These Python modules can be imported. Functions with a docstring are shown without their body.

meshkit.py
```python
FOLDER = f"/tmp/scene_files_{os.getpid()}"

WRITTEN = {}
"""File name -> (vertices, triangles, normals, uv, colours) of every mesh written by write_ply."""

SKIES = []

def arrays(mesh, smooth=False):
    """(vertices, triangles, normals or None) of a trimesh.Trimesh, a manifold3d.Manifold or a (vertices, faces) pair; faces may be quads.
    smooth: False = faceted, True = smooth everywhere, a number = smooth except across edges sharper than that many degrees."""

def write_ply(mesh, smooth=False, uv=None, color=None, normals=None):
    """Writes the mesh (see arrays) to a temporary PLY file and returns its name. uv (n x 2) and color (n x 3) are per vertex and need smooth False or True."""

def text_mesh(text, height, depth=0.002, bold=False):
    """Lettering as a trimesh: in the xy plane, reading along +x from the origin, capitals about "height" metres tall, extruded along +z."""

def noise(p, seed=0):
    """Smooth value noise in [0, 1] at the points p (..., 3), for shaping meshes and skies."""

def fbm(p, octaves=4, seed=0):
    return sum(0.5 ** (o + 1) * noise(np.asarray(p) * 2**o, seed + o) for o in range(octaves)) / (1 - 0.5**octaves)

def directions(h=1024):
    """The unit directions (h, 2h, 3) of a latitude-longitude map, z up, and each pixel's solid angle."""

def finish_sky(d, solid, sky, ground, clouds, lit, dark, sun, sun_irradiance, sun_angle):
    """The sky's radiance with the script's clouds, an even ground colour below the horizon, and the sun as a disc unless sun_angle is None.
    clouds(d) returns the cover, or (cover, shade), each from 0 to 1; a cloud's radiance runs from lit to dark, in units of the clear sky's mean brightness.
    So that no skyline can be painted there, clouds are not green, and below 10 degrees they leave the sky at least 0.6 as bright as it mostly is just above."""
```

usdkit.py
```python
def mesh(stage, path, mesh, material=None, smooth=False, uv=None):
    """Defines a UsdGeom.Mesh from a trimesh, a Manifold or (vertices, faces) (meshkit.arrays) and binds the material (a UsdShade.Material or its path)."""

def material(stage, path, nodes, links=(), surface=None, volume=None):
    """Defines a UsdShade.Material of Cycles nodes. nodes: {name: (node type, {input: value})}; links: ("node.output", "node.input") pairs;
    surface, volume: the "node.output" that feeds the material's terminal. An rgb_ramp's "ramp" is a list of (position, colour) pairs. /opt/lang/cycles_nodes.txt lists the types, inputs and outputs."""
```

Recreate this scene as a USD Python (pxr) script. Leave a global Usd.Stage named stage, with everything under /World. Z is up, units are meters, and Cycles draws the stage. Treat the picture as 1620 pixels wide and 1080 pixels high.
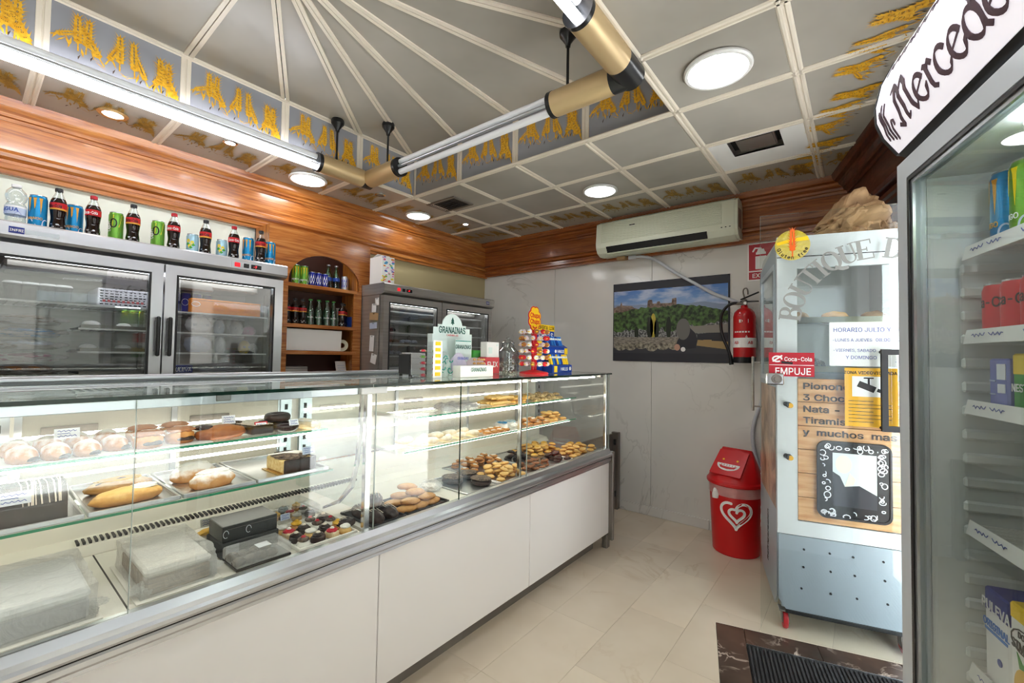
import math, random, re, numpy as np, trimesh, usdkit, meshkit
import shapely.geometry as sg
from shapely import affinity
from shapely.ops import unary_union
from trimesh import transformations as tf
from pxr import Usd, UsdGeom, UsdLux, Sdf, Gf, UsdShade

stage = Usd.Stage.CreateInMemory()
UsdGeom.SetStageUpAxis(stage, UsdGeom.Tokens.z)
UsdGeom.SetStageMetersPerUnit(stage, 1.0)
UsdGeom.Xform.Define(stage, '/World')
UsdGeom.Scope.Define(stage, '/World/Looks')
rng = random.Random(7)
PI = math.pi

# ------------------------------------------------------------------ camera, sky, exposure
EYE = np.array([0.0, 0.0, 1.42])
_y, _p, _r = (math.radians(a) for a in (38.495, 1.8154, 0.93))
_f = np.array([-math.sin(_y) * math.cos(_p), math.cos(_y) * math.cos(_p), math.sin(_p)])
_ri = np.cross(_f, [0, 0, 1]); _ri /= np.linalg.norm(_ri); _u = np.cross(_ri, _f)
_ri, _u = math.cos(_r) * _ri + math.sin(_r) * _u, -math.sin(_r) * _ri + math.cos(_r) * _u
cam = UsdGeom.Camera.Define(stage, '/World/camera')
cam.CreateHorizontalApertureAttr(36.0)
cam.CreateFocalLengthAttr(696.3 / 1620 * 36.0)
cam.CreateClippingRangeAttr(Gf.Vec2f(0.05, 200))
cam.CreateExposureAttr(0.8)
_m = np.eye(4); _m[0, :3], _m[1, :3], _m[2, :3], _m[3, :3] = _ri, _u, -_f, EYE
cam.AddTransformOp().Set(Gf.Matrix4d(*_m.ravel().tolist()))

dome = UsdLux.DomeLight.Define(stage, '/World/daylight')
dome.CreateIntensityAttr(3.6)
dome.CreateColorAttr(Gf.Vec3f(0.86, 0.93, 1.0))

# ------------------------------------------------------------------ materials
def S(h):
    h = h.lstrip('#'); c = [int(h[i:i + 2], 16) / 255 for i in (0, 2, 4)]
    return tuple(x / 12.92 if x <= 0.04045 else ((x + 0.055) / 1.055) ** 2.4 for x in c)

LOOK = {}
def mk(name, nodes, links=(), surface='p.BSDF'):
    LOOK[name] = usdkit.material(stage, '/World/Looks/' + name, nodes, links, surface=surface)
    return LOOK[name]

def plain(name, col, rough=.5, metal=0., coat=0., spec=.5, emit=0., ecol=None):
    c = S(col) if isinstance(col, str) else col
    d = dict(base_color=c, roughness=rough, metallic=metal, coat_weight=coat, specular_ior_level=spec)
    if emit:
        d.update(emission_strength=emit, emission_color=S(ecol) if ecol else c)
    return mk(name, {'p': ('principled_bsdf', d)})

def noisy(name, c1, c2, scale=8., lo=.35, hi=.65, rough=.5, metal=0., coat=0., spec=.5, detail=4., stretch=(1, 1, 1), bump=0., world=False, dist=0.):
    n = {'t': ('geometry', {}) if world else ('texture_coordinate', {}), 'm': ('mapping', {'scale': stretch}), 'n': ('noise_texture', {'scale': scale, 'detail': detail, 'distortion': dist}),
         'r': ('rgb_ramp', {'ramp': [(lo, S(c1)), (hi, S(c2))]}),
         'p': ('principled_bsdf', dict(roughness=rough, metallic=metal, coat_weight=coat, specular_ior_level=spec))}
    l = [('t.position' if world else 't.object', 'm.vector'), ('m.vector', 'n.vector'), ('n.fac', 'r.fac'), ('r.color', 'p.base_color')]
    if bump:
        n['b'] = ('bump', {'strength': bump, 'distance': .003}); l += [('n.fac', 'b.height'), ('b.normal', 'p.normal')]
    return mk(name, n, l)

def glassy(name, tint=(1, 1, 1), lo=.035, gain=.9, rough=0., power=5.):
    return mk(name, {'lw': ('layer_weight', {'blend': .5}), 'pw': ('math', {'math_type': 'power', 'value2': power}), 'ma': ('math', {'math_type': 'multiply_add', 'value2': gain, 'value3': lo, 'use_clamp': True}),
                     'tr': ('transparent_bsdf', {'color': tint}), 'gl': ('glossy_bsdf', {'color': (1, 1, 1), 'roughness': rough}), 'mx': ('mix_closure', {})},
              [('lw.facing', 'pw.value1'), ('pw.value', 'ma.value1'), ('ma.value', 'mx.fac'), ('tr.BSDF', 'mx.closure1'), ('gl.BSDF', 'mx.closure2')], 'mx.closure')

def film(name, col, cover=.4, rough=.15, tint=(1, 1, 1)):
    """thin wrinkled plastic: see-through with a cloudy, shiny share"""
    return mk(name, {'p': ('principled_bsdf', dict(base_color=S(col), roughness=rough, specular_ior_level=.9)), 'tr': ('transparent_bsdf', {'color': tint}), 'mx': ('mix_closure', {'fac': cover}),
                     't': ('texture_coordinate', {}), 'n': ('noise_texture', {'scale': 16., 'detail': 4., 'distortion': 1.5}), 'b': ('bump', {'strength': .9, 'distance': .02})},
              [('t.object', 'n.vector'), ('n.fac', 'b.height'), ('b.normal', 'p.normal'), ('tr.BSDF', 'mx.closure1'), ('p.BSDF', 'mx.closure2')], 'mx.closure')

def topped(name, base, top, z0, z1, c3=None, scale=40., rough=.6, wob=.5):
    """colour climbs from base to top along the object's own height, broken up by noise (sugar, glaze, crust)"""
    n = {'t': ('texture_coordinate', {}), 's': ('separate_xyz', {}), 'mr': ('map_range', {'from_min': z0, 'from_max': z1, 'clamp': True}), 'n': ('noise_texture', {'scale': scale, 'detail': 5.}),
         'n0': ('math', {'math_type': 'multiply_add', 'value2': wob * 2, 'value3': -wob}), 'a': ('math', {'math_type': 'add', 'use_clamp': True}),
         'r': ('rgb_ramp', {'ramp': [(0., S(base)), (.45, S(c3 or base)), (.75, S(top)), (1., S(top))]}), 'p': ('principled_bsdf', dict(roughness=rough)), 'b': ('bump', {'strength': .4, 'distance': .004})}
    return mk(name, n, [('t.object', 's.vector'), ('s.z', 'mr.value'), ('t.object', 'n.vector'), ('n.fac', 'n0.value1'), ('n0.value', 'a.value1'), ('mr.result', 'a.value2'), ('a.value', 'r.fac'), ('r.color', 'p.base_color'), ('n.fac', 'b.height'), ('b.normal', 'p.normal')])

def wood(name, c1, c2, c3, axis, coat=.6, rough=.28, scale=7.):
    st = [9., 9., 9.]; st[axis] = .55
    n = {'t': ('geometry', {}), 'm': ('mapping', {'scale': tuple(st)}), 'n': ('noise_texture', {'scale': scale, 'detail': 6., 'distortion': .6}), 'n2': ('noise_texture', {'scale': 1.1, 'detail': 2.}),
         'r': ('rgb_ramp', {'ramp': [(.28, S(c1)), (.5, S(c2)), (.75, S(c3))]}), 'mx': ('mix', {'mix_type': 'multiply', 'fac': .35}), 'r2': ('rgb_ramp', {'ramp': [(.3, (.6, .55, .5)), (.7, (1, 1, 1))]}),
         'p': ('principled_bsdf', dict(roughness=rough, coat_weight=coat, coat_roughness=.12))}
    return mk(name, n, [('t.position', 'm.vector'), ('m.vector', 'n.vector'), ('t.position', 'n2.vector'), ('n.fac', 'r.fac'), ('n2.fac', 'r2.fac'), ('r.color', 'mx.color1'), ('r2.color', 'mx.color2'), ('mx.color', 'p.base_color')])

wood('wood_y', '#84451a', '#b56c2c', '#cf8f4e', 1)
wood('wood_x', '#6f3310', '#9c5420', '#b87034', 0)
wood('wood_z', '#8a4814', '#bb7226', '#d08d42', 2)
wood('wood_dark', '#2c0f06', '#4a1c0c', '#5e2812', 1)
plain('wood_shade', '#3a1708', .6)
noisy('ceiling_metal', '#a09b91', '#b7b2a8', 1.6, .3, .7, rough=.32, spec=.4, world=True)
noisy('frieze_metal', '#8f9198', '#9c9ea5', 2., rough=.35, world=True)
plain('strip_paint', '#e6dccb', .45)
plain('dark_gap', '#1a1917', .8)
plain('tile_joint', '#a89a86', .8)
noisy('wheat_gold', '#d99a12', '#f0bd30', 60., rough=.5)
plain('wheat_brown', '#4c3a2a', .6)
noisy('wheat_faded', '#8a6a26', '#b18a35', 30., rough=.45)
plain('white_plastic', '#e9e9e6', .35)
plain('white_matte', '#f2f1ee', .6)
plain('paper', '#f4f3f1', .7)
plain('black_plastic', '#17181a', .3)
plain('black_matte', '#1c1c1e', .6)
plain('rubber', '#2a2a2c', .7)
plain('gold_tube', '#cdb387', .38, .45)
plain('brass_ring', '#cfae78', .3, .8)
plain('chrome', '#d8d8d8', .12, 1.)
noisy('steel', '#a9a5a0', '#b5b1ac', 3., rough=.3, metal=.6, stretch=(1, 1, 20))
plain('steel_light', '#d3d5d9', .27, .95)
noisy('steel_dark', '#7d7770', '#8d8780', 3., rough=.35, metal=.6)
plain('alu', '#c3c7cc', .3, .9)
plain('alu_matte', '#c9d0d6', .4, .35)
plain('cream_case', '#e9e4d8', .4)
plain('panel_white', '#ece8e4', .35)
plain('wall_cream', '#e3e6d6', .6)
plain('wall_tan', '#b7a97f', .6)
plain('paving', '#dcd8d2', .8)
plain('street_wall', '#6b655d', .8)
plain('wall_plain', '#d9d5cc', .7)
plain('led_white', '#ffffff', .4, emit=13., ecol='#fbfdff')
plain('led_warm', '#ffffff', .4, emit=10., ecol='#fff3dd')
plain('tube_lit', '#ffffff', .4, emit=14., ecol='#f6f7ff')
plain('tube_off', '#eceef2', .25)
plain('case_led', '#ffffff', .4, emit=4.5, ecol='#fff6e8')
plain('case_led_top', '#ffffff', .4, emit=10., ecol='#fff7ea')
plain('case_led_back', '#ffffff', .4, emit=2.2, ecol='#fff6e8')
plain('led_red', '#ff2020', .4, emit=3., ecol='#ff1822')
plain('led_red_dim', '#c01828', .4, emit=.7, ecol='#ff1822')
glassy('pane', (.97, .99, .98), lo=.03)
glassy('pane_case', (.965, .985, .975), lo=.045)
glassy('pane_cool', (.90, .93, .92), lo=.05)
glassy('pane_dark', (.84, .86, .86), lo=.07)
glassy('shelf_glass', (.93, .975, .95), lo=.03)
glassy('clear_plastic', (.93, .94, .95), lo=.08, rough=.06)
glassy('bottle_clear', (.9, .93, .94), lo=.10, rough=.03, power=3.)
plain('glass_edge', '#0f2a22', .08)
plain('glass_edge_green', '#2f8a66', .1)
film('wrap', '#fbfbf8', .30)
mk('frost', {'p': ('principled_bsdf', dict(base_color=S('#d3cec0'), roughness=.16, specular_ior_level=.6)), 'tr': ('transparent_bsdf', {'color': (1, 1, 1)}), 'mx': ('mix_closure', {'fac': .58})}, [('tr.BSDF', 'mx.closure1'), ('p.BSDF', 'mx.closure2')], 'mx.closure')
film('wrap_thin', '#f4f4f0', .09)
film('bag_film', '#cfc8c4', .5)
film('bag_pink', '#f0dde6', .62)
film('bag_teal', '#cfe0dd', .7)

# marble slabs: off-white with a few grey veins; cream floor stone; dark brown threshold stone
def stone(name, base, base2, vein, vscale, width, rough, per_object=0., vein_amt=1., coat=0.):
    n = {'t': ('geometry', {}), 'n': ('noise_texture', {'scale': vscale, 'detail': 5., 'distortion': 1.2, 'roughness': .55}), 's': ('math', {'math_type': 'subtract', 'value2': .5}), 'a': ('math', {'math_type': 'absolute'}),
         'r': ('rgb_ramp', {'ramp': [(0., (1, 1, 1)), (width, (0, 0, 0)), (1., (0, 0, 0))]}), 'n2': ('noise_texture', {'scale': vscale * .8, 'detail': 2.}), 'r2': ('rgb_ramp', {'ramp': [(.5, (0, 0, 0)), (.68, (vein_amt,) * 3)]}),
         'mm': ('mix', {'mix_type': 'multiply', 'fac': 1.}), 'n3': ('noise_texture', {'scale': 2.2, 'detail': 5.}), 'b': ('rgb_ramp', {'ramp': [(.3, S(base)), (.7, S(base2))]}), 'mx': ('mix', {'color2': S(vein)}),
         'oi': ('object_info', {}), 'ov': ('rgb_ramp', {'ramp': [(0., (1 - per_object,) * 3), (1., (1, 1, 1))]}), 'mo': ('mix', {'mix_type': 'multiply', 'fac': 1.}),
         'p': ('principled_bsdf', dict(roughness=rough, coat_weight=coat))}
    return mk(name, n, [('t.position', 'n.vector'), ('n.fac', 's.value1'), ('s.value', 'a.value1'), ('a.value', 'r.fac'), ('t.position', 'n2.vector'), ('n2.fac', 'r2.fac'), ('r.color', 'mm.color1'), ('r2.color', 'mm.color2'),
        ('t.position', 'n3.vector'), ('n3.fac', 'b.fac'), ('oi.random', 'ov.fac'), ('b.color', 'mo.color1'), ('ov.color', 'mo.color2'), ('mo.color', 'mx.color1'), ('mm.color', 'mx.fac'), ('mx.color', 'p.base_color')])
stone('marble_white', '#dcdad6', '#e4e2de', '#8f8b85', 1.15, .010, .12, vein_amt=.42)
stone('marble_cream', '#e0d0b8', '#ecdfcb', '#b59468', 2.6, .03, .22, per_object=.13, vein_amt=.45)
stone('marble_brown', '#2c211b', '#5d4a3e', '#cbbcae', 6., .03, .2, vein_amt=1.)

# ------------------------------------------------------------------ geometry helpers
def T(m, loc=(0, 0, 0), rot=(0, 0, 0), scale=None):
    m = m.copy()
    if scale is not None:
        m.apply_transform(np.diag([*((scale,) * 3 if np.ndim(scale) == 0 else scale), 1.0]))
    if any(rot):
        m.apply_transform(tf.euler_matrix(*[math.radians(a) for a in rot]))
    m.apply_translation(loc)
    return m
def J(*ms):
    ms = [x for m in ms for x in (m if isinstance(m, (list, tuple)) else [m])]
    return trimesh.util.concatenate(ms)
def bb(x0, x1, y0, y1, z0, z1, c=0.):
    """box between limits, edges chamfered by c"""
    a, b = np.array([x0, y0, z0], float), np.array([x1, y1, z1], float)
    a, b = np.minimum(a, b), np.maximum(a, b)
    if c <= 0:
        m = trimesh.creation.box(b - a); m.apply_translation((a + b) / 2); return m
    c = min(c, (b - a).min() * .45)
    pts = []
    for k in range(3):
        lo, hi = a + c, b - c; lo[k], hi[k] = a[k], b[k]
        pts += [[(lo, hi)[i][0], (lo, hi)[j][1], (lo, hi)[l][2]] for i in (0, 1) for j in (0, 1) for l in (0, 1)]
    return trimesh.convex.convex_hull(np.array(pts))
def lathe(prof, n=28, caps=True):
    """prof: (radius, z) pairs, bottom to top"""
    p = np.array(prof, float); k = len(p); a = np.arange(n) * 2 * PI / n
    v = np.stack([p[:, None, 0] * np.cos(a), p[:, None, 0] * np.sin(a), np.repeat(p[:, 1:2], n, 1)], -1).reshape(-1, 3)
    i, j = np.meshgrid(np.arange(k - 1), np.arange(n), indexing='ij')
    q = np.stack([i * n + j, i * n + (j + 1) % n, (i + 1) * n + (j + 1) % n, (i + 1) * n + j], -1).reshape(-1, 4)
    f = [q[:, [0, 1, 2]], q[:, [0, 2, 3]]]; vs = [v]; c = len(v)
    if np.allclose(p[0], p[-1]): caps = False
    for r, rev in ((0, True), (k - 1, False)) if caps else ():
        if p[r, 0] > 1e-6:
            vs.append([[0, 0, p[r, 1]]]); jj = np.arange(n); t = np.stack([r * n + jj, r * n + (jj + 1) % n, np.full(n, c)], 1)
            f.append(t[:, ::-1] if rev else t); c += 1
    return trimesh.Trimesh(np.vstack(vs), np.vstack(f), process=True)
def cyl(r, h, n=24, c=0.):
    return lathe([(r, 0), (r, h)] if not c else [(r - c, 0), (r, c), (r, h - c), (r - c, h)], n)
def tube(pts, r, n=10):
    p = np.asarray(pts, float); t = np.gradient(p, axis=0); t /= np.linalg.norm(t, axis=1, keepdims=True) + 1e-12
    up = np.array([0, 0, 1.]) if abs(t[:, 2]).max() < .95 else (np.array([1., 0, 0]) if abs(t[:, 0]).max() < .95 else np.array([.3, .8, .52]))
    a = np.cross(t, up); a /= np.linalg.norm(a, axis=1, keepdims=True) + 1e-12
    b = np.cross(t, a); g = np.arange(n) * 2 * PI / n
    rr = np.broadcast_to(np.asarray(r, float), (len(p),))[:, None, None]
    v = (p[:, None] + rr * (np.cos(g)[None, :, None] * a[:, None] + np.sin(g)[None, :, None] * b[:, None])).reshape(-1, 3)
    i, j = np.meshgrid(np.arange(len(p) - 1), np.arange(n), indexing='ij')
    q = np.stack([i * n + j, i * n + (j + 1) % n, (i + 1) * n + (j + 1) % n, (i + 1) * n + j], -1).reshape(-1, 4)
    e = len(v); jj = np.arange(n); k = (len(p) - 1) * n
    f = np.vstack([q[:, [0, 1, 2]], q[:, [0, 2, 3]], np.stack([(jj + 1) % n, jj, np.full(n, e)], 1), np.stack([k + jj, k + (jj + 1) % n, np.full(n, e + 1)], 1)])
    m = trimesh.Trimesh(np.vstack([v, p[:1], p[-1:]]), f, process=False)
    if m.volume < 0: m.invert()
    return m
def curve(pts, n=24):
    from scipy.interpolate import CubicSpline
    p = np.asarray(pts, float); d = np.r_[0, np.cumsum(np.linalg.norm(np.diff(p, axis=0), axis=1))]
    return CubicSpline(d, p)(np.linspace(0, d[-1], n))
def prism(poly, d):
    """extrudes a shapely polygon (or points) from z=0 to d"""
    if not hasattr(poly, 'geom_type'): poly = sg.Polygon(poly)
    gs = [g for g in getattr(poly, 'geoms', [poly]) if g.area > 1e-9]
    return J([trimesh.creation.extrude_polygon(g, d, engine='earcut') for g in gs])
def onto(m, o, right, up):
    """maps a mesh drawn in its xy plane (z outwards) to the plane at o spanned by right and up"""
    r, u = np.array(right, float), np.array(up, float); M = np.eye(4); M[:3, 0], M[:3, 1], M[:3, 2], M[:3, 3] = r, u, np.cross(r, u), o
    m = m.copy(); m.apply_transform(M); return m
BACK = ((1, 0, 0), (0, 0, 1))     # faces -y: back wall, glass door
LEFT = ((0, 1, 0), (0, 0, 1))     # faces +x: left wall, counter front
RIGHT = ((0, -1, 0), (0, 0, 1))   # faces -x: cooler front
FLAT = ((1, 0, 0), (0, 1, 0))
def sweep(prof, along, a, b):
    """constant profile from a to b along axis 'x' or 'y'; prof in (other axis, z)"""
    m = prism(prof, b - a)
    return onto(m, (0, a, 0), (1, 0, 0), (0, 0, 1)) if along == 'y-' else (T_axis(m, along, a))
def T_axis(m, along, a):
    v = m.vertices.copy()
    w = np.stack([v[:, 0], v[:, 2] + a, v[:, 1]], 1) if along == 'y' else np.stack([v[:, 2] + a, v[:, 0], v[:, 1]], 1)
    m = trimesh.Trimesh(w, m.faces, process=False)
    if m.volume < 0: m.invert()
    return m
def txt(s, h, bold=True, depth=.0012, center=True, squeeze=1.):
    m = meshkit.text_mesh(s, h, depth, bold)
    if squeeze != 1: m.apply_transform(np.diag([squeeze, 1, 1, 1]))
    if center:
        b = m.bounds; m.apply_translation([-(b[0][0] + b[1][0]) / 2, -h / 2, 0])
    return m
def wrap(m, r, z=0., ang=0.):
    """bends a flat mesh (x along, y up, z out) round a vertical cylinder of radius r"""
    v = m.vertices; a = v[:, 0] / r + ang; q = r + v[:, 2]
    m = trimesh.Trimesh(np.stack([q * np.cos(a), q * np.sin(a), v[:, 1] + z], 1), m.faces, process=False); return m
def blob(rx, ry, rz, seed=0, amp=.08, freq=2.5, sub=3, flat=-.55):
    m = trimesh.creation.icosphere(sub); v = m.vertices
    k = 1 + amp * (meshkit.fbm(v * freq + seed * 7.3, 3, seed) - .5) * 2
    v = v * k[:, None]; v[:, 2] = np.maximum(v[:, 2], flat) - flat
    m.vertices = v * [rx, ry, rz / (1 - flat)]; return m
def nib(paths, w=.12, t=.03, ang=40):
    """strokes of a broad pen: shapely shape"""
    a = math.radians(ang); dx, dy = math.cos(a) * w / 2, math.sin(a) * w / 2; out = []
    for p in paths:
        for (x0, y0), (x1, y1) in zip(p[:-1], p[1:]):
            out.append(sg.MultiPoint([(x0 - dx, y0 - dy), (x0 + dx, y0 + dy), (x1 - dx, y1 - dy), (x1 + dx, y1 + dy)]).convex_hull.buffer(t / 2))
    return unary_union(out)
def arc(cx, cy, rx, ry, a0, a1, n=14):
    return [(cx + rx * math.cos(math.radians(a)), cy + ry * math.sin(math.radians(a))) for a in np.linspace(a0, a1, n)]

# ------------------------------------------------------------------ scene graph helpers
USED = {}
def numbered(parent, name):
    k = (parent, name); n = USED.get(k, 0); USED[k] = n + 1
    return name if n == 0 else f'{name}_{n:03d}'
ANG = 15.58                       # the entrance side of the shop stands turned by this angle
class Thing:
    def __init__(s, path, loc, local): s.path, s.loc, s.local = path, np.array(loc, float), local
def setdata(prim, **k):
    for a, b in k.items():
        if b: prim.SetCustomDataByKey({'cat': 'category'}.get(a, a), b)
def place(x, loc, rot=(0, 0, 0), scale=None):
    x.AddTranslateOp().Set(Gf.Vec3d(*map(float, loc)))
    if any(rot): x.AddRotateXYZOp().Set(Gf.Vec3f(*map(float, rot)))
    if scale is not None: x.AddScaleOp().Set(Gf.Vec3f(*((float(scale),) * 3 if np.ndim(scale) == 0 else map(float, scale))))
R15 = tf.rotation_matrix(math.radians(ANG), [0, 0, 1])
def thing(name, label=None, cat=None, loc=(0, 0, 0), rot=(0, 0, 0), frame='W', group=None, kind=None, scale=None):
    """frame W: parts come in world coordinates; E: in the turned coordinates of the entrance side; L: in the thing's own"""
    path = '/World/' + numbered('', name); x = UsdGeom.Xform.Define(stage, path); l = np.array(loc, float)
    if frame == 'E':
        place(x, R15[:3, :3] @ l, (rot[0], rot[1], rot[2] + ANG))
    else:
        place(x, l, rot, scale)
    setdata(x.GetPrim(), label=label, cat=cat, group=group, kind=kind)
    return Thing(path, l, frame == 'L')
def part(name, m, look, t, smooth=32, label=None, kind=None):
    """one mesh prim under a Thing or under another part"""
    if isinstance(m, (list, tuple)):
        for q in m: r = part(name, q, look, t, smooth, label, kind)
        return r
    path = t.path + '/' + numbered(t.path, name)
    m = m.copy()
    if not t.local: m.apply_translation(-t.loc)
    g = usdkit.mesh(stage, path, m, LOOK[look], smooth=smooth)
    setdata(g.GetPrim(), label=label, kind=kind)
    return Thing(path, t.loc, t.local)
def dup(t, loc, rot=(0, 0, 0), label=None, group=None, scale=None, frame='W', cat=None):
    path = '/World/' + numbered('', re.sub(r'_\d{3}$', '', t.path.rsplit('/', 1)[1])); x = UsdGeom.Xform.Define(stage, path)
    l = np.array(loc, float)
    if frame == 'E': l, rot = R15[:3, :3] @ l, (rot[0], rot[1], rot[2] + ANG)
    x.GetPrim().GetReferences().AddInternalReference(t.path)
    x.ClearXformOpOrder()
    place(x, l, rot, scale)
    x.GetPrim().SetInstanceable(True)
    setdata(x.GetPrim(), label=label, group=group, cat=cat)
    return Thing(path, l, True)
class Kind:
    """a kind of thing built once, at its first place, and referenced for every further one"""
    def __init__(s, name, build, cat): s.name, s.build, s.cat, s.t = name, build, cat, None
    def put(s, loc, rot=(0, 0, 0), label=None, group=None, scale=None, frame='W'):
        if s.t is None:
            if frame == 'E': l2, r2 = R15[:3, :3] @ np.array(loc, float), (rot[0], rot[1], rot[2] + ANG)
            else: l2, r2 = loc, rot
            s.t = thing(s.name, label, s.cat, l2, r2, 'L', group, scale=scale); s.build(s.t); return s.t
        return dup(s.t, loc, rot, label, group, scale, frame)
def struct(name): return thing(name, kind='structure')

# ================================================================== the setting
XW, YW, ZC, ZT = -3.56, 3.93, 2.73, 3.05          # left wall, back wall, lower ceiling, tray ceiling
E1W = 1.02                                          # inner face of the entrance side (turned coordinates)
TX0, TX1, TY0, TY1 = -2.935, -0.765, -0.89, 2.335   # the raised tray of the ceiling
XL = [-3.56, -2.935, -2.395, -1.855, -1.31, -0.765, -0.22, 0.325, 0.87, 1.5]
YL = [-1.6, -1.42, -0.89, -0.355, 0.19, 0.735, 1.275, 1.82, 2.335, 2.83, 3.315, 3.93]
def EtoW(a, b): return tuple((R15[:3, :3] @ np.array([a, b, 0.]))[:2])

# ---- floor: stone tiles, threshold slabs, slab underneath
fl = struct('floor')
room = sg.Polygon([(XW - .1, -1.7), (2.05, -1.7), EtoW(E1W + .2, 3.9), (XW - .1, YW + .1)])
MAT = dict(a0=.093, a1=1.2, b0=1.40, b1=2.668)
matp = sg.Polygon([EtoW(MAT['a0'], MAT['b0']), EtoW(MAT['a1'], MAT['b0']), EtoW(MAT['a1'], MAT['b1']), EtoW(MAT['a0'], MAT['b1'])])
part('screed', T(prism(room.difference(matp), .05), (0, 0, -.0525)), 'tile_joint', fl)
part('screed', T(prism(matp, .05), (0, 0, -.07)), 'dark_gap', fl)
xs = [-0.737 + .307 * k for k in range(-10, 8)]
off = [0, .305, 0, .42, .305, .12, .305, 0, 0, .305, 0, .2, .05, .305, 0, .15, .3, 0]
for i, x in enumerate(xs):
    for k in range(-7, 4):
        y = 2.735 + .611 * k - off[i]
        p = sg.box(x + .0005, y + .0005, x + .3065, y + .6105).intersection(room).difference(matp.buffer(.001))
        if p.area > .002: part('tile', T(prism(p, .0024), (0, 0, -.0024)), 'marble_cream', fl, False)
def e_prism(a0, a1, b0, b1, z0, z1, c=0): 
    m = bb(a0, a1, b0, b1, z0, z1, c); m.apply_transform(R15); return m
for a0, a1, b0, b1 in ((.094, .225, 1.40, 1.93), (.094, .225, 1.932, 2.667), (.227, .55, 2.537, 2.667), (.552, .88, 2.537, 2.667), (.882, 1.2, 2.537, 2.667)):
    part('threshold_slab', e_prism(a0, a1, b0, b1, -.02, .001, .001), 'marble_brown', fl, False)

# ---- walls
wb = struct('wall_back')
part('backing', bb(XW - .1, .35, YW + .012, YW + .1, 0, ZC + .1), 'wall_plain', wb)
for x0, x1 in ((XW, -2.556), (-2.553, -1.501), (-1.498, -.447), (-.444, .33)):
    part('stone_panel', bb(x0, x1, YW, YW + .012, .082, 2.36, .0012), 'marble_white', wb, False)
bk = struct('baseboard_back')
for x0, x1 in ((XW, -2.2), (-2.198, -1.0), (-.998, .2)):
    part('stone_skirting', bb(x0, x1, YW - .011, YW + .003, 0, .083, .003), 'marble_white', bk, False)
wl = struct('wall_left')
part('backing', bb(XW - .1, XW - .005, -1.7, YW, 0, ZC + .1), 'wall_plain', wl)
part('wall_board', bb(XW - .005, XW, -1.6, 1.44, 0, 2.4), 'wall_cream', wl, label='pale cream wall board behind the row of bottles')
part('wall_board', bb(XW - .005, XW, 1.44, YW, 0, 2.4), 'wall_tan', wl, label='tan wall board')
wr = struct('wall_right')
for (b0, b1, z0, z1) in ((-2.2, -.72, 0, 2.8), (-.72, .80, 0, .45), (-.72, .80, 2.3, 2.8), (.80, 1.60, 0, 2.8), (1.60, 2.74, 2.3, 2.8), (2.74, 3.85, 0, 2.8)):
    part('wall_block', e_prism(E1W, E1W + .18, b0, b1, z0, z1), 'wall_plain' if z1 < 2.5 and z0 == 0 else 'wood_dark', wr)
wf = struct('wall_front')
part('backing', bb(XW - .1, 1.8, -1.7, -1.6, 0, ZC + .1), 'wall_plain', wf)
wn = struct('window_1')
part('window_frame', J(e_prism(E1W + .05, E1W + .11, -.72, -.67, .45, 2.3), e_prism(E1W + .05, E1W + .11, .75, .8, .45, 2.3), e_prism(E1W + .05, E1W + .11, -.67, .75, .45, .5), e_prism(E1W + .05, E1W + .11, -.67, .75, 2.25, 2.3)), 'alu', wn)
part('pane', e_prism(E1W + .075, E1W + .083, -.67, .75, .5, 2.25), 'pane', wn)
gnd = struct('pavement')
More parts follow.
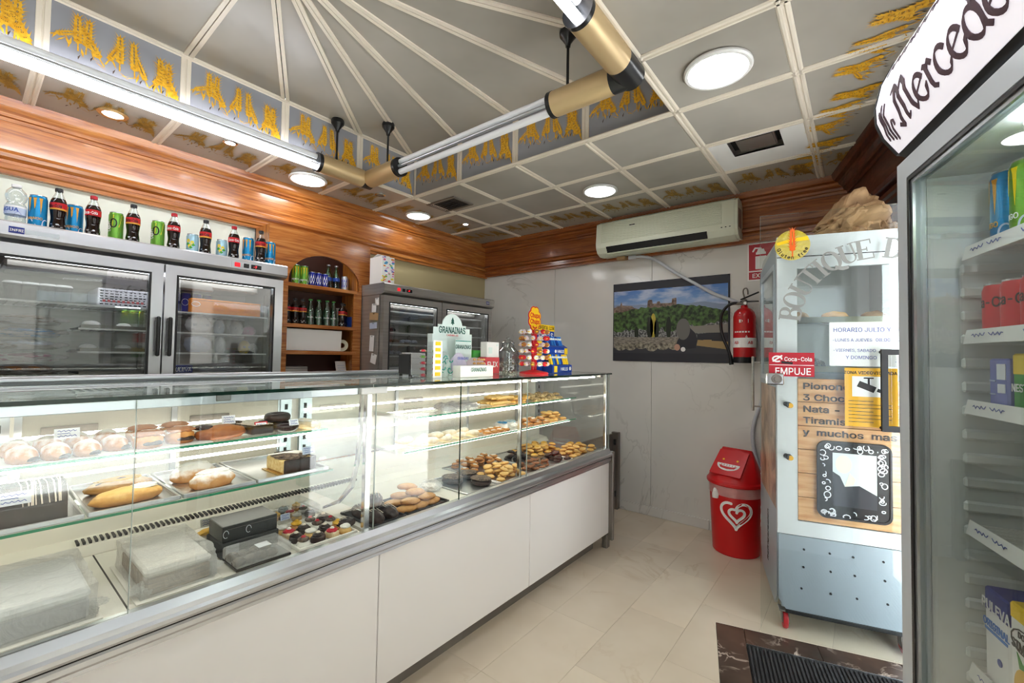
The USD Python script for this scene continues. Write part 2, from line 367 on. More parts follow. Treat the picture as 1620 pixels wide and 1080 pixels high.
part('paving', e_prism(E1W + .2, 7.2, -9, 12, -.1, -.03), 'paving', gnd)
ho = struct('wall_street')
part('facade', e_prism(7.2, 7.6, -9, 12, -.1, 7.5), 'street_wall', ho)
part('window_band', [e_prism(7.17, 7.2, b, b + 1.2, z, z + 1.7) for b in (-7, -4, -1, 2, 5, 8) for z in (.9, 4.2)], 'pane_dark', ho)

# ---- cornice of varnished wood: crown, frieze board, architrave
def cornice(name, fn, look, z0=2.335, crown=.075, proj=.05):
    t = struct(name)
    arch = [(0, z0), (.035, z0), (.035, z0 + .02), (.045, z0 + .028), (.045, z0 + .05), (.03, z0 + .058), (.03, z0 + .074), (.052, z0 + .086), (.058, z0 + .105), (.04, z0 + .122), (.025, z0 + .13), (0, z0 + .13)]
    board = [(0, z0 + .13), (.022, z0 + .13), (.022, 2.62), (0, 2.62)]
    top = [(0, 2.615), (.03, 2.615), (.034, 2.632), (.046, 2.636), (.05, 2.652), (.066, 2.668), (.072, 2.684), (crown * .85 + .015, 2.69), (crown + .01, 2.708), (crown + .014, 2.73), (0, 2.73)]
    for n, pr in (('architrave', arch), ('frieze_board', board), ('crown_moulding', top)):
        part(n, fn(pr), look, t, 25)
cornice('trim_1', lambda pr: sweep([(XW + a, z) for a, z in pr], 'y', -1.6, YW), 'wood_y', crown=.05)
cornice('trim_2', lambda pr: sweep([(YW - a * 1.2, z) for a, z in pr], 'x', XW, .3), 'wood_x', z0=2.345, crown=.1)
def rc(pr):
    m = sweep([(E1W - a * 1.5, z) for a, z in pr], 'y', -2.2, 3.86); m.apply_transform(R15); return m
cornice('trim_3', rc, 'wood_dark', z0=2.3, crown=.09)

# ---- ceiling: metal tiles between beaded strips, wheat friezes, a raised tray with radiating ribs
ce = struct('ceiling')
part('slab', (bb(XW - .1, 1.9, -1.7, TY0 - .05, ZC + .04, ZC + .1), bb(XW - .1, 1.9, TY1 + .05, YW + .1, ZC + .04, ZC + .1), bb(XW - .1, TX0 - .05, TY0 - .05, TY1 + .05, ZC + .04, ZC + .1), bb(TX1 + .05, 1.9, TY0 - .05, TY1 + .05, ZC + .04, ZC + .1),
               bb(TX0 - .05, TX1 + .05, TY0 - .05, TY1 + .05, ZT + .05, ZT + .1)), 'dark_gap', ce)
def ear(x, y, L, lean, tw=1.):
    """one printed ear of wheat: (gold triangles, brown triangles) as 2-D polygons"""
    g, b = [], []; a = math.radians(lean); ux, uy = math.sin(a), math.cos(a); rx, ry = uy, -ux
    P = lambda s, t: (x + ux * s + rx * t, y + uy * s + ry * t)
    g.append([P(0, -.003), P(L * .42, -.002), P(L * .42, .002), P(0, .003)])
    n = 8
    for i in range(n):
        s = L * (.26 + .64 * i / (n - 1)); w = L * .098 * (1 - .5 * max(0, i / (n - 1) - .45)) * tw; h = L * .105
        for sd in (-1, 1):
            g.append([P(s - h * .5, sd * w * .12), P(s - h * .1, sd * w * .95), P(s + h * .75, sd * w * .75), P(s + h * .55, sd * w * .1)])
            g.append([P(s + h * .55, sd * w * .8), P(s + h * 1.7, sd * w * 1.7), P(s + h * .72, sd * w * .62)])
            b.append([P(s + h * .25, sd * w * .08), P(s + h * .42, sd * w * .30), P(s + h * .47, sd * w * .08)])
    g.append([P(L * .9, -L * .035), P(L * 1.06, 0), P(L * .9, L * .035)])
    return g, b
def fan(polys, z0, z1):
    v, f = [], []
    for q_, p in enumerate(polys):
        k = len(v); n = len(p); ar = sum(p[i][0] * p[(i + 1) % n][1] - p[(i + 1) % n][0] * p[i][1] for i in range(n))
        if ar < 0: p = p[::-1]
        v += [(*q, z1 + 1.2e-5 * q_) for q in p]; f += [(k, k + i, k + i + 1) for i in range(1, n - 1)]
    return trimesh.Trimesh(np.array(v), np.array(f), process=False)
EARS = [(.015, .52, .30, 58), (.20, .42, .44, -2), (.252, .41, .44, 3), (.385, .33, .46, -30), (.39, .38, .36, 24), (.495, .36, .45, -1), (.61, .33, .46, -3), (.715, .28, .36, -22), (.725, .27, .42, 34), (.825, .26, .46, -3), (.868, .24, .46, 2), (.985, .12, .56, -26)]
LEAVES = [(.03, .40, .16, 20), (.05, .38, .16, 44), (.13, .34, .2, 12), (.145, .36, .2, -18), (.165, .44, .12, 60), (.235, .28, .14, -10), (.305, .30, .2, -6), (.40, .22, .16, -60), (.36, .30, .14, -70), (.47, .30, .2, -24), (.50, .22, .12, 70), (.55, .22, .13, 58), (.57, .20, .16, -58), (.62, .2, .18, 10), (.68, .18, .1, 98), (.76, .16, .22, 8), (.81, .18, .14, -20), (.89, .14, .22, -4), (.91, .2, .1, 85), (.98, .06, .22, -12)]
def wheat(L, H):
    g, b = [], []
    for x, y, s, lean in EARS:
        p, q = ear(x * L, y * H - .02, s * H * 1.24, lean); g += p; b += q
    for x, y, s, lean in LEAVES:
        a = math.radians(lean); ux, uy = math.sin(a) * s * H, math.cos(a) * s * H
        g.append([(x * L, y * H), (x * L + ux * .5 + .006 * uy / (s * H), y * H + uy * .5), (x * L + ux, y * H + uy), (x * L + ux * .5 - .0045, y * H + uy * .5)])
    for x, y in ((.2, .22), (.285, .26), (.445, .2), (.65, .2), (.83, .18), (.75, .2)):
        b.append([(x * L, y * H), (x * L + .005, y * H + .012), (x * L + .009, y * H + .028), (x * L - .001, y * H + .014)])
    return fan(g, 0, .0012), fan(b, 0, .0062)
SPR = [(-.024, 0), (-.024, -.006), (-.017, -.011), (-.008, -.011), (-.003, -.006), (.003, -.006), (.008, -.011), (.017, -.011), (.024, -.006), (.024, 0)]
def strip_x(y, x0, x1, z=ZC): return sweep([(y + a, z + .004 + b) for a, b in SPR], 'x', x0, x1)
def strip_y(x, y0, y1, z=ZC): return sweep([(x + a, z + .004 + b) for a, b in SPR], 'y', y0, y1)
inside = sg.Polygon([(XW, -1.6), (1.78, -1.6), EtoW(E1W, 3.8), (XW, YW)])
for i in range(len(XL) - 1):
    for j in range(len(YL) - 1):
        x0, x1, y0, y1 = XL[i], XL[i + 1], YL[j], YL[j + 1]
        if x0 >= TX0 - .01 and x1 <= TX1 + .01 and y0 >= TY0 - .01 and y1 <= TY1 + .01: continue
        p = sg.box(x0 + .003, y0 + .003, x1 - .003, y1 - .003).intersection(inside)
        if p.area < .01 or p.geom_type != 'Polygon': continue
        white = abs(x0 + .765) < .01 and abs(y0 - 2.83) < .01
        if white: continue
        tl = part('ceiling_tile', T(prism(p, .012), (0, 0, ZC)), 'ceiling_metal', ce, False)
        g = None
        if i == 0 and -.4 < y0 < 3.2: L = y1 - y0 - .05; g = [onto(w, (x0 + .14, y0 + .025, ZC), (0, 1, 0), (1, 0, 0)) for w in wheat(L, .34)]
        elif j == len(YL) - 2 and x0 < -.2: L = x1 - x0 - .05; g = [onto(w, (x0 + .025, y0 + .40, ZC), (1, 0, 0), (0, -1, 0)) for w in wheat(L, .34)]
        if g is not None:
            part('wheat_print', g[0], 'wheat_faded', tl, False); part('wheat_marks', g[1], 'wheat_brown', tl, False)
for x in XL[1:-1]:
    for (a, b) in ([(-1.6, TY0), (TY1, YW - .1)] if TX0 + .05 < x < TX1 - .05 else [(-1.6, YW - .1)]):
        if x > .3: b = 1.4
        elif x > -.3: b = 3.84
        part('ceiling_strip', strip_y(x, a, b), 'strip_paint', ce, 30)
for y in YL[1:-1]:
    for (a, b) in ([(XW + .06, TX0), (TX1, 1.0)] if TY0 + .05 < y < TY1 - .05 else [(XW + .06, 1.0)]):
        if b > .9: b = min(b, (E1W - .12 - y * math.sin(math.radians(ANG))) / math.cos(math.radians(ANG)))
        part('ceiling_strip', strip_x(y, a, b), 'strip_paint', ce, 30)
for k in range(4):
    for w, n, lk in zip(wheat(.52, .30), ('wheat_print', 'wheat_marks'), ('wheat_gold', 'wheat_brown')):
        m = onto(w, (.84, 1.95 + .54 * k, ZC - .0005), (0, -1, 0), (-1, 0, 0)); m.apply_transform(R15); part(n, m, lk, ce, False)
# white tile with a sunken vent
t = part('vent_tile', J(bb(-.762, -.635, 2.833, 3.312, ZC - .002, ZC + .01), bb(-.36, -.223, 2.833, 3.312, ZC - .002, ZC + .01), bb(-.635, -.36, 2.833, 2.862, ZC - .002, ZC + .01), bb(-.635, -.36, 3.09, 3.312, ZC - .002, ZC + .01)), 'white_matte', ce, False, label='white ceiling tile with a sunken rectangular vent')
part('vent_well', J(bb(-.635, -.36, 2.862, 3.09, ZC + .045, ZC + .05), bb(-.64, -.635, 2.86, 3.09, ZC, ZC + .05), bb(-.36, -.355, 2.86, 3.09, ZC, ZC + .05), bb(-.64, -.355, 2.857, 2.862, ZC, ZC + .05), bb(-.64, -.355, 3.09, 3.095, ZC, ZC + .05)), 'steel_dark', t, False)
part('vent_grille', J(bb(-.585, -.4, 2.895, 3.06, ZC + .006, ZC + .012), bb(-.595, -.585, 2.885, 3.07, ZC + .012, ZC + .03), bb(-.4, -.39, 2.885, 3.07, ZC + .012, ZC + .03), bb(-.585, -.4, 3.06, 3.07, ZC + .012, ZC + .03)), 'steel_dark', t, False)
# frieze panels round the tray
def frieze(o, right, L, n_out):
    p = part('frieze_panel', onto(T(bb(.004, L - .004, .004, ZT - ZC - .004, -.01, 0)), o, right, (0, 0, 1)), 'frieze_metal', ce, False)
    g, b = wheat(L - .03, (ZT - ZC) * 1.0)
    part('wheat_print', onto(T(g, (.015, .0, 0)), o, right, (0, 0, 1)), 'wheat_gold', p, False); part('wheat_marks', onto(T(b, (.015, 0, 0)), o, right, (0, 0, 1)), 'wheat_brown', p, False)
    part('frieze_strip', onto(J(bb(-.024, -.003, 0, ZT - ZC, -.002, .006, .002), bb(-.004, .004, 0, ZT - ZC, -.004, .002), bb(.003, .024, 0, ZT - ZC, -.002, .006, .002)), o, right, (0, 0, 1)), 'strip_paint', ce, False)
ys = [y for y in YL if TY0 - .01 <= y <= TY1 + .01]; xs_ = [x for x in XL if TX0 - .01 <= x <= TX1 + .01]
for a, b in zip(ys[:-1], ys[1:]):
    frieze((TX0, a, ZC), (0, 1, 0), b - a, 1); frieze((TX1, b, ZC), (0, -1, 0), b - a, 1)
for a, b in zip(xs_[:-1], xs_[1:]):
    frieze((a, TY1, ZC), (1, 0, 0), b - a, 1); frieze((b, TY0, ZC), (-1, 0, 0), b - a, 1)
for m in (strip_y(TX0 + .012, TY0, TY1, ZT), strip_y(TX1 - .012, TY0, TY1, ZT), strip_x(TY1 - .012, TX0, TX1, ZT), strip_x(TY0 + .012, TX0, TX1, ZT)):
    part('tray_rim', T(m, (0, 0, -.004)), 'strip_paint', ce, 30)
CX, CY = -1.85, .725
per = [(TX0, y) for y in ys] + [(x, TY1) for x in xs_[1:]] + [(TX1, y) for y in ys[::-1][1:]] + [(x, TY0) for x in xs_[::-1][1:-1]]
for (a, b) in zip(per, per[1:] + per[:1]):
    c = sg.Polygon([(CX, CY), a, b]); part('tray_panel', T(prism(c.buffer(-.002), .012), (0, 0, ZT)), 'ceiling_metal', ce, False)
for a in per:
    d = np.array(a) - (CX, CY); L = np.linalg.norm(d); d /= L; n = np.array([-d[1], d[0]]); ms = []
    for s in (-1, 1):
        w0, w1 = .0015, .024
        q = [np.array((CX, CY)) + d * .03 + n * s * w0, np.array(a) + n * s * .003, np.array(a) + n * s * w1, np.array((CX, CY)) + d * .03 + n * s * .018]
        ms.append(T(prism(sg.Polygon([tuple(v) for v in q]), .012), (0, 0, ZT - .009)))
    part('tray_rib', J(ms), 'strip_paint', ce, False)
part('tray_boss', T(cyl(.07, .03, 32, .006), (CX, CY, ZT - .025)), 'strip_paint', ce)

# ================================================================== lamps and ceiling fittings
def led_panel(t):
    part('rim', lathe([(.118, 0), (.127, -.004), (.128, -.012), (.122, -.018), (.112, -.018), (.108, -.012)], 48, False), 'white_plastic', t)
    part('diffuser', T(lathe([(0, 0), (.112, 0), (.112, .01), (0, .01)], 48), (0, 0, -.0155)), 'led_white', t)
LP = Kind('ceiling_lamp', led_panel, 'ceiling lamp')
LP.put((-.5, 2.085, ZC), label='large round white LED ceiling lamp nearest the sign of the drinks cooler', scale=1.12)
LP.put((-1.6, 3.09, ZC), label='round white LED ceiling lamp in front of the air conditioner', scale=1.05)
LP.put((-3.265, 1.6, ZC), label='round white LED ceiling lamp over the row of bottles, beside the gold tube corner', scale=1.05)
LP.put((-3.27, 2.66, ZC), label='round white LED ceiling lamp in the far corner, over the tall paper box', scale=.92)
def spot(look):
    def f(t):
        part('ring', lathe([(.045, .0), (.066, -.003), (.068, -.008), (.06, -.014), (.046, -.012)], 36, False), 'brass_ring' if look == 'led_warm' else 'chrome', t)
        part('bulb', T(lathe([(0, 0), (.046, 0), (.046, .008), (0, .008)], 32), (0, 0, -.011)), look, t)
    return f
Kind('recessed_spot', spot('led_warm'), 'ceiling lamp').put((-3.25, .49, ZC), label='brass ringed recessed ceiling spot with a warm white light', scale=1.0)
SP = Kind('small_spot', spot('led_white'), 'ceiling lamp')
SP.put((-3.10, 1.02, ZC), label='small chrome ringed ceiling spot between the brass ringed spot and a round LED lamp', scale=.62)
SP.put((-3.10, 3.12, ZC), label='small bright ceiling spot nearest the far corner', scale=.6)
def dead(t):
    part('ring', lathe([(.03, .0), (.046, -.003), (.046, -.008), (.034, -.012)], 32, False), 'chrome', t)
    part('bulb', T(lathe([(0, 0), (.033, 0), (.033, .006), (0, .006)], 24), (0, 0, -.008)), 'steel_dark', t)
Kind('unlit_spot', dead, 'ceiling lamp').put((-3.10, 2.12, ZC), label='small unlit ceiling spot behind the gold tube corner', scale=.9)
# dark old vent
t = thing('ceiling_vent', 'dark grimy rectangular air vent in the lower ceiling near the far corner', 'vent', (-2.80, 2.62, ZC))
part('frame', J(bb(-2.97, -2.63, 2.50, 2.525, ZC - .012, ZC, .003), bb(-2.97, -2.63, 2.715, 2.74, ZC - .012, ZC, .003), bb(-2.97, -2.945, 2.525, 2.715, ZC - .012, ZC, .003), bb(-2.655, -2.63, 2.525, 2.715, ZC - .012, ZC, .003)), 'steel_dark', t, False)
part('plate', bb(-2.945, -2.655, 2.525, 2.715, ZC - .006, ZC), 'black_matte', t, False)
part('louvre', J(*[bb(-2.88, -2.72, 2.56 + .034 * k, 2.57 + .034 * k, ZC - .012, ZC - .005) for k in range(4)]), 'rubber', t, False)

# hanging square of tube lamps
FX0, FX1, FY, FZ = -2.865, -0.815, 1.845, 2.70
t = thing('tube_lamp', 'hanging square of white lamp tubes with gold cylinder corners and black joints', 'lamp', (FX0, FY, FZ))
R = .062
def pipe_y(x, y0, y1, r, z=FZ, n=28): return T(cyl(r, y1 - y0, n), (x, y0, z), (-90, 0, 0))
def pipe_x(y, x0, x1, r, z=FZ, n=28): return T(cyl(r, x1 - x0, n), (x0, y, z), (0, 90, 0))
part('gold_sleeve', pipe_y(FX0, 1.475, 1.80, R), 'gold_tube', t); part('gold_sleeve', pipe_x(FY, FX0 + .045, -2.49, R), 'gold_tube', t)
part('gold_sleeve', pipe_x(FY, -1.215, FX1 - .08, R), 'gold_tube', t); part('gold_sleeve', pipe_y(FX1, 1.40, FY - .12, R), 'gold_tube', t)
for x, s in ((FX0, 1), (FX1, -1)):
    part('corner_joint', J(pipe_y(x, FY - (.05 if s > 0 else .125), FY + .03, R * .985), pipe_x(FY, min(x, x + s * (.05 if s > 0 else .09)) , max(x, x + s * (.05 if s > 0 else .09)), R * .985), T(trimesh.creation.icosphere(3, R * .97), (x, FY + .0, FZ))), 'black_plastic', t)
for m in (pipe_y(FX0, 1.455, 1.478, R * 1.03), pipe_x(FY, -2.495, -2.47, R * 1.03), pipe_x(FY, -1.235, -1.212, R * 1.03), pipe_y(FX1, 1.38, 1.402, R * 1.03)):
    part('end_ring', m, 'black_plastic', t)
for nm, lk, mk_ in (('left', 'tube_lit', lambda r, dz, dx: pipe_y(FX0 + dx, -1.1, 1.458, r, FZ + dz)), ('back', 'tube_off', lambda r, dz, dx: pipe_x(FY - dx, -2.475, -1.232, r, FZ + dz)), ('right', 'tube_lit', lambda r, dz, dx: pipe_y(FX1 - dx, -1.1, 1.385, r, FZ + dz))):
    part('lamp_tube', mk_(.019, -.033, .0), lk, t, label='glowing white lamp tube' if lk == 'tube_lit' else 'unlit white lamp tube')
    part('lamp_tube', mk_(.019, .036, .0), 'tube_off', t, label='unlit white lamp tube')
    part('reflector_rail', mk_(.011, .002, .012), 'alu', t)
for x, y in ((FX0, 1.60), (-2.62, FY), (-1.14, FY), (FX1, 1.46)):
    part('hanger', J(T(cyl(.007, .30, 10), (x, y, FZ + .05)), T(lathe([(.012, -.085), (.014, -.07), (.03, -.045), (.042, -.03), (.044, -.012), (.04, 0)], 28), (x, y, ZT))), 'black_plastic', t)

# ================================================================== pastry counter
plain('pane_joint', '#aeb9b4', .2)
plain('deck_white', '#ece8de', .3)
GX, BX, CY0, CY1, DZ = -1.49, -2.14, -.62, 3.06, .725
t = thing('pastry_counter', 'long glass topped pastry display counter with white base panels and steel ledge', 'display counter', (-1.82, 1.22, 0))
part('base_body', (bb(BX, -1.55, CY0, CY1 - .02, .10, .69), bb(BX + .05, -1.60, CY0, CY1 - .06, .0, .10)), 'panel_white', t)
for y0, y1 in ((CY0, .02), (.023, 1.055), (1.058, 2.06), (2.063, CY1 + .0)):
    part('base_panel', bb(-1.55, -1.487, y0, y1, .112, .632, .002), 'panel_white', t, False)
part('kick_plate', (bb(-1.60, -1.572, CY0, 1.62, 0, .108), bb(-1.60, -1.572, 1.622, CY1 - .08, 0, .108)), 'steel_dark', t, False)
led = [(-1.55, .632), (-1.483, .632), (-1.483, .648), (-1.472, .648), (-1.468, .655), (-1.468, .668), (-1.474, .674), (-1.474, .678), (-1.462, .682), (-1.457, .690), (-1.457, .700), (-1.462, .708), (-1.476, .716), (-1.488, .737), (-1.51, .737), (-1.51, .70), (-1.55, .70)]
part('ledge', sweep(led, 'y', CY0, CY1), 'steel_light', t, 20)
part('ledge_groove', sweep([(-1.4728, .673), (-1.4728, .679), (-1.48, .679), (-1.48, .673)], 'y', CY0, CY1), 'dark_gap', t)
part('end_post', (bb(-1.50, -1.455, CY1, CY1 + .03, .06, .715, .004), bb(-1.53, -1.49, CY1 - .02, CY1 + .03, .0, .10, .003)), 'steel_dark', t)
part('end_panel', bb(BX, -1.50, CY1, CY1 + .02, .06, .72), 'steel_dark', t)
part('deck', (bb(-2.03, GX - .02, CY0, 1.0, .69, DZ), bb(-2.03, GX - .02, 1.02, CY1, .69, DZ)), 'deck_white', t, False)
for y in (-.3, .305, .95): part('deck_joint', bb(-2.03, GX - .025, y, y + .004, DZ, DZ + .0006), 'dark_gap', t)
part('deck_back', sweep([(-2.03, .70), (-2.03, .728), (-2.05, .755), (-2.125, .765), (-2.125, .87), (-2.14, .87), (-2.14, .70)], 'y', CY0, CY1), 'cream_case', t, False)
g = [bb(-2.108, -2.062, .27 + .0155 * k, .277 + .0155 * k, .7555 + (.0 if k % 1 else 0), .7655) for k in range(68)]
part('air_grille', J(g), 'black_matte', t, False, label='row of dark air slots at the back of the deck', kind='stuff')
part('top_glass', bb(BX - .04, GX + .012, CY0, 1.0, 1.289, 1.299), 'shelf_glass', t, False)
part('top_glass', bb(BX - .04, GX + .012, 1.006, CY1 + .015, 1.289, 1.299), 'shelf_glass', t, False)
for y0, y1 in ((CY0, 1.0), (1.006, CY1 + .015)): part('glass_edge', bb(GX + .0125, GX + .014, y0, y1, 1.289, 1.2995), 'glass_edge', t, False)
part('glass_edge', bb(BX - .04, GX + .012, CY1 + .0155, CY1 + .017, 1.289, 1.2995), 'glass_edge', t, False)
for y0, y1 in ((CY0, .298), (.30, 1.028), (1.03, 1.494), (1.496, 2.028), (2.03, CY1)):
    part('front_pane', bb(GX - .006, GX, y0, y1, .737, 1.288), 'pane_case', t, False)
    part('pane_edge', bb(GX - .0062, GX + .0004, y1 - .0015, y1, .737, 1.288), 'glass_edge' if abs(y1 - 1.494) < .01 else 'pane_joint', t, False)
part('end_pane', bb(BX + .06, GX, CY1 - .008, CY1 - .002, .737, 1.288), 'pane_case', t, False)
part('division_pane', bb(BX + .06, GX - .05, 1.006, 1.012, .80, 1.27), 'shelf_glass', t, False)
for y, w in ((1.005, .026), (1.985, .016), (CY1 - .02, .016)):
    part('upright', bb(GX - .035, GX - .012, y - w / 2, y + w / 2, .70, 1.289, .003), 'chrome', t)
part('upright', bb(GX - .05, GX - .02, CY1 - .001, CY1 + .012, .715, 1.289, .003), 'steel_dark', t)
part('corner_clip', J(bb(GX - .045, GX + .006, .955, 1.075, 1.262, 1.288, .003)), 'white_plastic', t)
for y in (.5, 2.05, 2.95): part('corner_clip', bb(GX - .04, GX - .006, y - .02, y + .02, 1.27, 1.289, .002), 'steel_dark', t)
part('bent_bracket', sweep([(p[0], p[1]) for p in [(-1.545, 1.27), (-1.552, 1.12), (-1.565, 1.0), (-1.60, .90), (-1.68, .82), (-1.80, .765), (-1.80, .755), (-1.69, .80), (-1.59, .885), (-1.553, 1.0), (-1.54, 1.12), (-1.533, 1.27)]], 'y', .988, 1.003), 'chrome', t, 30)
part('back_rail', J(T(cyl(.014, CY1 - CY0 - 1.2, 16), (BX - .06, CY0, 1.309), (-90, 0, 0)), bb(BX - .075, BX - .035, CY0, CY1 - 1.2, 1.262, 1.288, .003)), 'alu', t)
part('top_rail', (bb(BX, BX + .04, CY0, CY1, 1.255, 1.289, .003), bb(GX - .03, GX - .008, CY0, .99, 1.262, 1.288, .002)), 'alu', t)
# back: cream end panels, sliding glass doors in thin frames
part('back_panel', (bb(BX, BX + .012, CY1 - .28, CY1 - .005, .87, 1.255), bb(BX, BX + .012, -.2, .12, .87, 1.255), bb(BX, BX + .012, .95, 1.08, .87, 1.255)), 'cream_case', t)
part('slotted_rail', [bb(BX + .012, BX + .03, y, y + .05, .87, 1.255) for y in (.06, .94, 1.03, CY1 - .33, CY1 - .06)], 'alu', t)
part('slot', J(*[bb(BX + .03, BX + .0306, y + .018, y + .032, .9 + .05 * k, .925 + .05 * k) for y in (.06, .94, 1.03, CY1 - .33, CY1 - .06) for k in range(7)]), 'black_matte', t, kind='stuff')
for y0, y1, dx in ((.12, .56, 0), (.53, .95, .012), (1.08, 1.62, 0), (1.59, 2.2, .012), (2.17, CY1 - .30, 0)):
    d = part('sliding_door', bb(BX + .002 + dx, BX + .007 + dx, y0, y1, .88, 1.25), 'frost', t, False)
    part('door_rail', (bb(BX + dx, BX + .01 + dx, y0, y0 + .018, .87, 1.255), bb(BX + dx, BX + .01 + dx, y1 - .018, y1, .87, 1.255)), 'alu', d, False)
    part('finger_grip', bb(BX + .008 + dx, BX + .012 + dx, y0 + .06, y0 + .2, 1.13, 1.155), 'steel_dark', d, False)
def shelf(y0, y1, x0, x1, z, th=.007, look='shelf_glass'):
    p = part('shelf', bb(x0, x1, y0, y1, z - th, z), look, t, False)
    part('shelf_edge', bb(x1, x1 + .0015, y0, y1, z - th, z + .0003), 'glass_edge_green', p, False)
    part('bracket', [bb(x0, x0 + .30, y, y + .006, z - th - .022, z - th - .001) for y in (y0 + .03, y1 - .04)], 'chrome', t)
SH1, SH2, SR1, SR2 = 1.105, .945, 1.112, .952
shelf(-.5, .97, -2.10, -1.745, SH1); shelf(-.5, .97, -2.10, -1.695, SH2)
shelf(1.40, 2.93, -2.10, -1.70, SR1); shelf(1.33, 2.93, -2.10, -1.70, SR2)
for y0, y1, x, z in ((-.5, .95, -1.78, SH1 - .016), (-.5, .95, -2.08, SH1 + .025), (-.5, .95, -2.08, SH2 + .05), (-.5, .95, -1.535, 1.268), (-.5, .95, -1.97, SH2 - .018), (1.42, 2.9, -1.74, SR1 - .016), (1.36, 2.9, -1.74, SR2 - .016), (1.06, 2.75, -2.1, SR1 + .03), (1.06, 2.75, -2.1, SR2 + .06), (1.05, 2.9, -1.535, 1.272)):
    part('light_bar', bb(x - .007, x + .007, y0, y1, z - .005, z + .006), 'case_led_top' if x > -1.6 else 'case_led_back' if x < -2 else 'case_led', t, False)
d = part('thermometer', bb(GX - .05, GX - .012, .03, .145, 1.262, 1.289, .003), 'black_plastic', t)
part('digits', onto(txt('0.7', .016), (GX - .0115, .085, 1.278), *LEFT), 'led_red', d, False)
# low steel gate by the wall
t = thing('counter_gate', 'low dark steel gate panel between the counter end and the back wall', 'gate', (-1.83, 3.6, 0))
part('panel', bb(-1.86, -1.84, 3.12, 3.86, .05, .70, .003), 'steel_dark', t); part('post', bb(-1.86, -1.79, 3.87, 3.915, 0, .715, .004), 'steel_dark', t)
part('hinge', (T(cyl(.012, .05, 12), (-1.82, 3.862, .12)), T(cyl(.012, .05, 12), (-1.82, 3.862, .60))), 'black_plastic', t)

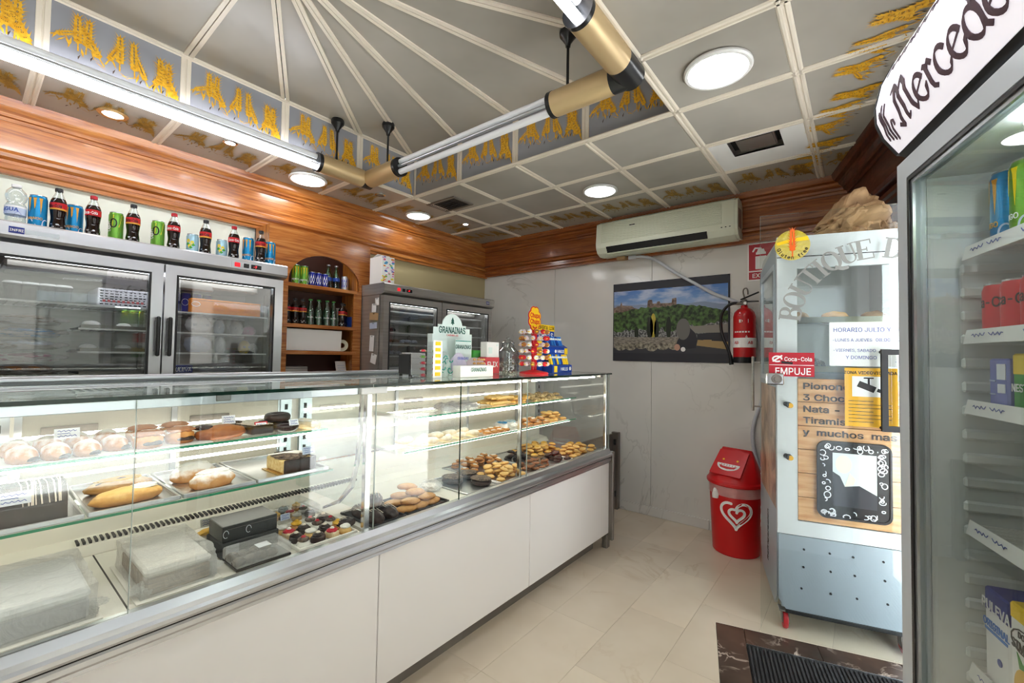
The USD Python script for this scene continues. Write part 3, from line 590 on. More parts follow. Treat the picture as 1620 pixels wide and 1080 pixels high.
# ================================================================== tall steel refrigerators
def fridge(y0, y1, label, gap, ctl_y, digital, logo_y):
    fx, bx, H = -3.0, -3.535, 1.99
    t = thing('refrigerator', label, 'refrigerator', ((fx + bx) / 2, (y0 + y1) / 2, 0))
    part('cabinet', J(bb(bx, fx - .06, y0, y0 + .05, .09, H - .09), bb(bx, fx - .06, y1 - .05, y1, .09, H - .09), bb(bx, bx + .04, y0, y1, .09, H - .09), bb(bx, fx - .06, y0, y1, .09, .16), bb(bx, fx - .06, y0 + .05, y1 - .05, H - .14, H - .09)), 'steel', t, False)
    part('lining', (bb(bx + .041, bx + .046, y0 + .05, y1 - .05, .16, H - .14), bb(bx + .046, fx - .08, y0 + .051, y0 + .055, .16, H - .14), bb(bx + .046, fx - .08, y1 - .055, y1 - .051, .16, H - .14)), 'steel', t, False)
    part('foot', [T(cyl(.02, .09, 14), (x, y, 0)) for x in (bx + .06, fx - .12) for y in (y0 + .06, y1 - .06)], 'black_plastic', t)
    h = part('header', sweep([(bx, H - .09), (fx - .03, H - .09), (fx + .004, H - .078), (fx + .012, H - .065), (fx + .012, H - .008), (fx + .004, H), (bx, H)], 'y', y0 - .005, y1 + .012), 'steel_light' if digital else 'steel', t, 20)
    fan_ = part('evaporator', (bb(bx + .08, fx - .15, y0 + .1, y1 - .1, H - .19, H - .145, .01), bb(fx - .22, fx - .15, (y0 + y1) / 2 + .05, (y0 + y1) / 2 + .30, H - .21, H - .17, .01)), 'steel_dark', t)
    c = part('control_panel', bb(fx + .012, fx + .014, ctl_y - .085, ctl_y + .085, H - .062, H - .022), 'alu', h, False)
    for k, (dy, w, lk) in enumerate(((-.055, .03, 'led_red_dim'), (-.005, .03, 'black_plastic'), (.052, .06, 'black_plastic'))):
        part('switch', bb(fx + .014, fx + .018, ctl_y + dy - w / 2, ctl_y + dy + w / 2, H - .055, H - .029, .002), lk, h, False)
    part('digits', onto(txt('-7', .013), (fx + .0182, ctl_y + .045, H - .042), *LEFT), 'led_red', h, False)
    part('badge', bb(fx + .012, fx + .0135, logo_y - .024, logo_y + .024, H - .055, H - .026), 'blue_deep', h, False)
    part('badge_lettering', onto(txt('INFRI', .011), (fx + .0136, logo_y, H - .041), *LEFT), 'paper', h, False)
    if digital: part('name_plate', bb(fx + .012, fx + .0135, logo_y + .028, logo_y + .135, H - .052, H - .032), 'alu_matte', h, False)
    for k, (a, b) in enumerate(((y0 + .006, gap - .004), (gap + .004, y1 - .006))):
        z0, z1, fw = .62, H - .098, .058
        fr = prism(sg.box(a, z0, b, z1).difference(sg.box(a + fw, z0 + fw, b - fw, z1 - fw)), .045)
        d = part('door', onto(fr, (fx - .05, 0, 0), (0, 1, 0), (0, 0, 1)), 'steel_light' if digital else 'steel', t, False)
        part('pane', bb(fx - .03, fx - .022, a + fw, b - fw, z0 + fw, z1 - fw), 'pane_dark', d, False)
        part('gasket', onto(prism(sg.box(a + fw - .006, z0 + fw - .006, b - fw + .006, z1 - fw + .006).difference(sg.box(a + fw + .004, z0 + fw + .004, b - fw - .004, z1 - fw - .004)), .004), (fx - .0062, 0, 0), (0, 1, 0), (0, 0, 1)), 'rubber', d, False)
        hy = b - .022 if k == 0 else a + .022
        if digital:
            part('handle', J(bb(fx + .018, fx + .038, hy - .010, hy + .010, 1.385, 1.60, .006), bb(fx - .006, fx + .024, hy - .008, hy + .008, 1.39, 1.41, .002), bb(fx - .006, fx + .024, hy - .008, hy + .008, 1.575, 1.595, .002)), 'black_plastic', d)
    for a, b in ((y0 + .006, gap - .004), (gap + .004, y1 - .006)):
        part('lower_door', bb(fx - .05, fx - .005, a, b, .12, .612, .003), 'steel', t)
    part('kick_grille', [bb(fx - .07, fx - .05, y0, y1, .02 + .03 * k, .035 + .03 * k) for k in range(3)], 'black_matte', t)
    zs = (1.645, 1.525, 1.405, 1.285, 1.1, .9) if digital else (1.78, 1.70, 1.60, 1.50, 1.40, 1.30, 1.15)
    for z in zs:
        for a, b in ((y0 + .06, gap - .012), (gap + .012, y1 - .06)):
            if digital and a < .2 and 1.3 < z < 1.6: a = .375
            w = [bb(bx + .06, fx - .10, yy - .0025, yy + .0025, z - .005, z) for yy in np.arange(a + .02, b - .01, .036)]
            w += [bb(fx - .106, fx - .098, a, b, z - .008, z + .001), bb(bx + .06, bx + .066, a, b, z - .008, z)]
            part('wire_shelf', J(w), 'white_plastic', t, False, kind='stuff')
    part('shelf_post', [bb(fx - .125, fx - .105, y, y + .018, .2, H - .2) for y in (y0 + .056, y1 - .078)] + [bb(bx + .05, bx + .07, gap - .01, gap + .01, .2, H - .2)], 'steel_dark', t, False)
    part('inner_lamp', bb(fx - .10, fx - .085, y0 + .1, y1 - .1, H - .152, H - .143), 'fridge_led', t, False)
    return t
plain('blue_deep', '#26358c', .35)
plain('fridge_led', '#ffffff', .4, emit=9., ecol='#f4f8ff')
fridge(.02, 1.335, 'steel two door glass refrigerator with black handles under the row of bottles', .694, 1.10, True, .146)
fridge(2.11, 3.44, 'steel two door glass refrigerator in the far corner behind the sweets', 2.742, 2.30, False, 3.35)

# ================================================================== arched wooden shelf unit
t = thing('arched_shelf_unit', 'varnished wooden shelf unit with arched opening between the two refrigerators', 'shelf unit', (-3.42, 1.78, 0))
AX, A0, A1 = -3.30, 1.352, 2.06
outer = unary_union([sg.box(A0, .62, A1 + .042, 1.995), sg.box(A0, 1.995, A1 + .115, 2.335)])
ar = sg.Polygon([(1.495, .66)] + [(1.495, 1.93)] + [(1.79 - .295 * math.cos(a), 1.95 + .225 * math.sin(a)) for a in np.linspace(0, PI, 26)] + [(2.075, 1.93), (2.03, 1.91), (2.03, .66)])
wave = sg.Polygon([(2.075, 1.95), (2.105, 1.9), (2.10, 1.78), (2.16, 1.72), (2.2, 1.72), (2.2, .6), (2.085, .6), (2.085, 1.66), (2.06, 1.70)])
part('arch_front', onto(prism(outer.difference(ar), .022), (AX - .022, 0, 0), (0, 1, 0), (0, 0, 1)), 'wood_y', t, 25)
part('side_board', (bb(-3.53, AX - .022, A0, A0 + .02, .62, 2.335), bb(-3.53, AX - .022, A1, A1 + .02, .62, 2.335)), 'wood_z', t)
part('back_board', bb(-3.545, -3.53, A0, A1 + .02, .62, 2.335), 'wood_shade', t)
for z in (1.935, 1.632, 1.430, 1.22): part('shelf', bb(-3.53, AX + .004, 1.40, 2.06, z - .028, z, .003), 'wood_y', t)
part('lower_cupboard', bb(-3.53, AX, A0, 2.08, .05, 1.19), 'wood_z', t)

# ================================================================== bottles and cans
plain('tape', '#d8d3b4', .3); plain('cardboard', '#b4926a', .8); plain('cardboard_dark', '#8a6f4e', .8)
plain('cola', '#160806', .06, coat=.6)
plain('cap_red', '#b8202c', .4)
plain('cap_black', '#26282b', .4)
plain('label_red', '#c4141e', .4)
plain('label_white', '#f3f1f0', .45)
plain('can_blue', '#1f8fc8', .28, .5)
plain('can_green', '#79b544', .28, .5)
plain('can_pale', '#a9cfdf', .3, .4)
plain('can_navy', '#24309a', .3, .4)
plain('can_silver', '#c9ccd2', .25, .8)
plain('claw_orange', '#e0a23c', .35)
plain('print_yellow', '#f2d21c', .4)
plain('print_green', '#3f9b3a', .4)
plain('print_black', '#191919', .5)
plain('print_blue', '#2a4ea8', .45)
plain('print_lilac', '#7c84c9', .45)
plain('label_blue_pale', '#c3cfe6', .45)
glassy('green_glass', (.45, .72, .56), lo=.12, rough=.03, power=3.)
plain('lollipop_red', '#c3122c', .35)
ORD = ['first', 'second', 'third', 'fourth', 'fifth', 'sixth', 'seventh', 'eighth', 'ninth', 'tenth', 'eleventh', 'twelfth']
NUM = ['no', 'one', 'two', 'three', 'four', 'five', 'six', 'seven', 'eight', 'nine', 'ten']

def cola(cap, label2):
    def f(t):
        part('body', lathe([(0, .004), (.018, 0), (.027, .004), (.030, .016), (.0295, .034), (.0265, .056), (.0265, .07), (.029, .09), (.0305, .105), (.0305, .142), (.0285, .152), (.024, .163)], 26), 'cola', t)
        part('shoulder', lathe([(.0245, .1635), (.018, .180), (.0135, .192), (.0125, .198)], 24), 'bottle_clear', t)
        part('cap', lathe([(.0125, .197), (.0145, .198), (.0148, .212), (.013, .215), (0, .215)], 24), cap, t)
        l = part('label', lathe([(.0300, .108), (.0312, .109), (.0312, .139), (.0300, .140)], 30), 'label_red', t)
        part('lettering', wrap(txt('Coca-Cola', .014, True, .0006, squeeze=.62), .0313, .123), 'print_black' if label2 else 'label_white', l, False)
        if label2: part('label_band', lathe([(.0304, .104), (.0315, .105), (.0315, .112), (.0304, .113)], 30), 'claw_orange', l)
        part('moulding', J(*[wrap(prism(sg.Polygon(arc(0, 0, .006, .0035, 0, 360, 10)), .0006), .0296, .02 + .012 * (k % 2), .55 * k) for k in range(12)]), 'steel_light', t, False, kind='stuff')
    return f
COKE = Kind('cola_bottle', cola('cap_red', False), 'bottle'); ZERO = Kind('cola_bottle', cola('cap_black', True), 'bottle')
def can_shell(t, look, r, h, name='body'):
    part(name, lathe([(0, .003), (r * .78, 0), (r * .84, .003), (r, .012), (r, h - .016), (r * .87, h - .003)], 30), look, t)
    part('lid', lathe([(r * .87, h - .004), (r * .9, h), (r * .86, h), (r * .82, h - .004), (0, h - .005)], 30), 'can_silver', t)
def claws(r, h, z0, look, t, base, n=3):
    ps = []
    for k in range(n):
        x = (k - (n - 1) / 2) * r * .62; j = [.9, .7, 1.0][k % 3]
        ps.append(sg.Polygon([(x - r * .20, h), (x + r * .22, h * 1.0), (x + r * .16, h * .86), (x + r * .12, h * .5), (x + r * .02, h * (1 - j) + .002), (x - r * .05, h * .45), (x - r * .10, h * .84)]))
    part('claw_mark', [wrap(prism(p, .0005), r + .0003, z0) for p in ps], look, base, False)
def energy(look, claw, h=.158, r=.0325):
    def f(t):
        can_shell(t, look, r, h)
        b = Thing(t.path + '/body', t.loc, True)
        claws(r, h * .5, h * .40, claw, t, b)
        part('lettering', wrap(txt('MANGO', .012, True, .0005, squeeze=.9), r + .0003, h * .28), 'claw_orange' if look == 'can_blue' else 'label_white', b, False)
        part('swirl', [wrap(prism(sg.LineString(arc(x, 0, .012, .02, a, a + 160)).buffer(.002), .0004), r + .0003, h * .14) for x, a in ((-.018, 20), (.015, 200), (.04, 60))], 'label_blue_pale', b, False)
    return f
BLUE = Kind('energy_can', energy('can_blue', 'claw_orange'), 'drink can')
def greencan(t):
    can_shell(t, 'can_green', .031, .155); b = Thing(t.path + '/body', t.loc, True)
    part('yellow_panel', wrap(prism(sg.Polygon([(.0, .07), (.03, .075), (.042, .14), (.005, .14)]), .0004), .0313, 0), 'print_yellow', b, False)
    part('swirl', [wrap(prism(sg.LineString(arc(.006, .095, .013, .022, a, a + 230)).buffer(.003), .0006), .0316, 0) for a in (100, 290)], 'print_black', b, False)
    part('lettering', wrap(T(txt('tea', .03, True, .0005), (0, 0, 0), (0, 0, 90)), .0313, .075, -.7), 'label_white', b, False)
    part('grass', wrap(prism(sg.Polygon([(-.04, .02), (.04, .02), (.04, .05), (.02, .042), (.0, .055), (-.02, .04), (-.04, .05)]), .0004), .0313, 0), 'print_green', b, False)
GREEN = Kind('iced_tea_can', greencan, 'drink can')
def palecan(t):
    can_shell(t, 'can_pale', .0305, .113); b = Thing(t.path + '/body', t.loc, True)
    part('fruit_mark', [wrap(prism(sg.Polygon(arc(x, y, .009, .011, 0, 360, 12)), .0005), .0308, 0) for x, y in ((-.008, .07), (.012, .06), (.0, .04))], 'print_yellow', b, False)
    part('leaf_mark', [wrap(prism(sg.Polygon([(x, y), (x + .01, y + .012), (x + .02, y), (x + .01, y - .006)]), .0007), .0308, 0) for x, y in ((-.02, .05), (.008, .045), (-.005, .03))], 'print_green', b, False)
PALE = Kind('soda_can', palecan, 'drink can')
def water(t):
    part('body', lathe([(0, .004), (.028, 0), (.034, .006), (.035, .03), (.033, .036), (.035, .042), (.0345, .092), (.031, .1), (.028, .106), (.034, .115), (.0375, .135), (.033, .156), (.02, .172), (.014, .178)], 30), 'bottle_clear', t)
    part('cap', lathe([(.014, .176), (.017, .178), (.017, .19), (0, .194)], 24), 'label_white', t)
    l = part('label', lathe([(.0352, .046), (.036, .047), (.036, .086), (.0352, .087)], 30, False), 'label_blue_pale', t)
    part('lettering', wrap(txt('AGUA', .016, True, .0006), .0362, .068), 'print_blue', l, False)
    part('pink_band', lathe([(.0358, .078), (.0364, .079), (.0364, .085), (.0358, .086)], 30, False), 'label_white', l)
    part('hills', [wrap(prism(sg.Polygon([(x - .012, 0), (x, .016), (x + .012, 0)]), .0004), .0362, .048) for x in (-.04, -.02, .03)], 'print_lilac', l, False)
WATER = Kind('water_bottle', water, 'bottle')
FZT, FBX = 1.991, -3.10
grp = 'bottles and cans on the refrigerator'
row = [(.145, 'W'), (.216, 'B'), (.284, 'Z'), (.348, 'B'), (.41, 'C'), (.503, 'G'), (.569, 'Z'), (.682, 'G'), (.75, 'C'), (.842, 'P'), (.907, 'Z'), (.994, 'P'), (1.06, 'C'), (1.143, 'B'), (1.207, 'Z'), (1.278, 'B'), (.055, 'B')]
tot = {k: sum(1 for _, q in row if q == k) for k in 'WBZCGP'}; seen = dict.fromkeys('WBZCGP', 0)
desc = {'W': 'clear water bottle', 'B': 'bright blue energy drink can', 'Z': 'black capped cola bottle', 'C': 'red capped cola bottle', 'G': 'green and yellow iced tea can', 'P': 'short pale blue soda can'}
kinds = {'W': WATER, 'B': BLUE, 'Z': ZERO, 'C': COKE, 'G': GREEN, 'P': PALE}
for y, q in sorted(row):
    n = seen[q]; seen[q] += 1
    where = 'at the left end of the refrigerator top' if tot[q] == 1 else f'on the refrigerator top, {ORD[n]} of {NUM[tot[q]]} from the left'
    kinds[q].put((FBX + {.348: -.05, .503: -.02, .682: -.02, 1.207: .03}.get(y, 0), y, FZT), (0, 0, -28 + rng.uniform(-14, 14)), f'{desc[q]} {where}', grp)

# ---- the arched unit
AB = -3.41
def sleek(look, mark):
    def f(t):
        can_shell(t, look, .0265, .118); b = Thing(t.path + '/body', t.loc, True)
        part('stripe', [wrap(prism(sg.Polygon([(x, .02), (x + .010, .05), (x + .002, .10), (x - .008, .06)]), .0005), .0268, 0) for x in (-.022, -.004, .014)], mark, b, False)
    return f
g2 = 'drinks on the arched shelves'
TALL = Kind('beer_can', energy('can_green', 'print_yellow', .155, .031), 'drink can')
for k, y in enumerate((1.598, 1.663)): TALL.put((AB, y, 1.9355), (0, 0, -30), f'tall green and yellow can on the top arched shelf, {("left", "right")[k]} one of the pair', g2)
NAV = Kind('slim_can', sleek('can_navy', 'label_white'), 'drink can')
for k, y in enumerate((1.725, 1.779, 1.833)): NAV.put((AB, y, 1.9355), (0, 0, -30), f'navy blue slim can on the top arched shelf, {ORD[k]} of three from the left', g2)
SIL = Kind('slim_can', sleek('can_silver', 'can_navy'), 'drink can')
for k, y in enumerate((1.99, 2.028)): SIL.put((AB + .03 - .05 * k, y, 1.9355), (0, 0, -30), f'silver and blue slim can right of the green bottles, {("left", "right")[k]} one of two', g2)
def green_bottle(label):
    def f(t):
        part('body', lathe([(0, .006), (.024, 0), (.028, .005), (.0285, .03), (.026, .06), (.0285, .10), (.027, .125), (.018, .155), (.0125, .18), (.0125, .198)], 24), 'green_glass', t)
        part('cap', lathe([(.0125, .196), (.0145, .197), (.0145, .206), (0, .208)], 20), 'print_green' if not label else 'can_silver', t)
        if label: part('label', lathe([(.0278, .074), (.0285, .075), (.0292, .1), (.0285, .101)], 24, False), 'print_blue', t)
        else: part('embossing', J(*[wrap(txt('Coca-Cola', .010, True, .0008, squeeze=.6), .0276, .065, a) for a in (0, 3.1)]), 'label_white', t, False)
    return f
GB1 = Kind('glass_bottle', green_bottle(True), 'bottle'); GB2 = Kind('glass_bottle', green_bottle(False), 'bottle')
for k, y in enumerate((1.880, 1.942)): GB1.put((AB - .03 + .012 * k, y, 1.9355), (0, 0, -30), f'green glass bottle with a blue label on the top arched shelf, {("left", "right")[k]} of two', g2)
for k, y in enumerate((1.54, 1.60, 1.66)): ZERO.put((AB, y, 1.6325), (0, 0, -30), f'cola bottle on the middle arched shelf left of the green bottles, {ORD[k]} of three', g2, .93)
for k, (y, dx) in enumerate(((1.722, 0), (1.782, .01), (1.822, -.055), (1.848, .02), (1.91, .01))): GB2.put((AB + dx, y, 1.6325), (0, 0, -30), f'empty green contour glass bottle on the middle arched shelf, {ORD[k]} of five', g2)
for k, y in enumerate((1.974, 2.020)): ZERO.put((AB + .03 - .05 * k, y, 1.6325), (0, 0, -30), f'cola bottle on the middle arched shelf beside the blue book, {("left", "right")[k]} of two', g2, .93)
t = thing('notebook', 'blue book standing at the right end of the middle arched shelf', 'book', (-3.40, 2.045, 1.633))
part('cover', bb(-3.50, -3.345, 2.0525, 2.0545, 1.633, 1.723), 'print_blue', t); part('pages', bb(-3.495, -3.35, 2.0547, 2.0595, 1.633, 1.72), 'paper', t)
t = thing('menu_card', 'tall white printed card behind the blue book on the middle arched shelf', 'card', (-3.50, 2.02, 1.633))
part('sheet', bb(-3.515, -3.512, 1.995, 2.055, 1.633, 1.80), 'paper', t); part('print_line', [bb(-3.512, -3.5115, 2.0, 2.05, 1.66 + .02 * k, 1.664 + .02 * k) for k in range(6)], 'label_blue_pale', t)
t = thing('white_board', 'plain white cardboard sheet leaning on the lower arched shelf', 'cardboard', (-3.33, 1.70, 1.431))
part('sheet', T(bb(-.004, .004, -.28, .25, 0, .165, .002), (-3.345, 1.70, 1.432), (0, 4, 0)), 'paper', t); part('pin', T(cyl(.008, .006, 14), (-3.343, 1.45, 1.447), (0, 90, 0)), 'steel_dark', t)
t = thing('tape_roll', 'roll of pale adhesive tape on the lower arched shelf', 'tape roll', (-3.40, 2.0, 1.431))
part('tape', T(lathe([(.022, 0), (.048, 0), (.048, .05), (.022, .05), (.022, 0)], 30), (-3.41, 1.995, 1.4795), (0, 90, -25)), 'tape', t); part('core', T(lathe([(.019, 0), (.0218, 0), (.0218, .05), (.019, .05), (.019, 0)], 30), (-3.41, 1.995, 1.4795), (0, 90, -25)), 'cardboard', t)
t = thing('paper_tray', 'grey tray with stacked papers at the bottom of the arched unit', 'tray', (-3.38, 1.62, 1.221))
part('tray', bb(-3.5, -3.335, 1.50, 1.80, 1.221, 1.24, .004), 'steel', t)
for k in range(4): part('paper_sheet', T(bb(-.07, .06, -.1, .1, 0, .003), (-3.41, 1.64 + .02 * k, 1.2405 + .0032 * k), (0, 0, 6 * k - 8)), 'paper', t)
t = thing('grey_box', 'low grey box lying on the paper tray', 'box', (-3.42, 1.60, 1.2545)); part('box_body', bb(-3.48, -3.36, 1.51, 1.69, 1.2545, 1.31, .004), 'steel', t); part('lid_line', bb(-3.3598, -3.359, 1.51, 1.69, 1.295, 1.298), 'rubber', t)
t = thing('leaflet', 'white leaflet leaning in the lower right of the arched unit', 'leaflet', (-3.35, 2.01, 1.221))
part('sheet', T(bb(-.002, .002, -.05, .05, 0, .13), (-3.40, 2.0, 1.2215), (0, -12, 8)), 'paper', t); part('print_line', [T(bb(.0021, .0026, -.035, .035, .03 + .02 * k, .034 + .02 * k), (-3.40, 2.0, 1.2215), (0, -12, 8)) for k in range(4)], 'label_blue_pale', t)
# notes stuck on the side of the corner refrigerator
for k, (x, z, w, h, lk, what) in enumerate(((-3.08, 1.84, .05, .06, 'paper', 'topmost small white note'), (-3.12, 1.79, .06, .07, 'paper', 'upper white note'), (-3.12, 1.72, .12, .06, 'cardboard', 'brown card'), (-3.125, 1.645, .10, .05, 'label_blue_pale', 'pale blue note'), (-3.14, 1.50, .06, .13, 'paper', 'long white receipt'), (-3.11, 1.375, .075, .08, 'paper', 'tilted square white note'))):
    t = thing('note', f'{what} stuck on the side of the corner refrigerator', 'note', (x, 2.106, z))
    part('sheet', T(bb(-w / 2, w / 2, -.0012, 0, -h / 2, h / 2), (x, 2.1045, z), (0, 14 if k == 5 else (-3, 2, 4, -2, 3)[k % 5], 0)), lk, t)
    part('adhesive_strip', bb(x - .012, x + .012, 2.1025, 2.1032, z + h / 2 - .012, z + h / 2 - .002), 'bottle_clear', t)

# ---- on top of the corner refrigerator: a tall box of striped sweets bags
t = thing('sweets_box', 'tall white carton with multicoloured front on the corner refrigerator', 'box', (-3.12, 2.17, 1.991))
part('carton', J(bb(-3.22, -3.05, 2.12, 2.245, 1.991, 2.215, .003)), 'paper', t)
part('top_flap', T(bb(-.05, .05, -.06, .06, 0, .003), (-3.16, 2.18, 2.218), (0, -18, 0)), 'paper', t)
cols = ['#d8384a', '#f4e24a', '#6d56b8', '#4aa4d8', '#ffffff', '#e58ac2', '#7ec04a', '#e8862e', '#c9b6e8']
for i, c in enumerate(cols): plain(f'sweet_{i}', c, .4)
r5 = random.Random(5)
for k in range(46):
    y, z = r5.uniform(2.125, 2.236), 1.998 + .205 * (k / 46) + r5.uniform(0, .01); s = r5.uniform(.008, .016)
    part('printed_sweet', T(blob(.002, s, s * r5.uniform(.6, 1.2), k, .3, 2, 1), (-3.0495, y, z)), f'sweet_{r5.choice([4, 4, 0, 1, 2, 3, 5, 6, 7, 8]) if z > 2.05 else r5.choice([1, 1, 6, 7, 0])}', t)

# ---- inside the left refrigerator
fx = -3.2
def carton(name, label, cat, x0, x1, y0, y1, z0, z1, look, text=None, th=.03, tl='print_blue', extra=None):
    t = thing(name, label, cat, ((x0 + x1) / 2, (y0 + y1) / 2, z0)); part('carton', bb(x0, x1, y0, y1, z0, z1, .003), look, t, False)
    part('lid_seam', bb(x1, x1 + .0006, y0 + .004, y1 - .004, z1 - .012, z1 - .010), 'rubber', t)
    if text: part('lettering', onto(txt(text, th), (x1 + .0005, (y0 + y1) / 2, (z0 + z1) / 2 - .005), *LEFT), tl, t, False)
    return t
plain('print_red', '#c03030', .5); plain('orange_box', '#e8860f', .45); plain('pack_grey', '#b9bcc6', .5); plain('magenta', '#8a2450', .4); plain('sack_blue', '#2f73b4', .45); plain('loaf', '#7d6650', .7); plain('carton_print', '#d6d4dc', .5)
t = carton('printed_carton', 'white carton with fine red and black print on the top refrigerator shelf', 'box', -3.45, -3.17, .45, .67, 1.646, 1.745, 'carton_print')
r6 = random.Random(6)
part('print_line', J(*[bb(-3.1699, -3.1694, .46 + .02 * (k % 10), .46 + .02 * (k % 10) + r6.uniform(.006, .016), 1.658 + .014 * (k // 10), 1.658 + .014 * (k // 10) + .006) for k in range(60)]), 'print_black', t, False, kind='stuff')
part('red_print', J(*[bb(-3.1695, -3.169, .47 + .02 * k, .482 + .02 * k, 1.672, 1.684) for k in range(9)]), 'print_red', t, False, kind='stuff')
t = thing('plastic_tub', 'row of clear plastic tubs on the left of the top refrigerator shelf', 'tub', (-3.28, .24, 1.646))
for k in range(4):
    u = part('tub', T(lathe([(.024, 0), (.028, .002), (.033, .085), (.036, .088)], 24), (-3.24, .155 + .058 * k, 1.6465)), 'clear_plastic', t); part('tub_lid', T(lathe([(0, .098), (.03, .097), (.036, .09), (.0365, .086)], 24), (-3.24, .155 + .058 * k, 1.6465)), 'white_plastic', u)
for k, (z, lk, lab) in enumerate(((1.536, 'loaf', 'brown bag of rolls on the second refrigerator shelf'), (1.474, 'sack_blue', 'blue topped bag in the left refrigerator'), (1.412, 'label_blue_pale', 'pale lilac bag under the blue topped bag'), (1.350, 'magenta', 'bag with a magenta band low in the left refrigerator'), (1.288, 'orange_box', 'reddish bag lowest in the left refrigerator'))):
    t = thing('food_bag', lab, 'bag', (-3.25, .23, z)); part('filling', T(blob(.12, .11, .040, 30 + k, .3, 3), (-3.27, .21, z)), 'loaf' if k % 2 == 0 else lk, t); part('printed_band', T(blob(.127, .095, .026, 40 + k, .2, 3), (-3.265, .21, z + .020)), lk, t)
    part('film', T(blob(.13, .118, .05, 50 + k, .3, 4), (-3.265, .212, z)), 'bag_film', t); part('knot', T(blob(.02, .03, .02, 60 + k, .3), (-3.2, .325, z + .015)), 'bag_film', t)
for k, (y, z, s) in enumerate(((.43, 1.537, .036), (.56, 1.537, .03), (.42, 1.417, .034), (.56, 1.417, .034))):
    t = thing('cream_tart', f'pale dome shaped cake in the left refrigerator, {ORD[k]} from the upper left', 'cake'); part('dome', T(blob(s * .9, s, s * .8, k, .15), (-3.16, y, z)), 'label_white', t); part('tray', T(lathe([(0, 0), (s * 1.2, 0), (s * 1.25, .004), (0, .004)], 20), (-3.16, y, z - .004)), 'rubber', t)
for k, z in enumerate((1.5455, 1.4255, 1.3055)):
    t = thing('bakery_tray', f'dark baking tray slid into the left refrigerator, {ORD[k]} from the top', 'tray', (-3.28, .52, z)); part('tray', bb(-3.47, -3.12, .385, .67, z - .018, z - .014, .001), 'rubber', t); part('tray_rim', bb(-3.12, -3.114, .385, .67, z - .018, z - .002), 'steel_dark', t)
def bigcan(t):
    can_shell(t, 'can_navy', .027, .13); b = Thing(t.path + '/body', t.loc, True); part('oval_mark', wrap(prism(sg.LineString(arc(0, .07, .018, .02, 0, 360)).buffer(.0015), .0005), .0272, 0), 'label_white', b, False)
BC = Kind('tall_blue_can', bigcan, 'drink can')
for k, y in enumerate((.80, .86, .92, .98)): BC.put((-3.28 - .01 * k, y + .01, 1.646), (0, 0, -20), f'dark blue can behind the orange box, {ORD[k]} of four', 'dark blue cans in the refrigerator')
t = carton('orange_box', 'bright orange flat box on the top shelf of the refrigerator right half', 'box', -3.20, -3.15, .86, 1.25, 1.646, 1.735, 'orange_box')
part('mark', [T(blob(.002, .03, .02, 3 + k, .5, 3), (-3.149, 1.0 + .09 * k, 1.67)) for k in range(3)], 'sweet_7', t); part('oval_mark', onto(prism(sg.LineString(arc(0, 0, .022, .014, 0, 360)).buffer(.0015), .001), (-3.1495, .885, 1.70), *LEFT), 'label_white', t)
for k, (y, z, w, h, lk, lab) in enumerate(((.93, 1.53, .13, .10, 'label_white', 'white dairy pack'), (1.04, 1.526, .05, .09, 'label_blue_pale', 'pale blue carton'), (1.14, 1.526, .07, .085, 'label_white', 'white pouch'), (1.215, 1.526, .07, .06, 'sweet_5', 'pink printed pack'), (.93, 1.41, .14, .10, 'label_blue_pale', 'pale striped pack'), (1.05, 1.406, .05, .10, 'label_white', 'slim white pack'), (1.19, 1.406, .06, .085, 'print_yellow', 'yellow printed pack'), (1.245, 1.406, .03, .06, 'rubber', 'black tub'))):
    t = thing('food_pack', f'{lab} on the {"second" if z > 1.5 else "third"} shelf of the refrigerator right half', 'food pack', (-3.25, y, z)); part('pack', T(blob(.05, w / 2, h, k, .14, 2, 3, -.8), (-3.24, y, z)), lk, t); part('print_band', bb(-3.196, -3.1945, y - w * .32, y + w * .32, z + h * .4, z + h * .55), 'pack_grey', t); part('film', T(blob(.054, w / 2 + .004, h + .006, k, .2, 3, 3, -.8), (-3.238, y, z)), 'wrap', t)
carton('milk_box', 'blue dairy carton at the bottom left of the refrigerator right half', 'box', -3.24, -3.16, .775, .885, 1.286, 1.33, 'blue_deep', 'PULEVA', .018, 'label_white')
t = thing('plastic_bag', 'clear crumpled plastic bag at the bottom of the refrigerator right half', 'bag', (-3.25, 1.06, 1.286)); part('filling', T(blob(.10, .13, .03, 8, .5, 4), (-3.25, 1.06, 1.286)), 'pack_grey', t); part('film', T(blob(.11, .15, .05, 9, .6, 5), (-3.25, 1.06, 1.286)), 'wrap', t)
# inside the corner refrigerator
for k, (y, z, w, lk, lab) in enumerate(((2.34, 1.503, .16, 'loaf', 'tray of dark pastries'), (2.55, 1.503, .14, 'pack_grey', 'covered grey tray'), (2.36, 1.403, .18, 'pack_grey', 'silver platter'), (2.95, 1.503, .2, 'loaf', 'brown cake tray'), (2.33, 1.60, .08, 'rubber', 'black serving tongs'))):
    t = thing('refrigerator_tray', f'{lab} on a shelf of the corner refrigerator', 'tray', (-3.25, y, z)); part('tray', bb(-3.36, -3.13, y - w / 2, y + w / 2, z, z + .012, .004), 'steel', t); part('filling', [T(blob(.035, w / 5, .03, k * 5 + j, .3), (-3.2 - .07 * (j % 2), y - w / 4 + w / 2 * (j // 2), z + .012)) for j in range(4)], lk, t)

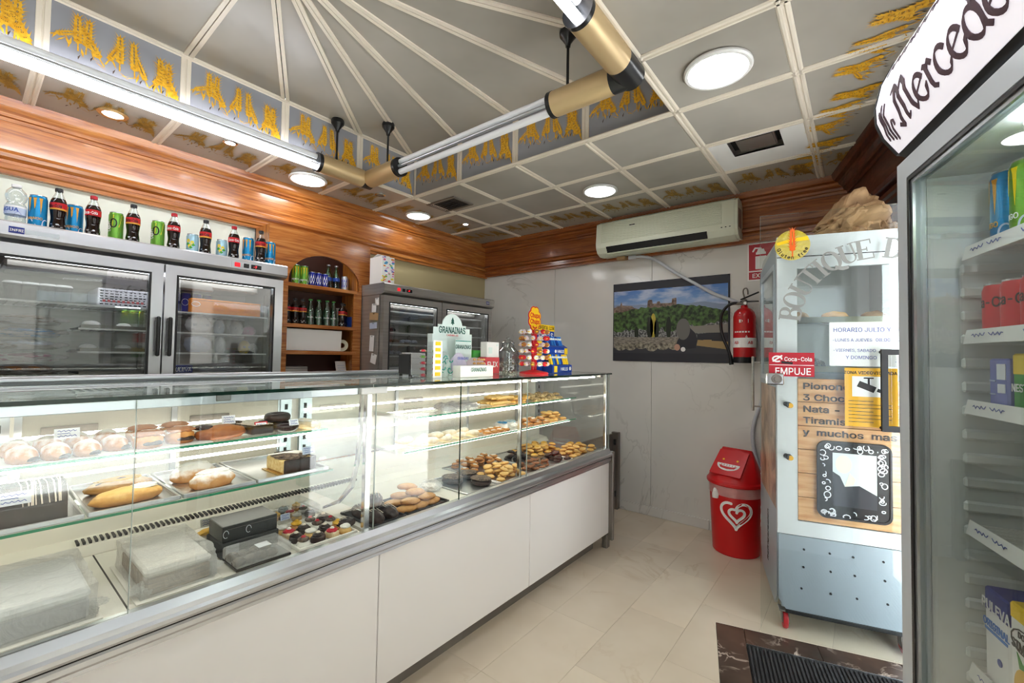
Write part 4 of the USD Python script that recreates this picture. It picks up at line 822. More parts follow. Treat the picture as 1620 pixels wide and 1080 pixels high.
# ================================================================== pastries in the counter
topped('sugar_bun', '#94531f', '#e9e2da', -.004, .056, '#bd7c42', 45., .65, .42)
topped('choc_roll', '#a65f20', '#dca057', .0, .05, '#c27c35', 40., .55, .35)
topped('loaf_crust', '#7d3d17', '#b5703a', .0, .05, '#99562a', 45., .5, .45)
topped('long_bread', '#a2601f', '#ecc378', .0, .05, '#d39a48', 40., .55, .4)
topped('sugar_loaf', '#b87434', '#f4f1ee', .0, .055, '#cf9a5e', 35., .65, .5)
topped('biscuit', '#c98b3e', '#ecc57c', .0, .02, '#dcaa5a', 60., .6, .3)
topped('biscuit_brown', '#a8662c', '#d8a566', .0, .03, '#c58a48', 50., .6, .3)
topped('pale_pastry', '#d9b380', '#f4ead8', .0, .04, '#e8cfa4', 50., .6, .4)
noisy('dark_choc', '#1d0f0b', '#3a231b', 30., rough=.35)
noisy('choc_crumb', '#2a1a14', '#7d6a58', 90., rough=.7)
noisy('red_crumb', '#6e3a22', '#b07850', 120., rough=.8)
noisy('nut_mix', '#8a6a3a', '#d8bf8a', 60., rough=.7)
noisy('sponge', '#d9b36a', '#f0d79a', 80., rough=.8)
noisy('layer_brown', '#6d5640', '#a89070', 25., rough=.7, stretch=(1, 1, 12))
plain('drizzle_white', '#efe2d2', .5); plain('drizzle_dark', '#2b1710', .4); plain('cream_white', '#f4f0e8', .5); plain('egg_yellow', '#e8b32c', .45)
plain('ice_white', '#eef1f4', .4); plain('gold_board', '#c9a253', .3, .7); plain('tag', '#eef0f6', .6); plain('ink', '#5560a8', .6)
gp = 'pastries in the counter'
def tag_card(x, y, z, w, h, label, look='tag', tilt=-18, border=None, ry=0):
    t = thing('price_tag', label, 'price tag', (x, y, z))
    part('card', T(bb(-.0006, .0006, -w / 2, w / 2, 0, h), (x, y, z), (0, tilt, ry)), look, t)
    for k in range(3):
        m = sg.LineString([(-w * .36 + w * .72 * i / 12, h * (.75 - .25 * k) + .0022 * math.sin(i * (2.1 + k))) for i in range(13 if k != 1 else 9)]).buffer(.0008)
        part('handwriting', T(onto(prism(m, .0004), (.0006, 0, 0), *LEFT), (x, y, z), (0, tilt, ry)), 'ink', t, False, kind='stuff')
    if border: part('border', T(onto(prism(sg.box(-w / 2 - .004, -.004, w / 2 + .004, h + .004).difference(sg.box(-w / 2, 0, w / 2, h)), .0012), (-.0002, 0, 0), *LEFT), (x, y, z), (0, tilt, ry)), border, t)
    part('stand', T(bb(-.02, 0, -.003, .003, 0, .002), (x, y, z - .0), (0, 0, ry)), 'clear_plastic', t)
# --- upper left shelf
z = SH1 + .0015
t = thing('paper_liner', 'white paper under the sugared buns on the upper shelf', 'paper'); part('sheet', bb(-2.06, -1.755, .06, .56, SH1 + .0004, SH1 + .0012), 'paper', t, False)
def bun(t):
    part('dough', blob(.050, .0315, .045, 3, .10, 2.2, 3), 'sugar_bun', t); part('filling', T(blob(.012, .014, .012, 4, .2), (.042, .012, .006)), 'drizzle_dark', t)
BUN = Kind('sugar_bun', bun, 'bun')
for k, (x, y) in enumerate(((-1.805, .118), (-1.80, .183), (-1.80, .248), (-1.835, .315))): BUN.put((x, y, z), (0, 0, rng.uniform(-9, 9)), f'sugar dusted bun in the front row on the upper shelf, {ORD[k]} from the left', gp)
for k, (x, y) in enumerate(((-1.93, .112), (-1.95, .18), (-1.97, .247), (-1.98, .318))): BUN.put((x, y, z), (0, 0, rng.uniform(-9, 9)), f'sugar dusted bun in the rear row on the upper shelf, {ORD[k]} from the left', gp)
def roll(t):
    part('dough', blob(.055, .041, .052, 11, .10, 2.5, 3), 'choc_roll', t); part('fold', T(blob(.04, .04, .018, 12, .2), (.01, 0, .036)), 'loaf_crust', t)
    part('chocolate', T(blob(.014, .026, .014, 5, .2), (.046, .008, .012)), 'dark_choc', t)
    part('drizzle', [tube([(-.035 + .016 * k, -.04, .036), (-.03 + .016 * k, -.015, .054 - .004 * abs(k - 2)), (-.026 + .016 * k, .015, .054 - .004 * abs(k - 2)), (-.02 + .016 * k, .038, .036)], .0016, 6) for k in range(5)], 'drizzle_white', t)
ROLL = Kind('chocolate_roll', roll, 'pastry')
for (x, y, l) in ((-1.81, .392, 'left roll of the front pair'), (-1.83, .482, 'right roll of the front pair'), (-1.955, .405, 'left roll of the rear pair'), (-1.965, .50, 'right roll of the rear pair')): ROLL.put((x, y, z), (0, 0, rng.uniform(-8, 8)), f'golden chocolate filled roll with white drizzle, {l}', gp)
t = thing('glazed_loaf', 'long brown glazed loaf on the upper shelf beside the chocolate rolls', 'pastry', (-1.82, .60, SH1)); part('crust', T(blob(.042, .083, .046, 21, .13, 3, 3), (-1.82, .605, SH1 + .0006), (0, 0, 4)), 'loaf_crust', t); part('chocolate_end', T(blob(.022, .03, .016, 22, .2), (-1.825, .552, SH1 + .036)), 'dark_choc', t)
t = thing('striped_cake', 'dark chocolate slab cake with pale stripes on the upper shelf', 'cake', (-1.81, .715, SH1)); part('slab', bb(-1.87, -1.765, .685, .765, SH1 + .0006, SH1 + .038, .006), 'dark_choc', t)
part('stripe', [T(bb(-.05, .05, -.0025, .0025, 0, .0025), (-1.818, .684 + .0155 * k, SH1 + .038), (0, 0, 16)) for k in range(5)], 'drizzle_white', t)
t = thing('wafer_stack', 'leaning chocolate wafers with white stripes left of the dark slab cake', 'wafers', (-1.85, .665, SH1)); part('wafer', [T(bb(-.035, .03, -.003, .003, 0, .04, .001), (-1.93, .672 + .0068 * k, SH1 + .003), (-16, 0, 8)) for k in range(3)], 'choc_crumb', t)
def donut(t):
    m = trimesh.creation.torus(.03, .0185, 32, 18); part('dough', T(m, (0, 0, .0172), scale=(1, 1, .93)), 'dark_choc', t); part('crumb', T(trimesh.creation.torus(.03, .0125, 32, 12), (0, 0, .0118), scale=(1, 1, .9)), 'sponge', t)
DON = Kind('chocolate_donut', donut, 'doughnut')
for (x, y, dz, l) in ((-1.80, .822, 0, 'front chocolate doughnut under the stacked one'), (-1.895, .80, 0, 'rear chocolate doughnut half hidden behind the others'), (-1.845, .81, .0345, 'chocolate doughnut stacked on top of two others')): DON.put((x, y, SH1 + .0006 + dz), (0, 0, 0), l, gp)
t = thing('almond_pastry', 'pale almond covered long pastry on the upper shelf beside the chrome post', 'pastry', (-1.84, .91, SH1)); part('dough', T(blob(.075, .042, .036, 31, .15, 3), (-1.83, .917, SH1 + .0006), (0, 0, 20)), 'pale_pastry', t)
r7 = random.Random(3); part('almond_flake', J(*[T(blob(.008, .005, .002, 0, 0, 1, 1), (-1.83 + r7.uniform(-.05, .05), .915 + r7.uniform(-.027, .027), SH1 + .031), (r7.uniform(-20, 20), r7.uniform(-20, 20), r7.uniform(0, 180))) for _ in range(40)]), 'cream_white', t, kind='stuff')
tag_card(-1.86, .212, SH1 + .046, .055, .03, 'white handwritten price tag among the sugared buns', tilt=-12)
tag_card(-1.87, .645, SH1 + .040, .045, .032, 'white handwritten price tag behind the glazed loaf', tilt=-14)
tag_card(-1.77, .722, SH1 + .022, .038, .026, 'price tag with a pink frame on the striped cake', tilt=-25, border='lollipop_red')
tag_card(-1.755, .835, SH1 + .026, .036, .024, 'plain white price tag on the chocolate doughnuts', tilt=-20)
# --- lower left shelf: four steel trays
def steel_tray(name, label, x0, x1, y0, y1, z, look='steel_light', h=.014):
    t = thing(name, label, 'tray', ((x0 + x1) / 2, (y0 + y1) / 2, z))
    part('bottom', bb(x0 + .006, x1 - .006, y0 + .006, y1 - .006, z, z + .002), look, t, False)
    part('rim', J(bb(x0, x0 + .008, y0, y1, z, z + h, .002), bb(x1 - .008, x1, y0, y1, z, z + h, .002), bb(x0 + .004, x1 - .004, y0, y0 + .008, z, z + h, .002), bb(x0 + .004, x1 - .004, y1 - .008, y1, z, z + h, .002)), look, t, False); return t
z2 = SH2 + .0015
for k, (a, b) in enumerate(((-.02, .236), (.242, .458), (.464, .68), (.686, .955))): steel_tray('steel_tray', f'shallow steel tray on the lower left shelf, {ORD[k]} from the left', -2.085, -1.70, a, b, SH2 + .0004)
z2 = SH2 + .0028
t = thing('chocolate_log', 'big dark chocolate log cake with a swirled cut end on the lower shelf', 'cake', (-1.83, .1, z2))
poly = sg.Polygon([(-.085, 0), (.085, 0), (.075, .045), (.03, .088), (-.03, .09), (-.075, .05)]).buffer(.006).buffer(-.004)
m = T_axis(prism(poly, .215), 'y', -.008); part('log', T(m, (-1.83, 0, z2 + .002)), 'dark_choc', t, 40)
shv = np.array(poly.buffer(.0035).exterior.coords); shv = shv[(shv[:, 1] > .012) & (shv[:, 0] > -.07)]; shv = shv[np.argsort(np.arctan2(shv[:, 1] - .03, shv[:, 0]))]
part('shavings', J(*[tube(curve(np.stack([-1.83 + shv[:, 0], np.full(len(shv), .118 + .0085 * j) + .006 * np.sin(9 * shv[:, 0] + j), z2 + .002 + shv[:, 1]], 1)[: len(shv) - j % 3 * 2], 14), .0013 + .0006 * (j % 2), 5) for j in range(10)]), 'drizzle_white', t, kind='stuff')
part('swirl', [onto(prism(sg.LineString(arc(-.0, .042, .014 * k, .011 * k, 0, 330)).buffer(.0035), .002), (-1.83, .2105, z2), (-1, 0, 0), (0, 0, 1)) for k in (1, 2, 3)], 'cream_white', t)
part('film', T(T_axis(prism(poly.buffer(.006), .225), 'y', -.009), (-1.83, 0, z2 + .0085)), 'wrap_thin', t, 40)
tag_card(-1.742, .105, SH2 + .062, .062, .034, 'white price tag on the dark chocolate log', tilt=-10)
for k, (x, y, ln, rz, lk, lab, tp) in enumerate(((-1.955, .352, .088, 6, 'long_bread', 'long golden pastry with yellow cream at the rear of the second tray', 'egg_yellow'), (-1.79, .345, .09, 6, 'long_bread', 'long golden pastry with sugared end in the front of the second tray', 'cream_white'), (-1.915, .55, .07, 4, 'sugar_loaf', 'white sugared loaf at the rear of the third tray', 'cream_white'), (-1.785, .572, .072, 8, 'sugar_loaf', 'sugared triangular loaf in the front of the third tray', 'cream_white'))):
    t = thing('long_pastry', lab, 'pastry', (x, y, z2)); hh = (.04, .045, .064, .056)[k]
    part('dough', T(blob(.042, ln, hh, 60 + k, .12, 2.5, 3), (x, y, z2), (0, 0, rz)), lk, t)
    part('topping', T(blob(.026, ln * (.7 if k != 1 else .42), .012, 70 + k, .25, 3), (x - .004, y + (0 if k != 1 else .035), z2 + hh * .80), (0, 0, rz)), tp, t)
    if k < 2: part('seam', T(tube([(.01, -ln * .7, .03), (.012, 0, .041), (.008, ln * .5, .036)], .003, 6), (x, y, z2), (0, 0, rz)), 'drizzle_dark', t)
t = thing('cream_slice', 'tall cream slice with dark chocolate front and brown glazed top on a gold board', 'cake', (-1.81, .85, z2)); part('gold_board', bb(-1.89, -1.715, .775, .92, z2, z2 + .003), 'gold_board', t, False)
part('sponge', bb(-1.885, -1.735, .79, .91, z2 + .003, z2 + .052, .004), 'sponge', t); part('chocolate_front', bb(-1.735, -1.726, .79, .912, z2 + .003, z2 + .056, .003), 'dark_choc', t); part('chocolate_side', bb(-1.884, -1.728, .9105, .916, z2 + .003, z2 + .056, .003), 'dark_choc', t)
part('glaze', T(blob(.078, .062, .018, 8, .25, 3), (-1.81, .85, z2 + .05)), 'choc_crumb', t); part('cream_streak', [T(tube([(-.06, 0, 0), (0, .008, .004), (.05, 0, 0)], .003, 6), (-1.80, .825 + .02 * k, z2 + .066), (0, 0, 60)) for k in range(3)], 'cream_white', t)
tag_card(-1.75, .895, z2 + .062, .05, .03, 'pale lilac price tag on the cream slice', 'label_blue_pale', tilt=-14)
# --- deck on the left
zd = DZ + .0014
def wrapped(label, x0, x1, y0, y1, h, core, low, board='clear_plastic'):
    t = thing('wrapped_cake', label, 'cake', ((x0 + x1) / 2, (y0 + y1) / 2, zd))
    part('board', bb(x0 - .012, x1 + .012, y0 - .012, y1 + .012, zd, zd + .004, .001), 'cream_white', t, False)
    part('cake', bb(x0 + .012, x1 - .012, y0 + .012, y1 - .012, zd + .004, zd + h * .62, .006), low, t); part('icing', bb(x0 + .010, x1 - .010, y0 + .010, y1 - .010, zd + h * .62, zd + h * .9, .008), core, t)
    m = trimesh.creation.box((x1 - x0, y1 - y0, h)); m = m.subdivide().subdivide().subdivide().subdivide(); v = m.vertices
    v += (meshkit.fbm(v * 28 + 3, 3, 2)[:, None] - .5) * [.010, .010, .012]; v[:, 2] = np.maximum(v[:, 2], -h / 2); m.vertices = v
    part('film', T(m, ((x0 + x1) / 2, (y0 + y1) / 2, zd + h / 2 + .0045)), 'wrap', t, 40)
    part('film_fold', [T(blob(.03, .012, .02, 5 + k, .5, 4), (x1 - .03, y1 - .004 - (y1 - y0 - .008) * (k % 2), zd + .01 + .012 * (k // 2)), (0, 0, 40 * k)) for k in range(4)], 'wrap', t); return t
wrapped('large white iced cake wrapped in clear film at the left end of the deck', -1.86, -1.545, -.02, .245, .088, 'ice_white', 'pack_grey')
wrapped('layered brown cake wrapped in clear film, right of the white iced one', -1.86, -1.55, .335, .515, .085, 'cream_white', 'layer_brown')
t = thing('puff_pastry_tray', 'golden flat pastry under clear plastic at the left rear of the deck', 'pastry', (-1.95, .1, zd)); part('tray', bb(-2.02, -1.885, -.05, .27, zd, zd + .004, .001), 'cream_white', t, False)
part('pastry', T(blob(.045, .10, .032, 91, .2, 3), (-1.955, .11, zd + .004), (0, 0, 8)), 'long_bread', t); part('film', T(blob(.062, .15, .05, 92, .25, 4), (-1.953, .11, zd + .0035)), 'wrap', t)
tag_card(-1.90, .60, zd + .045, .05, .028, 'faint orange and white price tag behind the black box', 'cream_white', tilt=-12)
t = thing('flat_pastry', 'flat pale pastry with yellow topping behind the black box', 'pastry', (-1.92, .60, zd)); part('base', T(blob(.06, .075, .02, 93, .2, 3), (-1.93, .615, zd)), 'cream_white', t); part('topping', T(blob(.03, .04, .014, 94, .3, 3), (-1.91, .61, zd + .016)), 'egg_yellow', t)
t = thing('chocolate_box', 'black cardboard pastry box stacked on a grey box in the deck', 'box', (-1.735, .655, zd + .05)); part('carton', bb(-1.80, -1.672, .57, .745, zd + .0505, zd + .105, .002), 'black_plastic', t, False)
part('emblem', [onto(prism(sg.LineString(arc(.04 * k - .05, .0, .008, .012, 0, 300)).buffer(.0008), .0004), (-1.672, .63 + .03 * k, zd + .078), *LEFT) for k in range(2)], 'tag', t); part('lid_line', bb(-1.672, -1.6715, .572, .743, zd + .092, zd + .0928), 'steel_dark', t)
t = thing('grey_pastry_box', 'grey pastry box under the black cardboard box', 'box', (-1.735, .655, zd)); part('carton', bb(-1.805, -1.668, .565, .75, zd, zd + .050, .002), 'rubber', t, False); part('side_label', bb(-1.668, -1.6675, .58, .62, zd + .01, zd + .04), 'tag', t)
t = thing('biscuit_box', 'clear lidded box of assorted biscuits in front of the black box', 'box', (-1.595, .65, zd)); part('base', bb(-1.655, -1.535, .565, .735, zd, zd + .008, .002), 'black_plastic', t, False)
part('biscuit', [T(blob(.02, .02, .022, k, .2), (-1.625 + .055 * (k % 2), .585 + .033 * (k // 2), zd + .008)) for k in range(8)], 'choc_crumb', t); part('lid', bb(-1.655, -1.535, .565, .735, zd + .009, zd + .046, .004), 'wrap', t); part('white_sticker', bb(-1.6, -1.56, .64, .68, zd + .0462, zd + .0468), 'tag', t)
t = steel_tray('pastry_tray', 'white and gold tray holding small mixed cakes', -1.755, -1.528, .758, .985, zd, 'cream_white', .012)
t = steel_tray('pastry_tray', 'white tray of small cakes under a clear lid behind the mixed cakes', -1.985, -1.785, .80, .99, zd, 'cream_white', .012)
def petit(base, top, cap=None, sq=False):
    def f(t):
        part('base', blob(.021, .021, .022, 7, .08) if not sq else bb(-.02, .02, -.016, .016, 0, .022, .004), base, t); part('topping', T(blob(.017, .017, .012, 8, .2), (0, 0, .019)), top, t)
        if cap: part('decoration', T(blob(.007, .007, .008, 9, .2), (0, 0, .028)), cap, t)
    return f
PET = [Kind('petit_four', petit(*a), 'small cake') for a in (('biscuit', 'cream_white', None), ('dark_choc', 'dark_choc', 'drizzle_white', True), ('biscuit_brown', 'egg_yellow', 'egg_yellow'), ('pale_pastry', 'lollipop_red', 'cream_white', True), ('cream_white', 'choc_crumb', 'lollipop_red'))]
PN = ['pale cream topped', 'dark chocolate', 'yellow topped', 'red glazed square', 'cream with red berry']
r8 = random.Random(12); cnt = [0] * 10
for i in range(4):
    for j in range(4):
        k = (i * 3 + j * 2 + (i * j) % 3) % 5
        PET[k].put((-1.725 + .055 * i, .788 + .054 * j, zd + .0025), (0, 0, r8.uniform(0, 90)), f'{PN[k]} small cake on the open tray, {ORD[3 - i]} row, {ORD[j]} along', 'small cakes on the open tray', 1.12)
for i in range(3):
    for j in range(3):
        k = (i * 2 + j) % 5
        PET[k].put((-1.945 + .06 * i, .836 + .055 * j, zd + .0025), (0, 0, r8.uniform(0, 90)), f'{PN[k]} small cake on the covered tray, {ORD[2 - i]} row, {ORD[j]} along', 'small cakes on the lidded tray', .95)
t = thing('cake_cover', 'clear plastic cover over the rear tray of small cakes', 'cover', (-1.885, .895, zd)); part('dome', bb(-1.975, -1.795, .81, .98, zd + .0125, zd + .058, .01), 'clear_plastic', t)
tag_card(-1.76, .815, zd + .04, .036, .024, 'grey lilac price tag above the mixed small cakes', 'label_blue_pale', tilt=-10)
# --- right section, deck
def heap(kind, x0, x1, y0, y1, zb, step, layers, label, group, th, seed, rotx=13, sc=(.95, 1.03)):
    """biscuits tipped out in loose layers: scattered so that no two of one layer overlap"""
    r = random.Random(seed)
    for L in range(layers):
        a, b, c, d = x0 + .026 + .016 * L, x1 - .026 - .014 * L, y0 + .026 + .018 * L, y1 - .026 - .018 * L; pts = []
        for _ in range(1500):
            p = (r.uniform(a, max(a + .001, b)), r.uniform(c, max(c + .001, d)))
            if all((p[0] - q[0]) ** 2 + (p[1] - q[1]) ** 2 > .0535 ** 2 for q in pts): pts.append(p)
        rows = {}
        for p in sorted(pts, key=lambda p: p[1]): rows.setdefault(min(2, int((x1 - p[0]) / (x1 - x0) * 3)), []).append(p)
        for i, ps in rows.items():
            for j, (x, y) in enumerate(ps):
                kind.put((x, y, zb + th * L + r.uniform(0, .001) + (.0035 if L else 0)), (r.uniform(-rotx, rotx) * min(L, 1), r.uniform(-rotx, rotx) * min(L, 1), r.uniform(0, 180)), f'{label}, {("bottom", "second", "top")[L if layers > 2 or L == 0 else 2]} layer, {("front", "middle", "rear")[i]} row, {ORD[j]} along', group, r.uniform(*sc))
steel_tray('dark_tray', 'dark tray under the drizzled chocolate palms', -1.76, -1.525, 1.045, 1.215, zd, 'rubber', .010)
def palm(t):
    part('pastry', blob(.052, .034, .048, 14, .22, 2.6, 3), 'dark_choc', t); part('drizzle', [T(tube([(-.034, -.01 + .01 * k, .036), (-.01, -.016 + .012 * k, .05), (.03, -.006 + .01 * k, .036)], .0014, 5), (0, 0, 0)) for k in range(4)], 'drizzle_white', t)
PALM = Kind('chocolate_palm', palm, 'pastry')
for k, (x, y, dz, rx) in enumerate(((-1.575, 1.085, 0, 0), (-1.58, 1.155, 0, 0), (-1.675, 1.09, 0, 0), (-1.68, 1.165, 0, 0), (-1.625, 1.125, .048, 10))): PALM.put((x, y, zd + .0025 + dz), (rx, 0, rng.uniform(-40, 40)), f'dark chocolate pastry with white drizzle right of the chrome post, {("front left", "front right", "rear left", "rear right", "topmost")[k]} one', gp)
PALM.put((-1.60, .975, zd + .012), (0, 0, 70), 'dark chocolate pastry left of the chrome post, by the mixed small cakes', gp, .7)
steel_tray('dark_tray', 'dark tray under the oval golden biscuits', -1.76, -1.525, 1.225, 1.465, zd, 'rubber', .010)
def oval(t): part('dough', blob(.047, .03, .024, 17, .12, 2.5, 2), 'biscuit_brown', t); part('underside', T(blob(.044, .027, .006, 18, .1, 2, 1), (0, 0, 0)), 'loaf_crust', t)
OVAL = Kind('oval_biscuit', oval, 'biscuit')
for k, (x, y, dz, rz) in enumerate(((-1.575, 1.25, 0, 75), (-1.57, 1.32, 0, 90), (-1.575, 1.395, 0, 100), (-1.675, 1.265, 0, 60), (-1.67, 1.34, 0, 95), (-1.675, 1.41, 0, 85), (-1.585, 1.28, .0235, 85), (-1.585, 1.375, .0235, 98), (-1.68, 1.30, .0235, 70), (-1.67, 1.375, .0235, 100), (-1.62, 1.335, .046, 85), (-1.71, 1.36, .046, 70))): OVAL.put((x, y, zd + .0028 + dz), (0, 6 if dz else 0, rz), f'oval golden biscuit beside the drizzled pastries, {("front left", "front middle", "front right", "rear left", "rear middle", "rear right", "second layer front left", "second layer front right", "second layer rear left", "second layer rear right", "topmost", "topmost rear")[k]} one', 'oval golden biscuits', 1.05)
t = thing('sweets_bag', 'crumpled clear bag of white sweets behind the oval biscuits', 'bag', (-1.72, 1.53, zd)); part('filling', T(blob(.045, .04, .03, 15, .3, 4), (-1.73, 1.525, zd + .005)), 'cream_white', t); part('film', T(blob(.06, .05, .05, 16, .3, 4), (-1.73, 1.525, zd + .004)), 'wrap', t)
steel_tray('steel_tray', 'shallow steel tray under the dark seeded round cakes', -1.86, -1.528, 1.59, 1.84, zd, 'steel_light', .008)
def seed(t):
    part('cake', blob(.060, .054, .036, 23, .06, 2, 3, -.7), 'dark_choc', t); part('crumb_top', T(blob(.058, .05, .014, 24, .15, 3, 3), (0, 0, .028)), 'choc_crumb', t)
SEED = Kind('seeded_cake', seed, 'cake')
for (x, y, l) in ((-1.60, 1.765, 'front dark round cake with pale seeds'), (-1.735, 1.685, 'rear left dark round cake with pale seeds'), (-1.74, 1.80, 'rear right dark round cake by the yellow biscuits')): SEED.put((x, y, zd + .0026), (0, 0, rng.uniform(0, 90)), l, gp)
for i, (y0, y1, nm) in enumerate(((1.85, 2.235, 'first'), (2.24, 2.60, 'second'), (2.605, 3.02, 'third'))): steel_tray('biscuit_tray', f'shallow tray under the heaped biscuits, {nm} from the chrome post', -2.0, -1.53, y0, y1, zd, 'steel_light', .008)
def cookie(look, top=None, tl=None):
    def f(t):
        part('dough', blob(.0275, .026, .0175, 27, .14, 2.5, 2), look, t)
        if tl: part('topping', T(blob(.016, .015, .005, 28, .3, 3, 2), (0, 0, .0135)), tl, t)
        else: part('crack', T(tube([(-.014, -.004, .0145), (0, .003, .0168), (.013, -.002, .0145)], .0012, 5), (0, 0, 0)), 'loaf_crust', t)
    return f
CK = {k: Kind('round_biscuit', cookie(*a), 'biscuit') for k, a in dict(yellow=('biscuit',), mixed=('biscuit_brown', 1, 'cream_white'), dark=('dark_choc', 1, 'choc_crumb'), red=('red_crumb', 1, 'choc_crumb'), lemon=('biscuit', 1, 'egg_yellow'), nut=('nut_mix', 1, 'pale_pastry')).items()}
zt = zd + .0028
heap(CK['yellow'], -1.76, -1.53, 1.86, 2.12, zt, .052, 3, 'round yellow biscuit heaped next to the seeded cakes', 'round yellow biscuits', .0182, 1)
heap(CK['mixed'], -1.98, -1.78, 1.86, 2.22, zt, .054, 3, 'white topped brown biscuit heaped behind the yellow ones', 'white topped biscuits', .0182, 2)
heap(CK['red'], -1.70, -1.53, 2.13, 2.42, zt, .05, 2, 'reddish crumb biscuit heaped before the dark ones', 'reddish crumb biscuits', .0182, 3)
heap(CK['dark'], -1.90, -1.70, 2.25, 2.42, zt, .052, 3, 'dark chocolate biscuit in the rear dark heap', 'rear dark biscuits', .0182, 4)
heap(CK['dark'], -1.70, -1.53, 2.43, 2.60, zt, .05, 3, 'dark chocolate biscuit in the front dark heap', 'front dark biscuits', .0182, 5)
heap(CK['lemon'], -1.98, -1.73, 2.46, 2.80, zt, .054, 3, 'yellow glazed biscuit heaped at the far rear', 'yellow glazed biscuits', .0182, 6)
heap(CK['yellow'], -1.73, -1.53, 2.62, 2.86, zt, .052, 3, 'round yellow biscuit heaped near the end pane', 'yellow biscuits near the end', .0182, 7)
heap(CK['lemon'], -1.80, -1.54, 2.87, 3.01, zt, .054, 2, 'yellow glazed biscuit heaped against the end pane', 'last yellow biscuits', .0182, 8)
# --- right section shelves
zr2, zr1 = SR2 + .001, SR1 + .001
def crescent(t):
    part('dough', T(tube(curve([(-.02, -.045, .014), (.012, -.024, .018), (.02, 0, .019), (.012, .024, .018), (-.02, .045, .014)], 18), [.006 + .013 * math.sin(PI * i / 17) for i in range(18)], 12), (0, 0, 0)), 'pale_pastry', t); part('glaze', T(blob(.012, .03, .008, 3, .2), (.014, 0, .031)), 'cream_white', t)
CRE = Kind('pale_crescent', crescent, 'pastry')
for k in range(10): CRE.put((-1.76 - .10 * (k % 2), 1.44 + .052 * (k // 2) * 2 + .02 * (k % 2), zr2), (0, 0, r8.uniform(-30, 30)), f'pale glazed crescent on the lower right shelf, {("front", "rear")[k % 2]} row, {ORD[k // 2]} from the left', 'pale crescents')
for k in range(8): CK['mixed'].put((-1.745 - .07 * (k % 2), 1.97 + .036 * (k // 2) * 1.6, zr2), (0, 0, 40 * k), f'white topped brown biscuit beside the blue bags, {("front", "rear")[k % 2]} row, {ORD[k // 2]} from the left', 'white topped biscuits on the shelf')
for k, (y, lk, l) in enumerate(((2.20, 'can_blue', 'left bag with bright blue print'), (2.29, 'can_pale', 'right bag with pale blue print'))):
    t = thing('sweets_bag', f'{l} on the lower right shelf', 'bag', (-1.83, y, zr2)); part('filling', T(blob(.05, .038, .035, 71 + k, .3), (-1.83, y, zr2)), 'cream_white', t); part('print', T(blob(.035, .028, .012, 73 + k, .3), (-1.82, y, zr2 + .03)), lk, t); part('film', T(blob(.055, .042, .042, 75 + k, .4, 4), (-1.83, y, zr2)), 'wrap', t)
heap(CK['mixed'], -1.88, -1.71, 2.36, 2.62, zr2, .056, 2, 'white topped brown biscuit heaped on the lower shelf', 'white topped biscuits in the shelf heap', .0182, 11)
heap(CK['yellow'], -1.92, -1.72, 2.63, 2.86, zr2, .054, 3, 'round yellow biscuit on the lower right shelf', 'yellow biscuits on the shelf', .0182, 12)
def pouch(t): part('filling', blob(.036, .036, .022, 81, .3, 3), 'pack_grey', t); part('film', blob(.042, .043, .034, 82, .3, 4), 'bag_film', t); part('seal', T(bb(-.02, .02, -.003, .003, 0, .012), (0, .042, .006)), 'bag_film', t)
PO = Kind('clear_pouch', pouch, 'bag')
for k, (x, y) in enumerate(((-1.765, 1.66), (-1.77, 1.76), (-1.78, 1.86), (-1.86, 1.71), (-1.875, 1.81), (-1.88, 1.91))): PO.put((x, y, zr1), (0, 0, rng.uniform(-8, 8)), f'clear pouch of white sweets on the upper right shelf, {ORD[k % 3]} in the {("front", "rear")[k // 3]} row', 'clear pouches')
def stick(t): part('dough', tube(curve([(0, -.08, .012), (.003, -.03, .014), (-.003, .03, .014), (0, .08, .012)], 16), [.008 + .006 * math.sin(PI * i / 15) for i in range(16)], 12), 'biscuit', t); part('crust', T(blob(.006, .05, .004, 2, .2), (0, 0, .023)), 'biscuit_brown', t)
ST = Kind('long_biscuit', stick, 'biscuit')
for k in range(9): ST.put((-1.735 - .034 * (k % 5), 2.09 + .02 * (k // 5) + .008 * (k % 3), zr1 + .030 * (k // 5)), (0, 0, r8.uniform(-3, 3)), f'long golden biscuit stick on the upper right shelf, {ORD[k % 5]} from the front, {("lower", "upper")[k // 5]} layer', 'long biscuit sticks')
heap(CK['lemon'], -1.92, -1.72, 2.205, 2.425, zr1, .056, 2, 'yellow glazed biscuit on the upper right shelf', 'yellow glazed biscuits on the shelf', .0182, 13)
heap(CK['nut'], -1.93, -1.71, 2.43, 2.80, zr1, .055, 2, 'nut covered biscuit on the upper right shelf', 'nut biscuits', .0182, 14)
heap(CK['dark'], -1.98, -1.93, 2.40, 2.70, zr1, .055, 1, 'dark biscuit at the back of the upper right shelf', 'dark shelf biscuits', .0182, 15)

